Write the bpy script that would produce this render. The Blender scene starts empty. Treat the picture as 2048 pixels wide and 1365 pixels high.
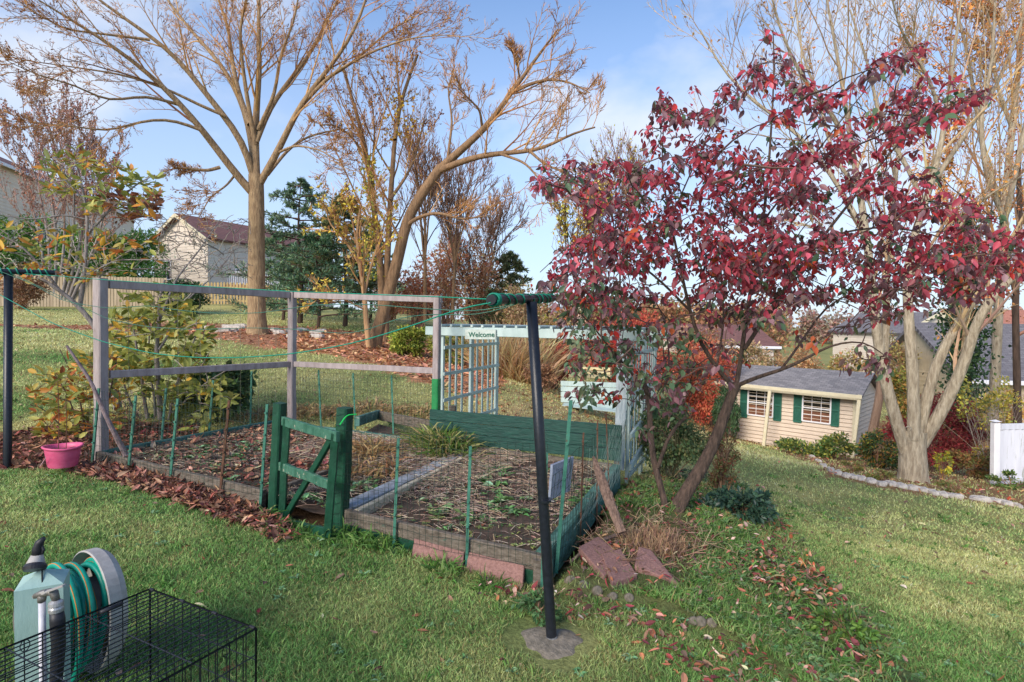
import bpy, math, random
import numpy as np
from mathutils import Vector, Matrix
rng = np.random.default_rng(7)
random.seed(7)
SC = bpy.context.scene
COL = SC.collection
A = np.array
# ------------------------------------------------------------------ camera
F = 1137.0
PITCH, ROLL = math.radians(2.0), math.radians(1.0)
CAM = A([0.0, 0.0, 1.7])
_f = A([0, math.cos(PITCH), -math.sin(PITCH)]); _r = A([1.0, 0, 0]); _u = A([0, math.sin(PITCH), math.cos(PITCH)])
CR = _r*math.cos(ROLL) + _u*math.sin(ROLL)
CU = _u*math.cos(ROLL) - _r*math.sin(ROLL)
cd = bpy.data.cameras.new('camera'); cam = bpy.data.objects.new('camera', cd); COL.objects.link(cam)
cd.sensor_width = 36; cd.lens = 36*F/2048; cd.clip_end = 3000; cd.clip_start = 0.05
m = Matrix.Identity(4)
for i in range(3):
    m[i][0] = CR[i]; m[i][1] = CU[i]; m[i][2] = -_f[i]; m[i][3] = CAM[i]
cam.matrix_world = m
SC.camera = cam
# ------------------------------------------------------------------ light
SUN_EL, SUN_AZ = math.radians(31), math.radians(215)      # azimuth clockwise from +Y (behind, to the left)
W = bpy.data.worlds.new('World'); SC.world = W; W.use_nodes = True
nt = W.node_tree; nt.nodes.clear()
N = nt.nodes.new; Lk = nt.links.new
sky = N('ShaderNodeTexSky'); sky.sky_type = 'NISHITA'; sky.sun_disc = False
sky.sun_elevation = SUN_EL; sky.sun_rotation = SUN_AZ; sky.air_density = 1.0; sky.dust_density = 0.3; sky.ozone_density = 3.0
tc = N('ShaderNodeTexCoord')
n1 = N('ShaderNodeTexNoise'); n1.inputs['Scale'].default_value = 4.2; n1.inputs['Detail'].default_value = 5; n1.inputs['Roughness'].default_value = 0.55
mp = N('ShaderNodeMapping'); mp.inputs['Scale'].default_value = (1, 1, 1.8)
Lk(tc.outputs['Generated'], mp.inputs['Vector']); Lk(mp.outputs['Vector'], n1.inputs['Vector'])
def mathn(op, a, b=None, clamp=False):
    x = N('ShaderNodeMath'); x.operation = op; x.use_clamp = clamp
    for i, v in enumerate((a, b)):
        if v is None: continue
        if isinstance(v, (int, float)): x.inputs[i].default_value = v
        else: Lk(v, x.inputs[i])
    return x.outputs[0]
def cloud_blob(px, py, size, stretch=1.0):
    d = _f + CR*(px-1024)/F + CU*(682.5-py)/F; d = d/np.linalg.norm(d)
    s = N('ShaderNodeVectorMath'); s.operation = 'SUBTRACT'; Lk(tc.outputs['Generated'], s.inputs[0]); s.inputs[1].default_value = tuple(d)
    q = N('ShaderNodeVectorMath'); q.operation = 'MULTIPLY'; Lk(s.outputs[0], q.inputs[0]); q.inputs[1].default_value = (1, 1, stretch)
    l = N('ShaderNodeVectorMath'); l.operation = 'LENGTH'; Lk(q.outputs[0], l.inputs[0])
    return mathn('SUBTRACT', 1.0, mathn('DIVIDE', l.outputs['Value'], size), True)
tot = None
for (px, py, sz, st) in ((1280, 240, .30, 2.0), (1420, 170, .28, 1.9), (1600, 100, .42, 1.8), (40, 130, .36, 1.5), (190, 20, .24, 2.2), (1120, 190, .16, 2.4), (1750, 330, .40, 2), (520, 0, .18, 2.4)):
    b = cloud_blob(px, py, sz, st); tot = b if tot is None else mathn('MAXIMUM', tot, b)
shape = mathn('MULTIPLY', mathn('SUBTRACT', mathn('ADD', mathn('MULTIPLY', tot, 0.62), mathn('MULTIPLY', n1.outputs['Fac'], 1.5)), 0.92), 1.5, True)
# pale band near the horizon
sep = N('ShaderNodeSeparateXYZ'); Lk(tc.outputs['Generated'], sep.inputs[0])
low = mathn('MULTIPLY', mathn('SUBTRACT', 1.0, mathn('DIVIDE', sep.outputs['Z'], 0.55), True), 0.45, True)
rest = mathn('MULTIPLY', mathn('SUBTRACT', n1.outputs['Fac'], 0.50), 0.7, True)
fac = mathn('MULTIPLY', mathn('MAXIMUM', shape, rest), 0.88)
tn = N('ShaderNodeMixRGB'); tn.blend_type = 'MULTIPLY'; tn.inputs['Fac'].default_value = 1; Lk(sky.outputs[0], tn.inputs['Color1']); tn.inputs['Color2'].default_value = (.93, 1.03, 1.12, 1)
m0 = N('ShaderNodeMixRGB'); Lk(mathn('MULTIPLY', low, 1.9, True), m0.inputs['Fac']); Lk(tn.outputs[0], m0.inputs['Color1']); m0.inputs['Color2'].default_value = (3.15, 3.65, 4.6, 1)
mx = N('ShaderNodeMixRGB'); Lk(fac, mx.inputs['Fac']); Lk(m0.outputs[0], mx.inputs['Color1']); mx.inputs['Color2'].default_value = (4.6, 4.75, 5.1, 1)
bg = N('ShaderNodeBackground'); bg.inputs['Strength'].default_value = 0.082; Lk(mx.outputs[0], bg.inputs['Color'])
wo = N('ShaderNodeOutputWorld'); Lk(bg.outputs[0], wo.inputs['Surface'])
sd = bpy.data.lights.new('sun', 'SUN'); sd.energy = 1.75; sd.angle = math.radians(32); sd.color = (1.0, 0.88, 0.74)
sun = bpy.data.objects.new('sun', sd); COL.objects.link(sun)
sdir = Vector((math.sin(SUN_AZ)*math.cos(SUN_EL), math.cos(SUN_AZ)*math.cos(SUN_EL), math.sin(SUN_EL)))
sun.rotation_euler = sdir.to_track_quat('Z', 'Y').to_euler()
SC.view_settings.view_transform = 'Standard'; SC.view_settings.look = 'None'; SC.view_settings.gamma = 1
SC.view_settings.exposure = 1.4
SC.render.engine = 'CYCLES'
# ------------------------------------------------------------------ projection helpers
def ray(px, py):
    return _f + CR*(px-1024)/F + CU*(682.5-py)/F
def P(px, py, Y):
    d = ray(px, py); return CAM + d*(Y/d[1])
def onplane(px, py, p0, n):
    d = ray(px, py); t = np.dot(A(p0)-CAM, n)/np.dot(d, n); return CAM + d*t
def proj(p):
    q = p - CAM; z = q@_f; z = np.where(z < .01, .01, z)
    return 1024 + F*(q@CR)/z, 682.5 - F*(q@CU)/z
def Zat(px, py, Y): return P(px, py, Y)[2]
# garden frame: origin = front right corner of the beds, u = along front board to the left, v = to the back
GO = A([0.20, 3.65]); GU = A([-0.913, 0.402]); GU = GU/np.linalg.norm(GU); GV = A([-GU[1]*-1, GU[0]*-1]); GV = A([0.403, 0.915]); GV = GV/np.linalg.norm(GV)
def bil(u, v, c00, cu, cv, cuv):
    a = u/4.6; b = v/2.15
    return c00*(1-a)*(1-b) + cu*a*(1-b) + cv*(1-a)*b + cuv*a*b
def gtop(u, v): return bil(u, v, .19, .36, .30, .33)
def G(u, v, z):
    q = GO + GU*u + GV*v; return A([q[0], q[1], z])
def uvof(x, y):
    dx = x-GO[0]; dy = y-GO[1]
    det = GU[0]*GV[1]-GU[1]*GV[0]
    return (dx*GV[1]-dy*GV[0])/det, (GU[0]*dy-GU[1]*dx)/det
FN = A([GV[0], GV[1], 0.0]); SN = A([GU[0], GU[1], 0.0])
def onfront(px, py, v=0): return onplane(px, py, G(0, v, 0), FN)
def onside(px, py, u=0): return onplane(px, py, G(u, 0, 0), SN)
# ------------------------------------------------------------------ terrain height
cps = []
def cp(px, py, Y): cps.append(P(px, py, Y))
def cz(x, y, z): cps.append(A([x, y, z]))
for a in ((1103,1285,3.0),(1024,1365,2.68),(15,935,5.3),(515,668,16),(755,695,15),(820,715,14),(1000,762,12),(1190,822,11.5),
          (1470,875,19.5),(1705,912,17),(1825,962,10.5),(2000,970,11.5),(100,652,20),(480,655,20),(150,616,28),(480,611,28),(-200,610,28),(300,612,29),(0,860,6.5),(300,740,10.5),
          (1340,1030,5.06),(1600,1000,7.6),(1450,900,12.4),(900,770,10.5),(1500,1150,4.2),(1780,770,36),(640,655,20),(1000,690,22),(1250,720,26),
          (1900,1150,5.0),(200,650,21)): cp(*a)
for u in (0, 2.3, 4.6):
    for v in (0, 1.1, 2.15):
        q = G(u, v, 0); cz(q[0], q[1], bil(u, v, 0, .26, 0, .25))
for a in ((0,0,0),(-3,1.5,.08),(-6,3,.3),(3,2,-.12),(5,1,-.5),(-3,0,0.02),(3,0,-.1),(0,-8,0),(-12,0,.5),(12,0,-1.3),(-30,20,2.2),(30,20,-3),(-10,7,.6),
          (0,60,1.2),(-40,60,3.2),(40,60,-3.5),(0,150,1.5),(-120,120,4),(120,120,-4),(-30,-40,0),(30,-40,-2),(18,17,-2.4),(-15,40,2.6),(5,9,-.65)): cz(*a)
cps = A(cps)
def _phi(r2): return np.sqrt(r2+1.2**2)
def _solve():
    x = cps[:, :2]; n = len(x)
    K = -_phi(((x[:, None]-x[None])**2).sum(-1)) - 0.0
    K += np.eye(n)*-0.02*0
    M_ = np.zeros((n+1, n+1)); M_[:n, :n] = K + np.eye(n)*0.03; M_[:n, n] = 1; M_[n, :n] = 1
    return np.linalg.solve(M_, np.append(cps[:, 2], 0))
_w = _solve()
def hz(x, y):
    x = np.asarray(x, float); y = np.asarray(y, float); sh = x.shape; x = x.ravel(); y = y.ravel(); o = np.zeros(len(x))
    for i in range(0, len(x), 20000):
        s = slice(i, i+20000)
        d = (x[s, None]-cps[None, :, 0])**2 + (y[s, None]-cps[None, :, 1])**2
        o[s] = -_phi(d)@_w[:-1] + _w[-1]
    return o.reshape(sh)
def h1(x, y): return float(hz(A([x]), A([y]))[0])
def gp(px, py):
    d = ray(px, py); t = np.concatenate([np.arange(1.0, 30, .05), np.arange(30, 300, .5)])
    p = CAM + d*t[:, None]; z = p[:, 2]-hz(p[:, 0], p[:, 1]); k = np.argmax(z < 0)
    if k == 0: k = len(t)-1
    return A([p[k, 0], p[k, 1], h1(p[k, 0], p[k, 1])])
def atY(px, Y):
    p = P(px, 700, Y); return A([p[0], p[1], h1(p[0], p[1])])
# ------------------------------------------------------------------ value noise in numpy
_tab = rng.random((64, 64))
def vn(x, y, s=1.0):
    x = np.asarray(x)*s; y = np.asarray(y)*s; xi = np.floor(x).astype(int); yi = np.floor(y).astype(int); fx = x-xi; fy = y-yi
    fx = fx*fx*(3-2*fx); fy = fy*fy*(3-2*fy)
    g = lambda a, b: _tab[a % 64, b % 64]
    return (g(xi, yi)*(1-fx)+g(xi+1, yi)*fx)*(1-fy)+(g(xi, yi+1)*(1-fx)+g(xi+1, yi+1)*fx)*fy
def fb(x, y, s=1.0): return (vn(x, y, s)*.55+vn(x, y, s*2.3)*.3+vn(x, y, s*5.1)*.15)
def inpoly(x, y, poly):
    poly = A(poly); ins = np.zeros(np.shape(x), bool); j = len(poly)-1
    for i in range(len(poly)):
        xi, yi = poly[i][:2]; xj, yj = poly[j][:2]
        c = ((yi > y) != (yj > y)) & (x < (xj-xi)*(y-yi)/(yj-yi+1e-12)+xi); ins ^= c; j = i
    return ins
# ------------------------------------------------------------------ colours / materials
def s(r, g=None, b=None):
    if g is None: g = b = r
    f = lambda c: ((c/255+.055)/1.055)**2.4 if c > 10 else c/255/12.92
    return A([f(r), f(g), f(b)])
MATS = {}
def mat(name, c1, c2=None, scale=6, stretch=(1, 1, 1), rough=.8, bump=.3, metal=0, detail=6, c3=None, c3t=.62, spec=.4, dist=.02):
    if name in MATS: return MATS[name]
    M_ = bpy.data.materials.new(name); M_.use_nodes = True; t = M_.node_tree; t.nodes.clear(); n = t.nodes.new; l = t.links.new
    out = n('ShaderNodeOutputMaterial'); b = n('ShaderNodeBsdfPrincipled'); l(b.outputs[0], out.inputs[0])
    b.inputs['Roughness'].default_value = rough; b.inputs['Metallic'].default_value = metal; b.inputs['Specular IOR Level'].default_value = spec
    tc = n('ShaderNodeTexCoord'); mp = n('ShaderNodeMapping'); mp.inputs['Scale'].default_value = stretch; l(tc.outputs['Object'], mp.inputs[0])
    no = n('ShaderNodeTexNoise'); no.inputs['Scale'].default_value = scale; no.inputs['Detail'].default_value = detail; no.inputs['Roughness'].default_value = .65; l(mp.outputs[0], no.inputs['Vector'])
    c2 = c1*.6 if c2 is None else c2
    cr = n('ShaderNodeValToRGB'); cr.color_ramp.elements[0].position = .33; cr.color_ramp.elements[1].position = .67
    cr.color_ramp.elements[0].color = (*c2, 1); cr.color_ramp.elements[1].color = (*c1, 1); l(no.outputs['Fac'], cr.inputs[0])
    colr = cr.outputs[0]
    if c3 is not None:
        n2 = n('ShaderNodeTexNoise'); n2.inputs['Scale'].default_value = scale*.55; n2.inputs['Detail'].default_value = 9; n2.inputs['Roughness'].default_value = .75; l(mp.outputs[0], n2.inputs['Vector'])
        r2 = n('ShaderNodeValToRGB'); r2.color_ramp.elements[0].position = c3t; r2.color_ramp.elements[1].position = c3t+.05; l(n2.outputs['Fac'], r2.inputs[0])
        mm = n('ShaderNodeMixRGB'); l(r2.outputs[0], mm.inputs[0]); l(colr, mm.inputs[1]); mm.inputs[2].default_value = (*c3, 1); colr = mm.outputs[0]
    l(colr, b.inputs['Base Color'])
    if bump:
        bp = n('ShaderNodeBump'); bp.inputs['Strength'].default_value = bump; bp.inputs['Distance'].default_value = dist; l(no.outputs['Fac'], bp.inputs['Height']); l(bp.outputs[0], b.inputs['Normal'])
    MATS[name] = M_; return M_
def vmat(name, rough=.6, trans=.25, nscale=0, amp=.25, bump=0, spec=.35):
    if name in MATS: return MATS[name]
    M_ = bpy.data.materials.new(name); M_.use_nodes = True; t = M_.node_tree; t.nodes.clear(); n = t.nodes.new; l = t.links.new
    out = n('ShaderNodeOutputMaterial'); b = n('ShaderNodeBsdfPrincipled'); b.inputs['Roughness'].default_value = rough; b.inputs['Specular IOR Level'].default_value = spec
    at = n('ShaderNodeAttribute'); at.attribute_name = 'col'; c = at.outputs['Color']
    if nscale:
        tc = n('ShaderNodeTexCoord'); no = n('ShaderNodeTexNoise'); no.inputs['Scale'].default_value = nscale; no.inputs['Detail'].default_value = 8; no.inputs['Roughness'].default_value = .7; l(tc.outputs['Object'], no.inputs['Vector'])
        mr = n('ShaderNodeMapRange'); mr.inputs[1].default_value = .3; mr.inputs[2].default_value = .7; mr.inputs[3].default_value = 1-amp; mr.inputs[4].default_value = 1+amp; l(no.outputs['Fac'], mr.inputs[0])
        vm = n('ShaderNodeVectorMath'); vm.operation = 'SCALE'; l(c, vm.inputs[0]); l(mr.outputs[0], vm.inputs['Scale']); c = vm.outputs[0]
        if bump:
            bp = n('ShaderNodeBump'); bp.inputs['Strength'].default_value = bump; bp.inputs['Distance'].default_value = .03; l(no.outputs['Fac'], bp.inputs['Height']); l(bp.outputs[0], b.inputs['Normal'])
    l(c, b.inputs['Base Color'])
    if trans:
        tr = n('ShaderNodeBsdfTranslucent'); l(c, tr.inputs[0]); mx = n('ShaderNodeMixShader'); mx.inputs[0].default_value = trans; l(b.outputs[0], mx.inputs[1]); l(tr.outputs[0], mx.inputs[2]); l(mx.outputs[0], out.inputs[0])
    else: l(b.outputs[0], out.inputs[0])
    MATS[name] = M_; return M_
# ------------------------------------------------------------------ geometry accumulator
def norm(v): return v/np.maximum(np.linalg.norm(v, axis=-1, keepdims=True), 1e-9)
class Geo:
    def __init__(g): g.V = []; g.F = []; g.C = []; g.n = 0; g.hascol = False
    def add(g, V, Fs, col=None):
        V = np.asarray(V, float).reshape(-1, 3)
        g.V.append(V)
        for f in Fs: g.F.append(np.asarray(f, int)+g.n)
        if col is None: col = np.ones((len(V), 3))
        else:
            g.hascol = True; col = np.broadcast_to(np.asarray(col, float), (len(V), 3))
        g.C.append(col); g.n += len(V); return g
    def box(g, c, size, ax=None, col=None):
        c = A(c, float); hx, hy, hz_ = A(size)/2
        ax = np.eye(3) if ax is None else A(ax, float)
        k = A([[-1,-1,-1],[1,-1,-1],[1,1,-1],[-1,1,-1],[-1,-1,1],[1,-1,1],[1,1,1],[-1,1,1]])*A([hx, hy, hz_])
        return g.add(c+k@ax, [[[0,3,2,1],[4,5,6,7],[0,1,5,4],[1,2,6,5],[2,3,7,6],[3,0,4,7]]], col)
    def beam(g, p0, p1, w, h, up=(0, 0, 1), col=None, seg=1, wob=0):
        p0 = A(p0, float); p1 = A(p1, float); d = p1-p0; L = np.linalg.norm(d); x = d/L
        y = np.cross(up, x); y = y/np.linalg.norm(y); z = np.cross(x, y)
        # bevelled cross-section swept with slight wobble
        b = min(w, h)*.12
        cs = [(-w/2+b, -h/2), (w/2-b, -h/2), (w/2, -h/2+b), (w/2, h/2-b), (w/2-b, h/2), (-w/2+b, h/2), (-w/2, h/2-b), (-w/2, -h/2+b)]
        V = []; n = max(1, seg)
        for i in range(n+1):
            o = A([0., 0, 0])
            if wob and 0 < i < n: o = y*rng.normal(0, wob)+z*rng.normal(0, wob)
            for (a, c) in cs: V.append(p0+d*i/n+y*a+z*c+o)
        q = [[i*8+j, i*8+(j+1) % 8, (i+1)*8+(j+1) % 8, (i+1)*8+j] for i in range(n) for j in range(8)]
        return g.add(V, [q, [list(range(7, -1, -1))], [[n*8+j for j in range(8)]]], col)
    def tubes(g, Pt, R, sides=5, col=None, cap=False):
        Pt = np.asarray(Pt, float); R = np.asarray(R, float)
        if Pt.ndim == 2: Pt = Pt[None]; R = R[None]
        R = np.broadcast_to(R, Pt.shape[:2]); m_, n, _ = Pt.shape
        T = norm(np.gradient(Pt, axis=1)); ref = np.zeros_like(T)
        mt = norm(Pt[:, -1]-Pt[:, 0]); pick = np.abs(mt[:, 2]) < .8
        ref[pick] = (0, 0, 1); ref[~pick] = (1, 0, 0)
        X = norm(np.cross(T, ref)); Y = np.cross(T, X)
        a = np.arange(sides)*2*math.pi/sides
        V = Pt[:, :, None] + R[:, :, None, None]*(X[:, :, None]*np.cos(a)[:, None]+Y[:, :, None]*np.sin(a)[:, None])
        base = (np.arange(m_)[:, None, None]*n+np.arange(n-1)[None, :, None])*sides
        j = np.arange(sides)[None, None]; j2 = (j+1) % sides
        q = np.stack([base+j, base+j2, base+sides+j2, base+sides+j], -1).reshape(-1, 4)
        Fs = [q]
        if cap:
            for k in range(m_):
                Fs.append([[k*n*sides+i for i in range(sides)][::-1]]); Fs.append([[(k*n+n-1)*sides+i for i in range(sides)]])
        if col is not None:
            col = np.asarray(col, float)
            if col.ndim == 2: col = np.repeat(col, n*sides, axis=0)
        return g.add(V.reshape(-1, 3), Fs, col)
    def leaves(g, pos, axis, nrm, L, Wd, col, kind='full', droop=.2):
        m_ = len(pos); axis = norm(axis); sd_ = norm(np.cross(nrm, axis)); nn = np.cross(axis, sd_)
        L = np.broadcast_to(L, (m_,)); Wd = np.broadcast_to(Wd, (m_,))
        if kind == 'full':
            xs = (.14, .38, .64, .86); ws = (.30, .50, .40, .15); f = lambda x: -droop*x*x; T = [[0,0,0]]+[[x,0,f(x)-.05] for x in xs]+[[1,0,f(1)]]+[[x,w,f(x)+.03] for x, w in zip(xs, ws)]+[[x,-w,f(x)+.03] for x, w in zip(xs, ws)]; T = A(T)
            quads = A([[6,7,2,1],[7,8,3,2],[8,9,4,3],[1,2,11,10],[2,3,12,11],[3,4,13,12]]); tris = A([[0,6,1],[0,1,10],[9,5,4],[4,5,13]])
        elif kind == 'ell':
            T = A([[0,0,0],[.25,.42,.06],[.65,.45,.0],[1,0,-droop],[.65,-.45,.0],[.25,-.42,.06],[.5,0,-.07]])
            quads = A([[0,1,2,6],[6,2,3,4][:4]]); quads = A([[0,1,2,6],[0,6,4,5]]); tris = A([[6,2,3],[6,3,4]])
        elif kind == 'quad':
            T = A([[0,0,0],[.45,.5,.08],[1,0,-droop],[.45,-.5,.08]]); quads = A([[0,1,2,3]]); tris = None
        elif kind == 'blade':
            T = A([[0,-.5,0],[0,.5,0],[.55,.4,.04],[.55,-.4,.04],[1,0,-droop]]); quads = A([[0,1,2,3]]); tris = A([[3,2,4]])
        k = len(T)
        V = pos[:, None]+axis[:, None]*(T[:, 0]*1.0)[None, :, None]*L[:, None, None]+sd_[:, None]*T[:, 1][None, :, None]*Wd[:, None, None]+nn[:, None]*T[:, 2][None, :, None]*L[:, None, None]
        off = (np.arange(m_)*k)[:, None, None]
        Fs = [(off+quads[None]).reshape(-1, 4)]
        if tris is not None: Fs.append((off+tris[None]).reshape(-1, 3))
        col = np.broadcast_to(np.asarray(col, float), (m_, 3))
        return g.add(V.reshape(-1, 3), Fs, np.repeat(col, k, axis=0))
    def mesh(g, name, m_, origin=(0, 0, 0), smooth=False):
        V = np.concatenate(g.V)-A(origin); me = bpy.data.meshes.new(name)
        me.vertices.add(len(V)); me.vertices.foreach_set('co', V.astype(np.float32).ravel())
        idx = []; cnt = []
        for f in g.F:
            f = f.reshape(len(f), -1); idx.append(f.ravel()); cnt.append(np.full(len(f), f.shape[1]))
        idx = np.concatenate(idx); cnt = np.concatenate(cnt); st = np.concatenate([[0], np.cumsum(cnt)[:-1]])
        me.loops.add(len(idx)); me.loops.foreach_set('vertex_index', idx.astype(np.int32))
        me.polygons.add(len(cnt)); me.polygons.foreach_set('loop_start', st.astype(np.int32)); me.polygons.foreach_set('loop_total', cnt.astype(np.int32))
        me.update(calc_edges=True)
        if g.hascol:
            at = me.color_attributes.new('col', 'FLOAT_COLOR', 'POINT'); C = np.ones((len(V), 4), np.float32); C[:, :3] = np.concatenate(g.C); at.data.foreach_set('color', C.ravel())
        me.polygons.foreach_set('use_smooth', np.full(len(cnt), bool(smooth)))
        me.materials.append(m_); return me
def tagit(o, label=None, cat=None, group=None, kind=None):
    if label: o['label'] = label
    if cat: o['category'] = cat
    if group: o['group'] = group
    if kind: o['kind'] = kind
class Thing:
    def __init__(t, name, label, cat, loc, group=None):
        t.loc = A(loc, float); t.o = bpy.data.objects.new(name, None); COL.objects.link(t.o); t.o.location = t.loc; t.o.empty_display_size = .1
        tagit(t.o, label, cat, group)
    def part(t, name, geo, m_, parent=None, label=None, smooth=False, kind=None):
        o = bpy.data.objects.new(name, geo.mesh(name, m_, t.loc, smooth)); COL.objects.link(o); o.parent = parent or t.o
        if label: o['label'] = label
        if kind: o['kind'] = kind
        return o
def solid(name, geo, m_, label, cat, loc, group=None, smooth=False, kind=None):
    o = bpy.data.objects.new(name, geo.mesh(name, m_, loc, smooth)); COL.objects.link(o); o.location = loc; tagit(o, label, cat, group, kind); return o
def struct(name, geo, m_, smooth=True):
    o = bpy.data.objects.new(name, geo.mesh(name, m_, (0, 0, 0), smooth)); COL.objects.link(o); o['kind'] = 'structure'; return o
def resamp(pts, n):
    pts = A(pts, float); d = np.r_[0, np.cumsum(np.linalg.norm(np.diff(pts, axis=0), axis=1))]; t = np.linspace(0, d[-1], n)
    # Catmull-like smoothing: linear resample then smooth
    q = np.stack([np.interp(t, d, pts[:, i]) for i in range(pts.shape[1])], 1)
    for _ in range(2): q[1:-1] = q[1:-1]*.5+(q[:-2]+q[2:])*.25
    return q
def pick(cols, n, w=None, jit=.18):
    c = A(cols)[rng.choice(len(cols), n, p=w)]
    return np.clip(c*(1+rng.normal(0, jit, (n, 1)))*(1+rng.normal(0, jit*.4, (n, 3))), .004, .9)
def rdir(n): return norm(rng.normal(size=(n, 3)))
def spawn(Pt, R, k, t0, t1, ang, lf, up=.2, n=5, wig=.08, rf=.55, rmin=.004, lmin=.1, flat=0, taper=.25):
    """children on every parent polyline"""
    m_, n0, _ = Pt.shape
    L = np.linalg.norm(np.diff(Pt, axis=1), axis=2).sum(1)
    pi = np.repeat(np.arange(m_), k); t = t0+(t1-t0)*((np.tile(np.arange(k), m_)+rng.random(m_*k))/k)
    x = t*(n0-1); i0 = np.minimum(x.astype(int), n0-2); fr = (x-i0)[:, None]
    s0 = Pt[pi, i0]*(1-fr)+Pt[pi, i0+1]*fr; tg = norm(Pt[pi, i0+1]-Pt[pi, i0]); r0 = (R[pi, i0]*(1-fr[:, 0])+R[pi, i0+1]*fr[:, 0])*rf
    perp = norm(np.cross(tg, rdir(len(pi))))
    a = np.radians(ang*(.7+.6*rng.random(len(pi))))[:, None]
    d = tg*np.cos(a)+perp*np.sin(a); d[:, 2] += up; d[:, 2] *= (1-flat); d = norm(d)
    Ln = np.maximum(L[pi]*lf*(1.15-.55*t)*(.65+.7*rng.random(len(pi))), lmin)
    seg = Ln/(n-1); out = np.zeros((len(pi), n, 3)); out[:, 0] = s0; cur = d
    for i in range(1, n):
        cur = cur+rng.normal(0, wig, cur.shape); cur[:, 2] += up*.25; cur = norm(cur); out[:, i] = out[:, i-1]+cur*seg[:, None]
    r0 = np.maximum(r0, rmin); RR = r0[:, None]*np.linspace(1, taper, n)[None]; RR = np.maximum(RR, rmin*.7)
    return out, RR
# ================================================================== GROUND
def gpoly(pts): return A([gp(*p)[:2] for p in pts])
Z_MULCH = gpoly([(-300,668),(0,652),(200,662),(400,676),(500,694),(620,706),(720,720),(790,735),(870,770),(920,800),(1000,795),(1010,740),(1000,712),(900,690),(820,676),(700,664),(560,652),(300,644),(-300,640)])
Z_PINE = gpoly([(560,700),(700,718),(900,790),(1000,790),(1000,730),(820,690),(640,666),(560,664)])
Z_DRY = gpoly([(880,830),(900,800),(1010,770),(1120,775),(1260,790),(1420,860),(1330,905),(1240,900),(1080,860)])
Z_LEFT = gpoly([(-400,880),(0,868),(110,855),(240,842),(330,850),(400,850),(420,870),(330,900),(230,925),(420,985),(560,1045),(560,1085),(470,1050),(330,1000),(230,955),(130,944),(0,946),(-400,960)])
Z_MOUND = gpoly([(1130,1190),(1300,1215),(1400,1250),(1540,1325),(1640,1400),(1850,1400),(1760,1290),(1640,1150),(1560,1040),(1500,985),(1400,950),(1290,960),(1240,1000),(1150,1110)])
Z_RBED = gpoly([(1400,880),(1450,876),(1560,905),(1610,925),(1660,955),(1740,972),(1830,990),(1920,1000),(2048,1022),(2500,1080),(2600,880),(2048,870),(1900,850),(1760,840),(1600,880)])
Z_HEAP = gpoly([(1120,1190),(1150,1120),(1190,1060),(1250,1030),(1390,1050),(1410,1140),(1370,1205),(1280,1205),(1200,1200)])
Z_SHEDE = gpoly([(1300,830),(1400,860),(1450,873),(1560,898),(1640,925),(1640,905),(1450,862),(1350,800)])
G_IN = [uv for uv in ((-.1,-.06),(4.75,-.06),(4.75,2.3),(-.1,2.3))]
def soft(x, y, poly, j=.25):
    n = j*(vn(x, y, 1.7)-.5)*2+j*.5*(vn(x+9, y, 5.1)-.5)
    sc = 1+0*np.asarray(x)
    return inpoly(x+n*sc, y+n*.7, poly)
C_GRN = s(100,116,70); C_GRN2 = s(92,118,52); C_YEL = s(190,180,118); C_TAN = s(176,152,108); C_SOIL = s(92,72,54); C_MUL = s(164,120,92); C_PINE = s(184,134,98)
def lawn_yellow(x, y):
    r = np.hypot(x, y)
    b = np.clip((r-4.0)/6.5, 0, .72)
    b = np.where((x < -6) & (y < 12), b*.55, b)
    return np.clip(b+(fb(x, y, .55)-.5)*1.2+(fb(x+30, y, 2.2)-.5)*.7, 0, 1)
def ground_col(x, y):
    yl = lawn_yellow(x, y)[:, None]; c = C_GRN*(1-yl)+C_YEL*yl
    g2 = np.clip(fb(x+5, y+8, 1.3)*1.2-.2, 0, 1)[:, None]; c = c*(1-.25*g2)+C_GRN2*.25*g2
    def mixin(mask, col, k=1.0):
        m_ = mask[:, None]*k; return c*(1-m_)+col*m_
    v = (.75+.5*fb(x, y, 6))[:, None]
    c = mixin(soft(x, y, Z_MULCH, .5), C_MUL*v); c = mixin(soft(x, y, Z_PINE, .6), C_PINE*v)
    c = mixin(soft(x, y, Z_DRY, .5)*np.clip(fb(x, y, 2)*1.6-.1, 0, 1), C_TAN*v); c = mixin(soft(x, y, Z_LEFT, .18), C_SOIL*v)
    c = mixin(soft(x, y, Z_MOUND, .15)*.7, s(96,98,64)*v); c = mixin(soft(x, y, Z_RBED, .25)*.9, s(150,112,78)*v); c = mixin(soft(x, y, Z_SHEDE, .2), C_MUL*v)
    far = (np.hypot(x, y) > 34)
    c = mixin(far*.6, s(120,120,72)*v)
    u_, v_ = uvof(x, y); ing = (u_ > -.05) & (u_ < 4.7) & (v_ > 0) & (v_ < 2.25)
    c = mixin(ing*1.0, C_SOIL*.8)
    return c
def axis_grid(lo, hi, c, fine):
    out = [c]; p = c; d = fine
    while p < hi: d = max(fine, abs(p-c)*.035); p += d; out.append(p)
    p = c
    while p > lo: d = max(fine, abs(p-c)*.035); p -= d; out.insert(0, p)
    return A(out)
gx = axis_grid(-600, 600, 0, .07); gy = axis_grid(-60, 1200, 4.0, .07)
X, Y = np.meshgrid(gx, gy); xf = X.ravel(); yf = Y.ravel()
zf = hz(xf, yf)
def micro(x, y):
    r = np.hypot(x, y); k = np.clip(1-r/30, .0, 1)
    m_ = inpoly(x, y, Z_MOUND)*.10*fb(x, y, 1.6)
    return (fb(x, y, 1.1)-.5)*.05*k+(fb(x+3, y, 7)-.5)*.018*k+m_
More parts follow.
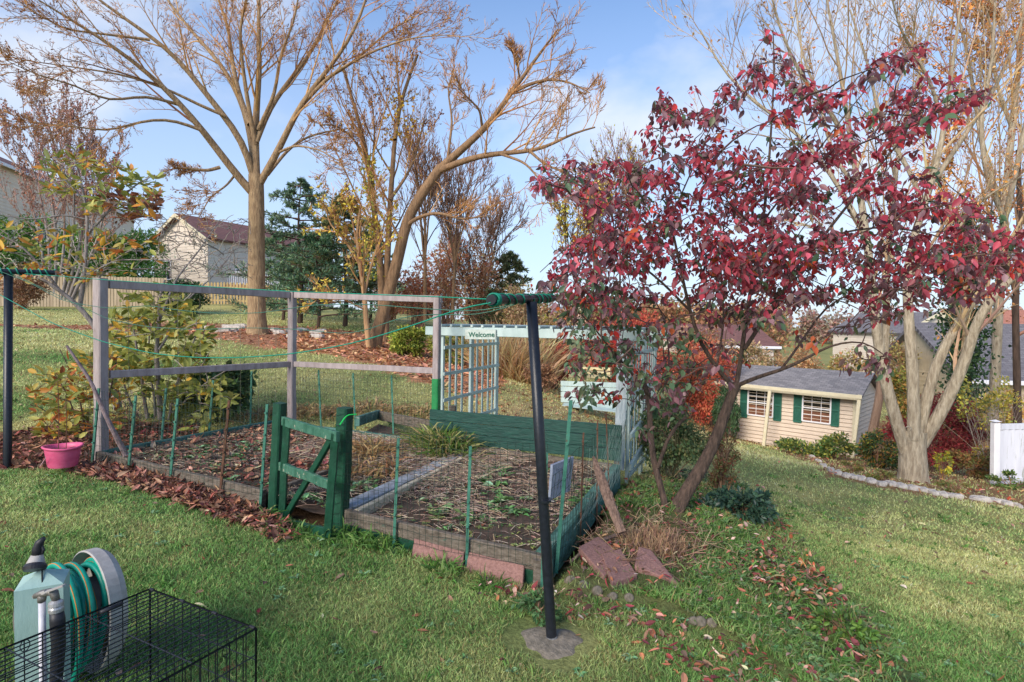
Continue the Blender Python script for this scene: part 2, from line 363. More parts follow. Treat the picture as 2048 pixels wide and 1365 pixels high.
def inbeds(x, y):
    u_, v_ = uvof(x, y); return (u_ > -.1) & (u_ < 4.8) & (v_ > -.1) & (v_ < 2.35)
zf = zf+micro(xf, yf)*(~inbeds(xf, yf))-.05*inbeds(xf, yf)
ny, nx = X.shape
ii = (np.arange(ny-1)[:, None]*nx+np.arange(nx-1)[None]).reshape(-1)
g = Geo(); g.add(np.stack([xf, yf, zf], 1), [np.stack([ii, ii+1, ii+nx+1, ii+nx], 1)], ground_col(xf, yf))
struct('ground', g, vmat('ground_soil', rough=.95, trans=0, nscale=38, amp=.45, bump=.9, spec=.1))
def gz(x, y): return hz(x, y)+micro(x, y)
# road
g = Geo(); rp = [gp(1560, 742), gp(1700, 752), gp(1800, 772), gp(1900, 778)]; rp = resamp([p+A([0,0,0]) for p in rp], 24)
rp = np.concatenate([rp, rp[-1:]+(rp[-1:]-rp[-6:-5])*6]); rp = resamp(rp, 40)
tt = norm(np.gradient(rp, axis=0)); sdn = np.stack([-tt[:, 1], tt[:, 0], 0*tt[:, 0]], 1)
rows = [rp+sdn*w for w in (-3, -1.5, 0, 1.5, 3)]; V = np.stack(rows, 1); V[..., 2] = gz(V[..., 0].ravel(), V[..., 1].ravel()).reshape(V.shape[:2])+.12
n_ = len(rp); q = [[i*5+j, i*5+j+1, (i+1)*5+j+1, (i+1)*5+j] for i in range(n_-1) for j in range(4)]
g.add(V.reshape(-1, 3), [q]); struct('road', g, mat('asphalt', s(150,152,160), s(128,130,138), scale=3, bump=.1))
# ------------------------------------------------------------------ grass
def sample_view(n, y0, y1, xl=-1.05, xr=1.05, power=2.0):
    # points whose number per picture area is about even: density ~ 1/Y^power
    u = rng.random(n)
    if power == 2: e = np.log(y1/y0); y = y0*np.exp(u*e)
    else:
        a = 2-power; y = (y0**a+u*(y1**a-y0**a))**(1/a)
    x = (xl+(xr-xl)*rng.random(n))*y; return x, y
def nograss(x, y):
    u_, v_ = uvof(x, y); m_ = (u_ > -.12) & (u_ < 4.7) & (v_ > -.07) & (v_ < 2.3)
    for Zp in (Z_MULCH, Z_PINE, Z_LEFT): m_ |= soft(x, y, Zp, .18)
    m_ |= soft(x, y, Z_RBED, .2) & (rng.random(len(x)) < .8)
    m_ |= soft(x, y, Z_DRY, .5) & (rng.random(len(x)) < .35)
    m_ |= inpoly(x, y, Z_MOUND) & (fb(x, y, 2.1) < .3+.25*rng.random(len(x)))
    m_ |= inpoly(x, y, Z_HEAP) & (rng.random(len(x)) < .92)
    m_ |= (np.hypot(x-.24, y-3.03) < .23*(.8+.5*vn(x, y, 9)))
    return m_
def blades(x, y, h, w, col, lean=.55):
    n = len(x); pos = np.stack([x, y, gz(x, y)-.004], 1)
    ax = np.stack([rng.normal(0, lean, n), rng.normal(0, lean, n), np.ones(n)], 1); nr = np.stack([rng.normal(size=n), rng.normal(size=n), .3*np.ones(n)], 1)
    return pos, ax, nr, h, w, col
g = Geo()
for (n, y0, y1) in ((370000, 1.5, 6), (250000, 5, 26)):
    x, y = sample_view(n, y0, y1, -1.3, 1.45, power=2 if y1 > 10 else 1.7); k = ~nograss(x, y); x = x[k]; y = y[k]; n = len(x)
    yl = np.clip(lawn_yellow(x, y)+rng.normal(0, .16, n), 0, 1)[:, None]
    clp = (.72+.56*fb(x+2, y+7, 4.2))[:, None]; c = clp*(s(122,166,92)*(1-yl)+s(238,230,164)*yl)*(1+rng.normal(0, .26, (n, 1)))
    dry = rng.random(n) < .10+.12*(fb(x+20, y, 3)>.6); c[dry] = pick([s(176,160,112), s(150,134,92)], dry.sum())
    dist = np.hypot(x, y); mnd = inpoly(x, y, Z_MOUND)
    h = (.019+.018*rng.random(n)+.018*fb(x, y, 1.3))*np.where(mnd, 1.3+1.0*rng.random(n), 1)*np.clip(dist/9, 1, 1.5); w = (.0026+.0016*rng.random(n))*np.clip(dist/2.8, 1, 9)
    g.leaves(*blades(x, y, h, w, np.clip(c, .01, .8)), kind='blade', droop=.35)
# tufts of long grass
def tuft(g, cx, cy, n, h, r, cols, lean=.5, z=None, bend=1.0):
    x = cx+rng.normal(0, r, n); y = cy+rng.normal(0, r, n); ax = np.stack([(x-cx)/max(r, .01)*.4+rng.normal(0, lean, n), (y-cy)/max(r, .01)*.4+rng.normal(0, lean, n), np.ones(n)], 1)
    zz = gz(x, y) if z is None else np.full(n, z)
    H = h*(.5+.7*rng.random(n)); c = pick(cols, n); nr = rdir(n)
    p0 = np.stack([x, y, zz], 1); a1 = norm(ax); p1 = p0+a1*H[:, None]*.55
    W0 = .0045*np.clip(cy/3, .8, 3)
    a2 = norm(a1+bend*np.stack([a1[:, 0]*.9, a1[:, 1]*.9, -.45*np.ones(n)], 1)); p2 = p1+a2*H[:, None]*.35; a3 = norm(a2+bend*np.stack([a2[:, 0]*.5, a2[:, 1]*.5, -.7*np.ones(n)], 1)); p3 = p2+a3*H[:, None]*.25
    sd_ = norm(np.cross(a1, nr))*W0
    V = np.stack([p0-sd_, p0+sd_, p1+sd_*.9, p1-sd_*.9, p2+sd_*.6, p2-sd_*.6, p3], 1); o = (np.arange(n)*7)[:, None]
    g.add(V.reshape(-1, 3), [o+A([0,1,2,3]), o+A([3,2,4,5]), o+A([5,4,6])], np.repeat(c, 7, axis=0))
GRC = [s(96,138,66), s(112,150,76), s(80,118,56), s(136,164,96)]
for _ in range(300):
    px, py = rng.uniform(1140, 1760), rng.uniform(970, 1360); p = gp(px, py)
    if inpoly(p[0], p[1], Z_MOUND) and not inpoly(p[0], p[1], Z_HEAP): tuft(g, p[0], p[1], rng.integers(16, 40), rng.uniform(.05, .12), .05, GRC+[s(120,134,96), s(150,150,110)], .75)
for (px, py) in ((720,1090),(700,1075),(745,1085),(780,1090),(655,1085),(900,1150),(880,1145),(600,1070),(545,1060),(760,1100),(975,1180),(530,1040)):
    p = gp(px, py); tuft(g, p[0], p[1], 45, .12, .05, GRC, .6)
x, y = sample_view(1500, 1.7, 9)
k = ~nograss(x, y)
for a, b in zip(x[k][:420], y[k][:420]): tuft(g, a, b, 12, .06, .025, GRC, .5)
go = bpy.data.objects.new('grass', g.mesh('grass', vmat('grass_blade', rough=.6, trans=.42, spec=.2))); COL.objects.link(go); tagit(go, 'short green and yellowing lawn grass with taller tufts', 'grass', kind='stuff')
# ------------------------------------------------------------------ fallen leaves
LC = [s(150,96,72), s(168,112,84), s(122,78,64), s(196,156,132), s(206,180,160), s(180,130,112), s(150,62,66), s(112,56,62), s(170,110,80), s(160,120,100), s(140,108,92), s(118,92,80)]
BRN = [s(150,106,86), s(128,88,72), s(176,128,102), s(106,74,62), s(194,150,124), s(92,66,58), s(156,92,80)]
MLC = [s(186,140,110), s(160,114,90), s(204,162,130), s(140,100,82), s(196,128,92)]
def litter(g, x, y, size, cols, lift=.02, flat=.35, dz=-.004, z=None, w=.5):
    n = len(x); zz = (gz(x, y) if z is None else z)+dz+rng.random(n)*lift
    a = rng.random(n)*2*math.pi; ax = np.stack([np.cos(a), np.sin(a), rng.normal(0, flat, n)], 1); nr = np.stack([rng.normal(0, flat, n), rng.normal(0, flat, n), np.ones(n)], 1)
    L = size*(.5+.8*rng.random(n)); Wd = L*w*(.5+.8*rng.random(n)); ps = np.stack([x, y, zz], 1); cc = pick(cols, n, jit=.25); k = rng.random(n)
    for lo_, hi_, dr in ((0, .35, .12), (.35, .65, .5), (.65, .85, -.35), (.85, 1.01, .9)):
        q = (k >= lo_) & (k < hi_)
        if q.any(): g.leaves(ps[q], ax[q], nr[q], L[q], Wd[q], cc[q], 'full', droop=dr)
def polysample(poly, n, j=0):
    lo = poly.min(0); hi = poly.max(0); out = []
    c = 0; X_ = []; Y_ = []
    while c < n:
        x = rng.uniform(lo[0], hi[0], n*2); y = rng.uniform(lo[1], hi[1], n*2); k = inpoly(x, y, poly); X_.append(x[k]); Y_.append(y[k]); c += k.sum()
    return np.concatenate(X_)[:n], np.concatenate(Y_)[:n]
g = Geo()
x, y = sample_view(520, 1.8, 12); k = ~inbeds(x, y); litter(g, x[k], y[k], .062, LC, .03)
x, y = sample_view(4200, 5, 30, power=1.6); k = ~inbeds(x, y); dens = np.where(inpoly(x, y, Z_DRY) | inpoly(x, y, Z_RBED), 1, .42); k &= rng.random(len(x)) < dens; litter(g, x[k], y[k], .075, LC+[s(214,190,150)], .03)
poly = gpoly([(200,932),(300,945),(420,990),(560,1045),(590,1075),(560,1090),(470,1050),(330,1005),(250,975),(130,948)])
x, y = polysample(poly, 3300); litter(g, x, y, .075, BRN, .06, .6, w=.40)
x, y = polysample(Z_LEFT, 3600); k = y < 7.6; litter(g, x[k], y[k], .075, BRN, .05, .4, w=.45)
x, y = polysample(Z_MOUND, 1500); litter(g, x, y, .046, LC, .05, .45, dz=.02)
poly = gpoly([(960,1170),(1130,1190),(1450,1290),(1640,1365),(1700,1400),(1400,1400),(1240,1260),(1130,1240),(960,1205)])
x, y = polysample(poly, 330); litter(g, x, y, .052, LC, .05, .45, dz=.01)
poly = gpoly([(1540,1050),(1600,1080),(1660,1180),(1760,1330),(1700,1365),(1600,1230),(1500,1190)])
x, y = polysample(poly, 380); litter(g, x, y, .050, LC+[s(190,112,70)], .05, .45, dz=.02)
for zp, n, sz, cc in ((Z_MULCH, 5600, .12, MLC), (Z_PINE, 3400, .14, [s(200,148,108), s(176,124,92), s(212,164,124)]), (Z_RBED, 5200, .085, BRN+[s(206,160,110), s(214,186,140), s(176,70,50)]), (Z_DRY, 3200, .08, [s(190,160,112), s(168,130,88), s(140,96,66)]), (Z_SHEDE, 900, .09, BRN)):
    x, y = polysample(zp, n); k = (y < 34) & (~inbeds(x, y)); litter(g, x[k], y[k], sz, cc, .05, .3)
lo = bpy.data.objects.new('fallen_leaves', g.mesh('fallen_leaves', vmat('dry_leaf', rough=.7, trans=.12))); COL.objects.link(lo); tagit(lo, 'brown red and tan autumn leaves scattered and drifted over the ground', 'fallen leaves', kind='stuff')
# ================================================================== MATERIALS
M_BLACK = mat('black_paint', s(34,38,46), s(24,27,33), scale=40, rough=.35, bump=.08, c3=s(84,86,88), c3t=.69)
M_GREYWOOD = mat('grey_painted_wood', s(172,160,158), s(140,128,126), scale=16, stretch=(1,1,.25), rough=.8, bump=.5, c3=s(112,100,92), c3t=.64)
M_TIMBER = mat('weathered_timber', s(128,118,106), s(80,72,62), scale=14, stretch=(1,1,3), rough=.9, bump=.8, c3=s(70,96,82), c3t=.6)
M_GRNTIMBER = mat('faded_green_timber', s(88,132,122), s(50,86,76), scale=10, stretch=(1,1,2), rough=.8, bump=.6, c3=s(150,158,148), c3t=.6)
M_DGREEN = mat('dark_green_paint', s(30,76,66), s(18,56,50), scale=9, stretch=(1,1,5), rough=.55, bump=.4, c3=s(110,130,116), c3t=.73)
M_GATE = mat('peeling_green_paint', s(24,78,56), s(14,56,40), scale=9, stretch=(2,2,1), rough=.5, bump=.5, c3=s(176,170,150), c3t=.66)
M_BRTGREEN = mat('bright_green_paint', s(40,138,76), s(30,112,62), scale=12, rough=.5, bump=.2)
M_STAKE = mat('green_stake_paint', s(72,132,112), s(52,104,88), scale=20, rough=.6, bump=.2, c3=s(92,72,56), c3t=.6)
M_RUST = mat('rusty_stake', s(112,78,58), s(78,56,46), scale=30, rough=.9, bump=.4, c3=s(60,110,90), c3t=.66)
M_WIRE = mat('fence_wire', s(50,70,60), s(36,50,44), scale=30, rough=.5, bump=0, metal=.4)
M_ROPE = mat('green_cord', s(20,148,120), s(14,112,92), scale=60, rough=.55, bump=.3)
M_ROPEG = mat('faded_green_cord', s(70,120,100), s(52,98,84), scale=60, rough=.6, bump=.3)
M_WHITEP = mat('pale_mint_paint', s(188,206,202), s(160,180,176), scale=7, stretch=(1,1,.4), rough=.65, bump=.2, c3=s(140,146,136), c3t=.66)
M_SOILB = mat('bed_soil', s(96,78,66), s(56,46,38), scale=16, rough=1, bump=1.0)
M_PAVER = mat('pink_paver', s(160,122,114), s(126,94,88), scale=60, rough=.95, bump=.7, c3=s(122,110,104), c3t=.68)
M_CONC = mat('concrete', s(140,130,116), s(98,92,80), scale=26, rough=.95, bump=.8)
M_STONE = mat('field_stone', s(206,198,188), s(158,150,142), scale=9, rough=.95, bump=.7)
# ================================================================== RAISED BEDS
def bedboard(T, u0, v0, u1, v1, name='board', h=.16, w=.045, m_=None, t0=None, t1=None, label=None, seg=6):
    z0 = gtop(u0, v0) if t0 is None else t0; z1 = gtop(u1, v1) if t1 is None else t1
    g = Geo(); g.beam(G(u0, v0, z0-h/2), G(u1, v1, z1-h/2), w, h, seg=seg, wob=.002); return T.part(name, g, m_ or M_TIMBER, label=label)
def soil(T, u0, u1, v0, v1, drop=.05, n=26):
    U, Vv = np.meshgrid(np.linspace(u0, u1, n), np.linspace(v0, v1, n)); q = GO+GU*U[..., None]+GV*Vv[..., None]
    z = gtop(U, Vv)-drop+(fb(q[..., 0].ravel(), q[..., 1].ravel(), 4).reshape(U.shape)-.5)*.07
    V = np.dstack([q, z]).reshape(-1, 3); i = (np.arange(n-1)[:, None]*n+np.arange(n-1)[None]).ravel()
    g = Geo(); g.add(V, [np.stack([i, i+1, i+n+1, i+n], 1)]); T.part('soil', g, M_SOILB, smooth=True)
# left bed: u 2.42..4.6
T = Thing('raised_bed', 'long weathered timber raised bed inside the grey frame, full of brown leaves and weeds', 'raised bed', G(3.5, 1, .1), 'raised garden beds')
bedboard(T, 2.42, 0, 4.62, 0, t1=.36); bedboard(T, 2.40, .004, 4.62, .004, h=.13, w=.05, t0=gtop(2.4, 0)-.163, t1=.36-.163)
bedboard(T, 4.62, .03, 4.62, 2.15, m_=M_GRNTIMBER, label='faded green side board'); bedboard(T, 2.3, 2.17, 4.6, 2.17, m_=M_GRNTIMBER); bedboard(T, 2.39, .03, 2.36, 2.15, h=.15, w=.04)
g = Geo(); g.beam(G(3.35, -.055, .12), G(3.05, -.055, .10), .02, .07); T.part('patch_board', g, M_BRTGREEN, label='short bright green board')
soil(T, 2.42, 4.6, .02, 2.15)
# right bed
T = Thing('raised_bed', 'raised bed nearest the black clothesline post, green board on its right side', 'raised bed', G(.7, 1, .1), 'raised garden beds')
bedboard(T, -.03, 0, 1.60, 0, h=.11); bedboard(T, -.03, .006, 1.60, .006, h=.10, w=.04, m_=M_GATE, t0=.19-.113, t1=gtop(1.6, 0)-.113)
bedboard(T, 0, .05, 0, 2.13, h=.24, w=.085, m_=M_GRNTIMBER, label='pale green thick side board'); bedboard(T, .04, 2.13, 1.5, 2.13, h=.14, w=.05)
bedboard(T, 1.50, .03, 1.50, 2.12, h=.13, w=.045, m_=mat('bleached_board', s(216,204,176), s(170,156,130), scale=14, stretch=(1,1,3), bump=.6))
g = Geo(); g.beam(G(-.02, -.0, -.06), G(-.02, 0, .17), .11, .11, up=(0, 1, 0)); T.part('corner_post', g, M_TIMBER)
soil(T, .05, 1.48, .03, 2.12, drop=.06)
T = Thing('walking_plank', 'grey weathered plank lying beside the bleached bed board', 'plank', G(1.63, .7, .2))
g = Geo(); g.beam(G(1.63, .02, gtop(1.6, 0)-.02), G(1.60, 2.0, gtop(1.6, 2)-.02), .15, .035, seg=8, wob=.002); T.part('plank', g, mat('grey_plank', s(172,178,184), s(120,120,120), scale=12, bump=.7, c3=s(100,84,70), c3t=.64))
# middle path strip (bed between)
T = Thing('garden_path', 'straw covered strip of soil between the two beds behind the gate', 'path', G(2, 1, .1)); soil(T, 1.66, 2.37, .05, 2.2, drop=.10)
# back bed
T = Thing('raised_bed', 'small low bed frame at the back edge against the lawn', 'raised bed', G(2.6, 2.4, .2), 'raised garden beds')
g = Geo(); a, b_ = P(722, 838, 7.0), P(757, 829, 7.6)
g.beam(P(715, 843, 6.9), P(757, 829, 7.75), .05, .12); T.part('board', g, M_GRNTIMBER)
g = Geo(); g.beam(P(757, 831, 7.75), P(866, 852, 6.75), .05, .12); T.part('board', g, M_TIMBER)
g = Geo(); z3 = .27; q = [P(720, 846, 6.95), P(757, 835, 7.7), P(866, 858, 6.75), G(2.2, 2.2, .25)]; g.add([[p[0], p[1], z3] for p in q], [[[0, 3, 2, 1]]]); T.part('soil', g, M_SOILB)
# green plank wall
T = Thing('plank_wall', 'low wall of three dark green planks below the white arbor', 'wall', G(.9, 2.2, .3))
for k in range(3):
    g = Geo(); zz = .68-.06-.121*k; g.beam(G(-.03, 2.19, zz), G(2.2, 2.19, zz-.012), .03, .117, seg=8, wob=.0012); T.part('plank', g, M_DGREEN)
for u in (.02, 1.1, 2.15):
    g = Geo(); g.beam(G(u, 2.23, .0), G(u, 2.23, .66), .05, .05, up=(0, 1, 0)); T.part('stake', g, M_TIMBER)
T = Thing('wooden_post', 'short brown square post stump behind the green plank wall', 'post', gp(905, 850))
g = Geo(); g.beam(P(905, 850, 6.95), P(905, 812, 6.95), .085, .085, up=(0, 1, 0)); T.part('stump', g, M_TIMBER)
# bed contents: straw, leaves, weeds (stuff)
def inuv(n, u0, u1, v0, v1):
    u = rng.uniform(u0, u1, n); v = rng.uniform(v0, v1, n); q = GO+GU*u[:, None]+GV*v[:, None]; return q[:, 0], q[:, 1], gtop(u, v)
g = Geo(); x, y, z = inuv(1900, 2.45, 4.58, .05, 2.1); litter(g, x, y, .085, BRN+[s(170,150,120)], .03, .35, z=z-.045, w=.45)
x, y, z = inuv(350, .08, 2.4, .05, 2.1); litter(g, x, y, .055, LC, .02, .3, z=z-.07)
o = bpy.data.objects.new('bed_leaves', g.mesh('bed_leaves', vmat('dry_leaf'))); COL.objects.link(o); tagit(o, 'brown fallen leaves covering the soil of the raised beds', 'fallen leaves', kind='stuff')
g = Geo(); STR = [s(186,166,142), s(158,138,120), s(206,190,166), s(138,118,106), s(120,104,96), s(176,146,124)]
def straw(g, x, y, z, L, r=.0022, cols=STR, flat=.12, curve=.3):
    n = len(x); a = rng.random(n)*6.283; d = norm(np.stack([np.cos(a), np.sin(a), rng.normal(0, flat, n)+.03], 1)); L = L*(.5+rng.random(n)); side = np.stack([-d[:, 1], d[:, 0], 0*a], 1)*rng.normal(0, curve, (n, 1))
    p0 = np.stack([x, y, z], 1); Pt = np.stack([p0, p0+(d*.5+side*.25)*L[:, None]+A([0, 0, .008]), p0+(d+side*.1)*L[:, None]], 1); g.tubes(Pt, np.full((n, 3), r), 3, pick(cols, n))
x, y, z = inuv(7000, .08, 2.4, .03, 2.12); c = rng.random(len(x)) < np.clip((fb(x, y, 2.6)-.36)*3.2, .12, 1); straw(g, x[c], y[c], z[c]-.05+rng.random(c.sum())*.02, .10)
x, y, z = inuv(3500, 1.0, 3.3, .9, 2.12); straw(g, x, y, z-.04+rng.random(len(x))*.05, .13)
x, y, z = inuv(900, 3.2, 4.5, .05, 2.1); straw(g, x, y, z-.03, .09)
o = bpy.data.objects.new('dry_straw', g.mesh('dry_straw', vmat('straw', rough=.8, trans=.1))); COL.objects.link(o); tagit(o, 'dead straw and cut stems lying over the beds', 'straw', kind='stuff')
# dead grass clumps in/around beds
g = Geo()
for (px, py, n, h, yy) in ((880,905,260,.34,6.2),(900,925,200,.3,6.0),(870,880,120,.3,6.4)): p = P(px, py, yy); tuft(g, p[0], p[1], n, h, .11, [s(110,134,64), s(146,150,90), s(176,166,112), s(84,112,56)], .45, z=.26)
o = bpy.data.objects.new('green_grass_clump', g.mesh('green_grass_clump', vmat('grass_blade'))); COL.objects.link(o); o.location = (0, 0, 0); tagit(o, 'tall green grass clump growing at the left end of the green plank wall', 'grass clump', kind='stuff')
g = Geo()
for (px, py, n, h, yy) in ((745,925,260,.26,5.9),(720,900,160,.2,6.1),(690,960,120,.16,5.3),(770,950,100,.2,5.4)): p = P(px, py, yy); tuft(g, p[0], p[1], n, h, .10, [s(190,160,112), s(168,136,96), s(150,120,84)], .8, z=.24)
for (px, py) in ((560,842),(600,838),(650,838),(690,836),(740,826),(800,832),(850,836),(580,836),(625,836),(520,846)):
    p = gp(px, py-6); tuft(g, p[0], p[1], 90, .16, .14, [s(196,170,124), s(176,148,108)], .5)
o = bpy.data.objects.new('dry_grass_clump', g.mesh('dry_grass_clump', vmat('grass_blade'))); COL.objects.link(o); tagit(o, 'bleached dead grass between the beds and along the back fence', 'dry grass', kind='stuff')
# low weeds in beds
def rosette(g, x, y, z, n, L, cols, up=.35, w=.4):
    a = rng.random(n)*6.283; ax = np.stack([np.cos(a), np.sin(a), up+rng.random(n)*.4], 1); nr = np.stack([0*a, 0*a, np.ones(n)], 1)+rng.normal(0, .2, (n, 3)); pos = A([x, y, z])+np.stack([rng.normal(0, L*.3, n), rng.normal(0, L*.3, n), np.zeros(n)], 1)
    LL = L*(.5+.7*rng.random(n)); g.leaves(pos, ax, nr, LL, LL*w, pick(cols, n), 'ell', droop=.3)
WEED = [s(120,160,100), s(100,142,84), s(150,184,140), s(88,122,66)]
g = Geo()
def wl(px, py, yy, k, sp, L=.07, cols=WEED):
    for _ in range(k):
        p = P(px+rng.normal(0, sp), py+rng.normal(0, sp*.45), yy); u, v = uvof(p[0], p[1]); z = float(gtop(u, v))-.04 if 0 < u < 4.7 and 0 < v < 2.2 else gz(A([p[0]]), A([p[1]]))[0]
        rosette(g, p[0], p[1], z, 14, L, cols)
# place on the bed surface: intersect with z plane
def bedpt(px, py, z0=.24):
    d = ray(px, py); t = (z0-1.7)/d[2]; return CAM+d*t
for (px, py, k, sp) in ((420,935,16,26),(395,915,10,20),(470,905,14,22),(510,900,8,14),(980,935,9,18),(985,955,8,20),(700,985,10,22),(735,965,6,14),(860,1035,22,50),(950,1050,20,50),(1040,1075,14,26),(620,1000,12,24),(990,1000,8,30),(1060,1030,16,24),(1140,960,16,30),(1170,985,12,20),(900,1000,14,60),(1000,985,14,50),(440,960,12,60),(560,905,10,40),(860,960,10,30)):
    for _ in range(k):
        p = bedpt(px+rng.normal(0, sp), py+rng.normal(0, sp*.4)); u, v = uvof(p[0], p[1])
        if .05 < u < 4.6 and .03 < v < 2.1: rosette(g, p[0], p[1], float(gtop(u, v))-.05, 12, rng.choice([.04, .055, .09]) if py < 1020 else .03, WEED if py < 1020 else [s(150,160,100), s(120,140,80)])
o = bpy.data.objects.new('bed_weeds', g.mesh('bed_weeds', vmat('leaf_green', rough=.5, trans=.25))); COL.objects.link(o); tagit(o, 'low green weeds and rosettes scattered in the raised beds', 'weeds', kind='stuff')
# ================================================================== GREY FRAME
pA0, pA1 = onside(213, 906, 4.66), None
LP = G(4.66, .06, 0); YL = LP[1]
T = Thing('wooden_trellis', 'tall pinkish grey painted wooden frame of three posts and rails around the left bed', 'trellis', G(4.6, .1, .26))
zt = Zat(215, 557, YL)
MP = G(4.40, 2.28, 0); RP = G(2.16, 2.25, 0)
zm = Zat(572, 584, MP[1]); zr = Zat(874, 592, RP[1])
def post(T, x, y, z0, z1, w, d, m_, name='post', top=None, ax=None):
    g = Geo(); g.beam([x, y, z0], [x if top is None else top[0], y if top is None else top[1], z1], w, d, up=(GV[0], GV[1], 0), seg=6, wob=.0015); return T.part(name, g, m_)
post(T, LP[0], LP[1], .15, zt, .11, .09, M_GREYWOOD); post(T, MP[0], MP[1], .15, zm, .09, .09, M_GREYWOOD); post(T, RP[0], RP[1], Zat(868, 760, RP[1]), zr, .075, .075, M_GREYWOOD)
def rail(T, a, b, w, h, m_, name='rail'):
    g = Geo(); g.beam(a, b, w, h, seg=8, wob=.0015); return T.part(name, g, m_)
rail(T, [LP[0]+.05, LP[1]+.05, zt-.055], [MP[0]-.02, MP[1]-.05, zm-.045], .04, .085, M_GREYWOOD, 'top_rail')
rail(T, [MP[0]+.047, MP[1]-.03, zm-.04], [RP[0]+.05, RP[1]-.0, zr-.04], .035, .08, M_GREYWOOD, 'top_rail')
za, zb, zc = Zat(235, 751, LP[1]), Zat(572, 728, MP[1]), Zat(872, 742, RP[1])
rail(T, [LP[0]+.05, LP[1]+.05, za], [MP[0]-.02, MP[1]-.05, zb], .04, .075, M_GREYWOOD, 'middle_rail'); rail(T, [MP[0]+.047, MP[1]-.03, zb], [RP[0]-.04, RP[1], zc], .035, .07, M_GREYWOOD, 'middle_rail')
g = Geo()
for k in range(1, 9):
    f = k/9; p = A([LP[0], LP[1], 0])*(1-f)+A([MP[0], MP[1], 0])*f; g.tubes([[p[0], p[1], .5], [p[0]+.004, p[1], 1.2], [p[0], p[1], zt*(1-f)+zm*f-.08]], [.0022]*3, 3)
T.part('hanging_strings', g, mat('twine', s(120,118,104), s(90,88,76), bump=0))
T2 = Thing('painted_post', 'short bright green post standing under the right end of the grey frame', 'post', G(2.18, 2.22, .3))
g = Geo(); a = P(873, 826, RP[1]); b_ = P(873, 757, RP[1]); g.beam([RP[0], RP[1], a[2]-.2], [RP[0], RP[1], Zat(873, 757, RP[1])-.004], .085, .085, up=(GV[0], GV[1], 0)); T2.part('post_body', g, M_BRTGREEN)
# ================================================================== GATE
pL = onfront(553, 1000, 0); T = Thing('gate_post', 'dark green square gate post left of the open garden gate', 'gate post', [pL[0], pL[1], .1], 'green gate posts')
z1 = Zat(562, 806, pL[1]); tp = onfront(560, 806)
g = Geo(); g.beam([pL[0]-.02, pL[1], -.02], [tp[0], tp[1], z1], .085, .085, up=(GV[0], GV[1], 0), seg=5, wob=.002); T.part('post_body', g, M_GATE)
T = Thing('gate_post', 'dark green round gate post right of the open garden gate, wrapped with wire', 'gate post', [*G(1.61, 0, 0)[:2], .1], 'green gate posts')
a = onfront(680, 1060); b_ = onfront(690, 816)
g = Geo(); g.beam([a[0], a[1], -.02], b_, .098, .098, up=(GV[0], GV[1], 0), seg=5, wob=.002); T.part('post_body', g, M_GATE)
g = Geo()
for k in range(14):
    f = k/14; c = a*(1-f)+b_*f; th = np.linspace(0, 6.283, 9); g.tubes(np.stack([c[0]+.052*1.25*np.cos(th), c[1]+.052*1.25*np.sin(th), c[2]+.02*np.sin(th+f*9)+.02], 1), np.full(9, .0016), 3)
T.part('wire_wrap', g, M_WIRE)
g = Geo(); c = P(692, 830, b_[1]-.07); pts = [P(680, 850, b_[1]-.08), P(688, 838, b_[1]-.09), P(696, 829, b_[1]-.09), P(706, 830, b_[1]-.06), P(713, 829, b_[1]-.05)]; g.tubes(resamp(pts, 10), np.full(10, .005), 5)
T.part('green_tie', g, mat('bright_cord', s(30,200,90), s(20,160,70), bump=0))
gY0, gY1 = 4.52, 4.03
def gt(px, py):
    # vertical gate plane
    a = P(563, 900, gY0); b_ = P(668, 900, gY1); d = b_-a; nrm = A([d[1], -d[0], 0]); return onplane(px, py, a, nrm)
T = Thing('garden_gate', 'peeling green wooden garden gate with a diagonal brace, standing slightly open', 'gate', gt(560, 1035))
def gb(n, p, q, w=.028, h=.062, m_=M_GATE):
    g = Geo(); g.beam(gt(*p), gt(*q), w, h, up=(0, 0, 1) if abs(p[0]-q[0]) > 20 else (0, 1, 0), seg=6, wob=.002); T.part(n, g, m_)
gb('stile', (574, 838), (564, 1032), .055, .03); gb('stile', (671, 868), (655, 1074), .055, .03)
M_GATE2 = mat('bare_top_green_paint', s(70,116,96), s(34,84,64), scale=11, stretch=(2,2,1), rough=.7, bump=.7, c3=s(176,170,150), c3t=.57)
gb('rail', (566, 842), (676, 874), .03, .072, M_GATE2); gb('rail', (559, 932), (663, 970), .032, .07, M_GATE2); gb('rail', (562, 1046), (655, 1067), .03, .08)
g = Geo(); g.beam(gt(660, 880)+A([0, .025, 0]), gt(570, 1034)+A([0, .025, 0]), .03, .05, seg=5, wob=.001); T.part('brace', g, M_GATE)
# ================================================================== STAKES
STK = []
def stake(p0, p1, m_=M_STAKE, label='', nm='fence_stake', r=.010):
    T = Thing(nm, label, 'stake', p0, 'metal stakes of the wire fence'); g = Geo(); p0 = A(p0, float); p0[2] -= .12
    g.beam(p0, p1, r*2, .006, up=(0, 1, 0), seg=3); d = A([GV[0], GV[1], 0])*.01; g.beam(p0+d, A(p1)+d, .005, .02, up=(0, 1, 0), seg=3); 
    for f in (.35, .55, .75, .93):
        c = p0*(1-f)+A(p1)*f; g.box(c-A([GV[0], GV[1], 0])*.008, (.016, .014, .012))
    T.part('stake_body', g, m_); STK.append((A(p0), A(p1)))
fl = [((197,777),(182,918),'leftmost green stake, just left of the grey corner post'),((271,792),(254,935),'green stake just right of the grey corner post'),((355,798),(338,952),'green stake near the middle of the left bed front'),
      ((458,801),(436,1000),'rusty topped stake left of the gate, over the thick bed timber'),((534,809),(518,1018),'stake just left of the left gate post')]
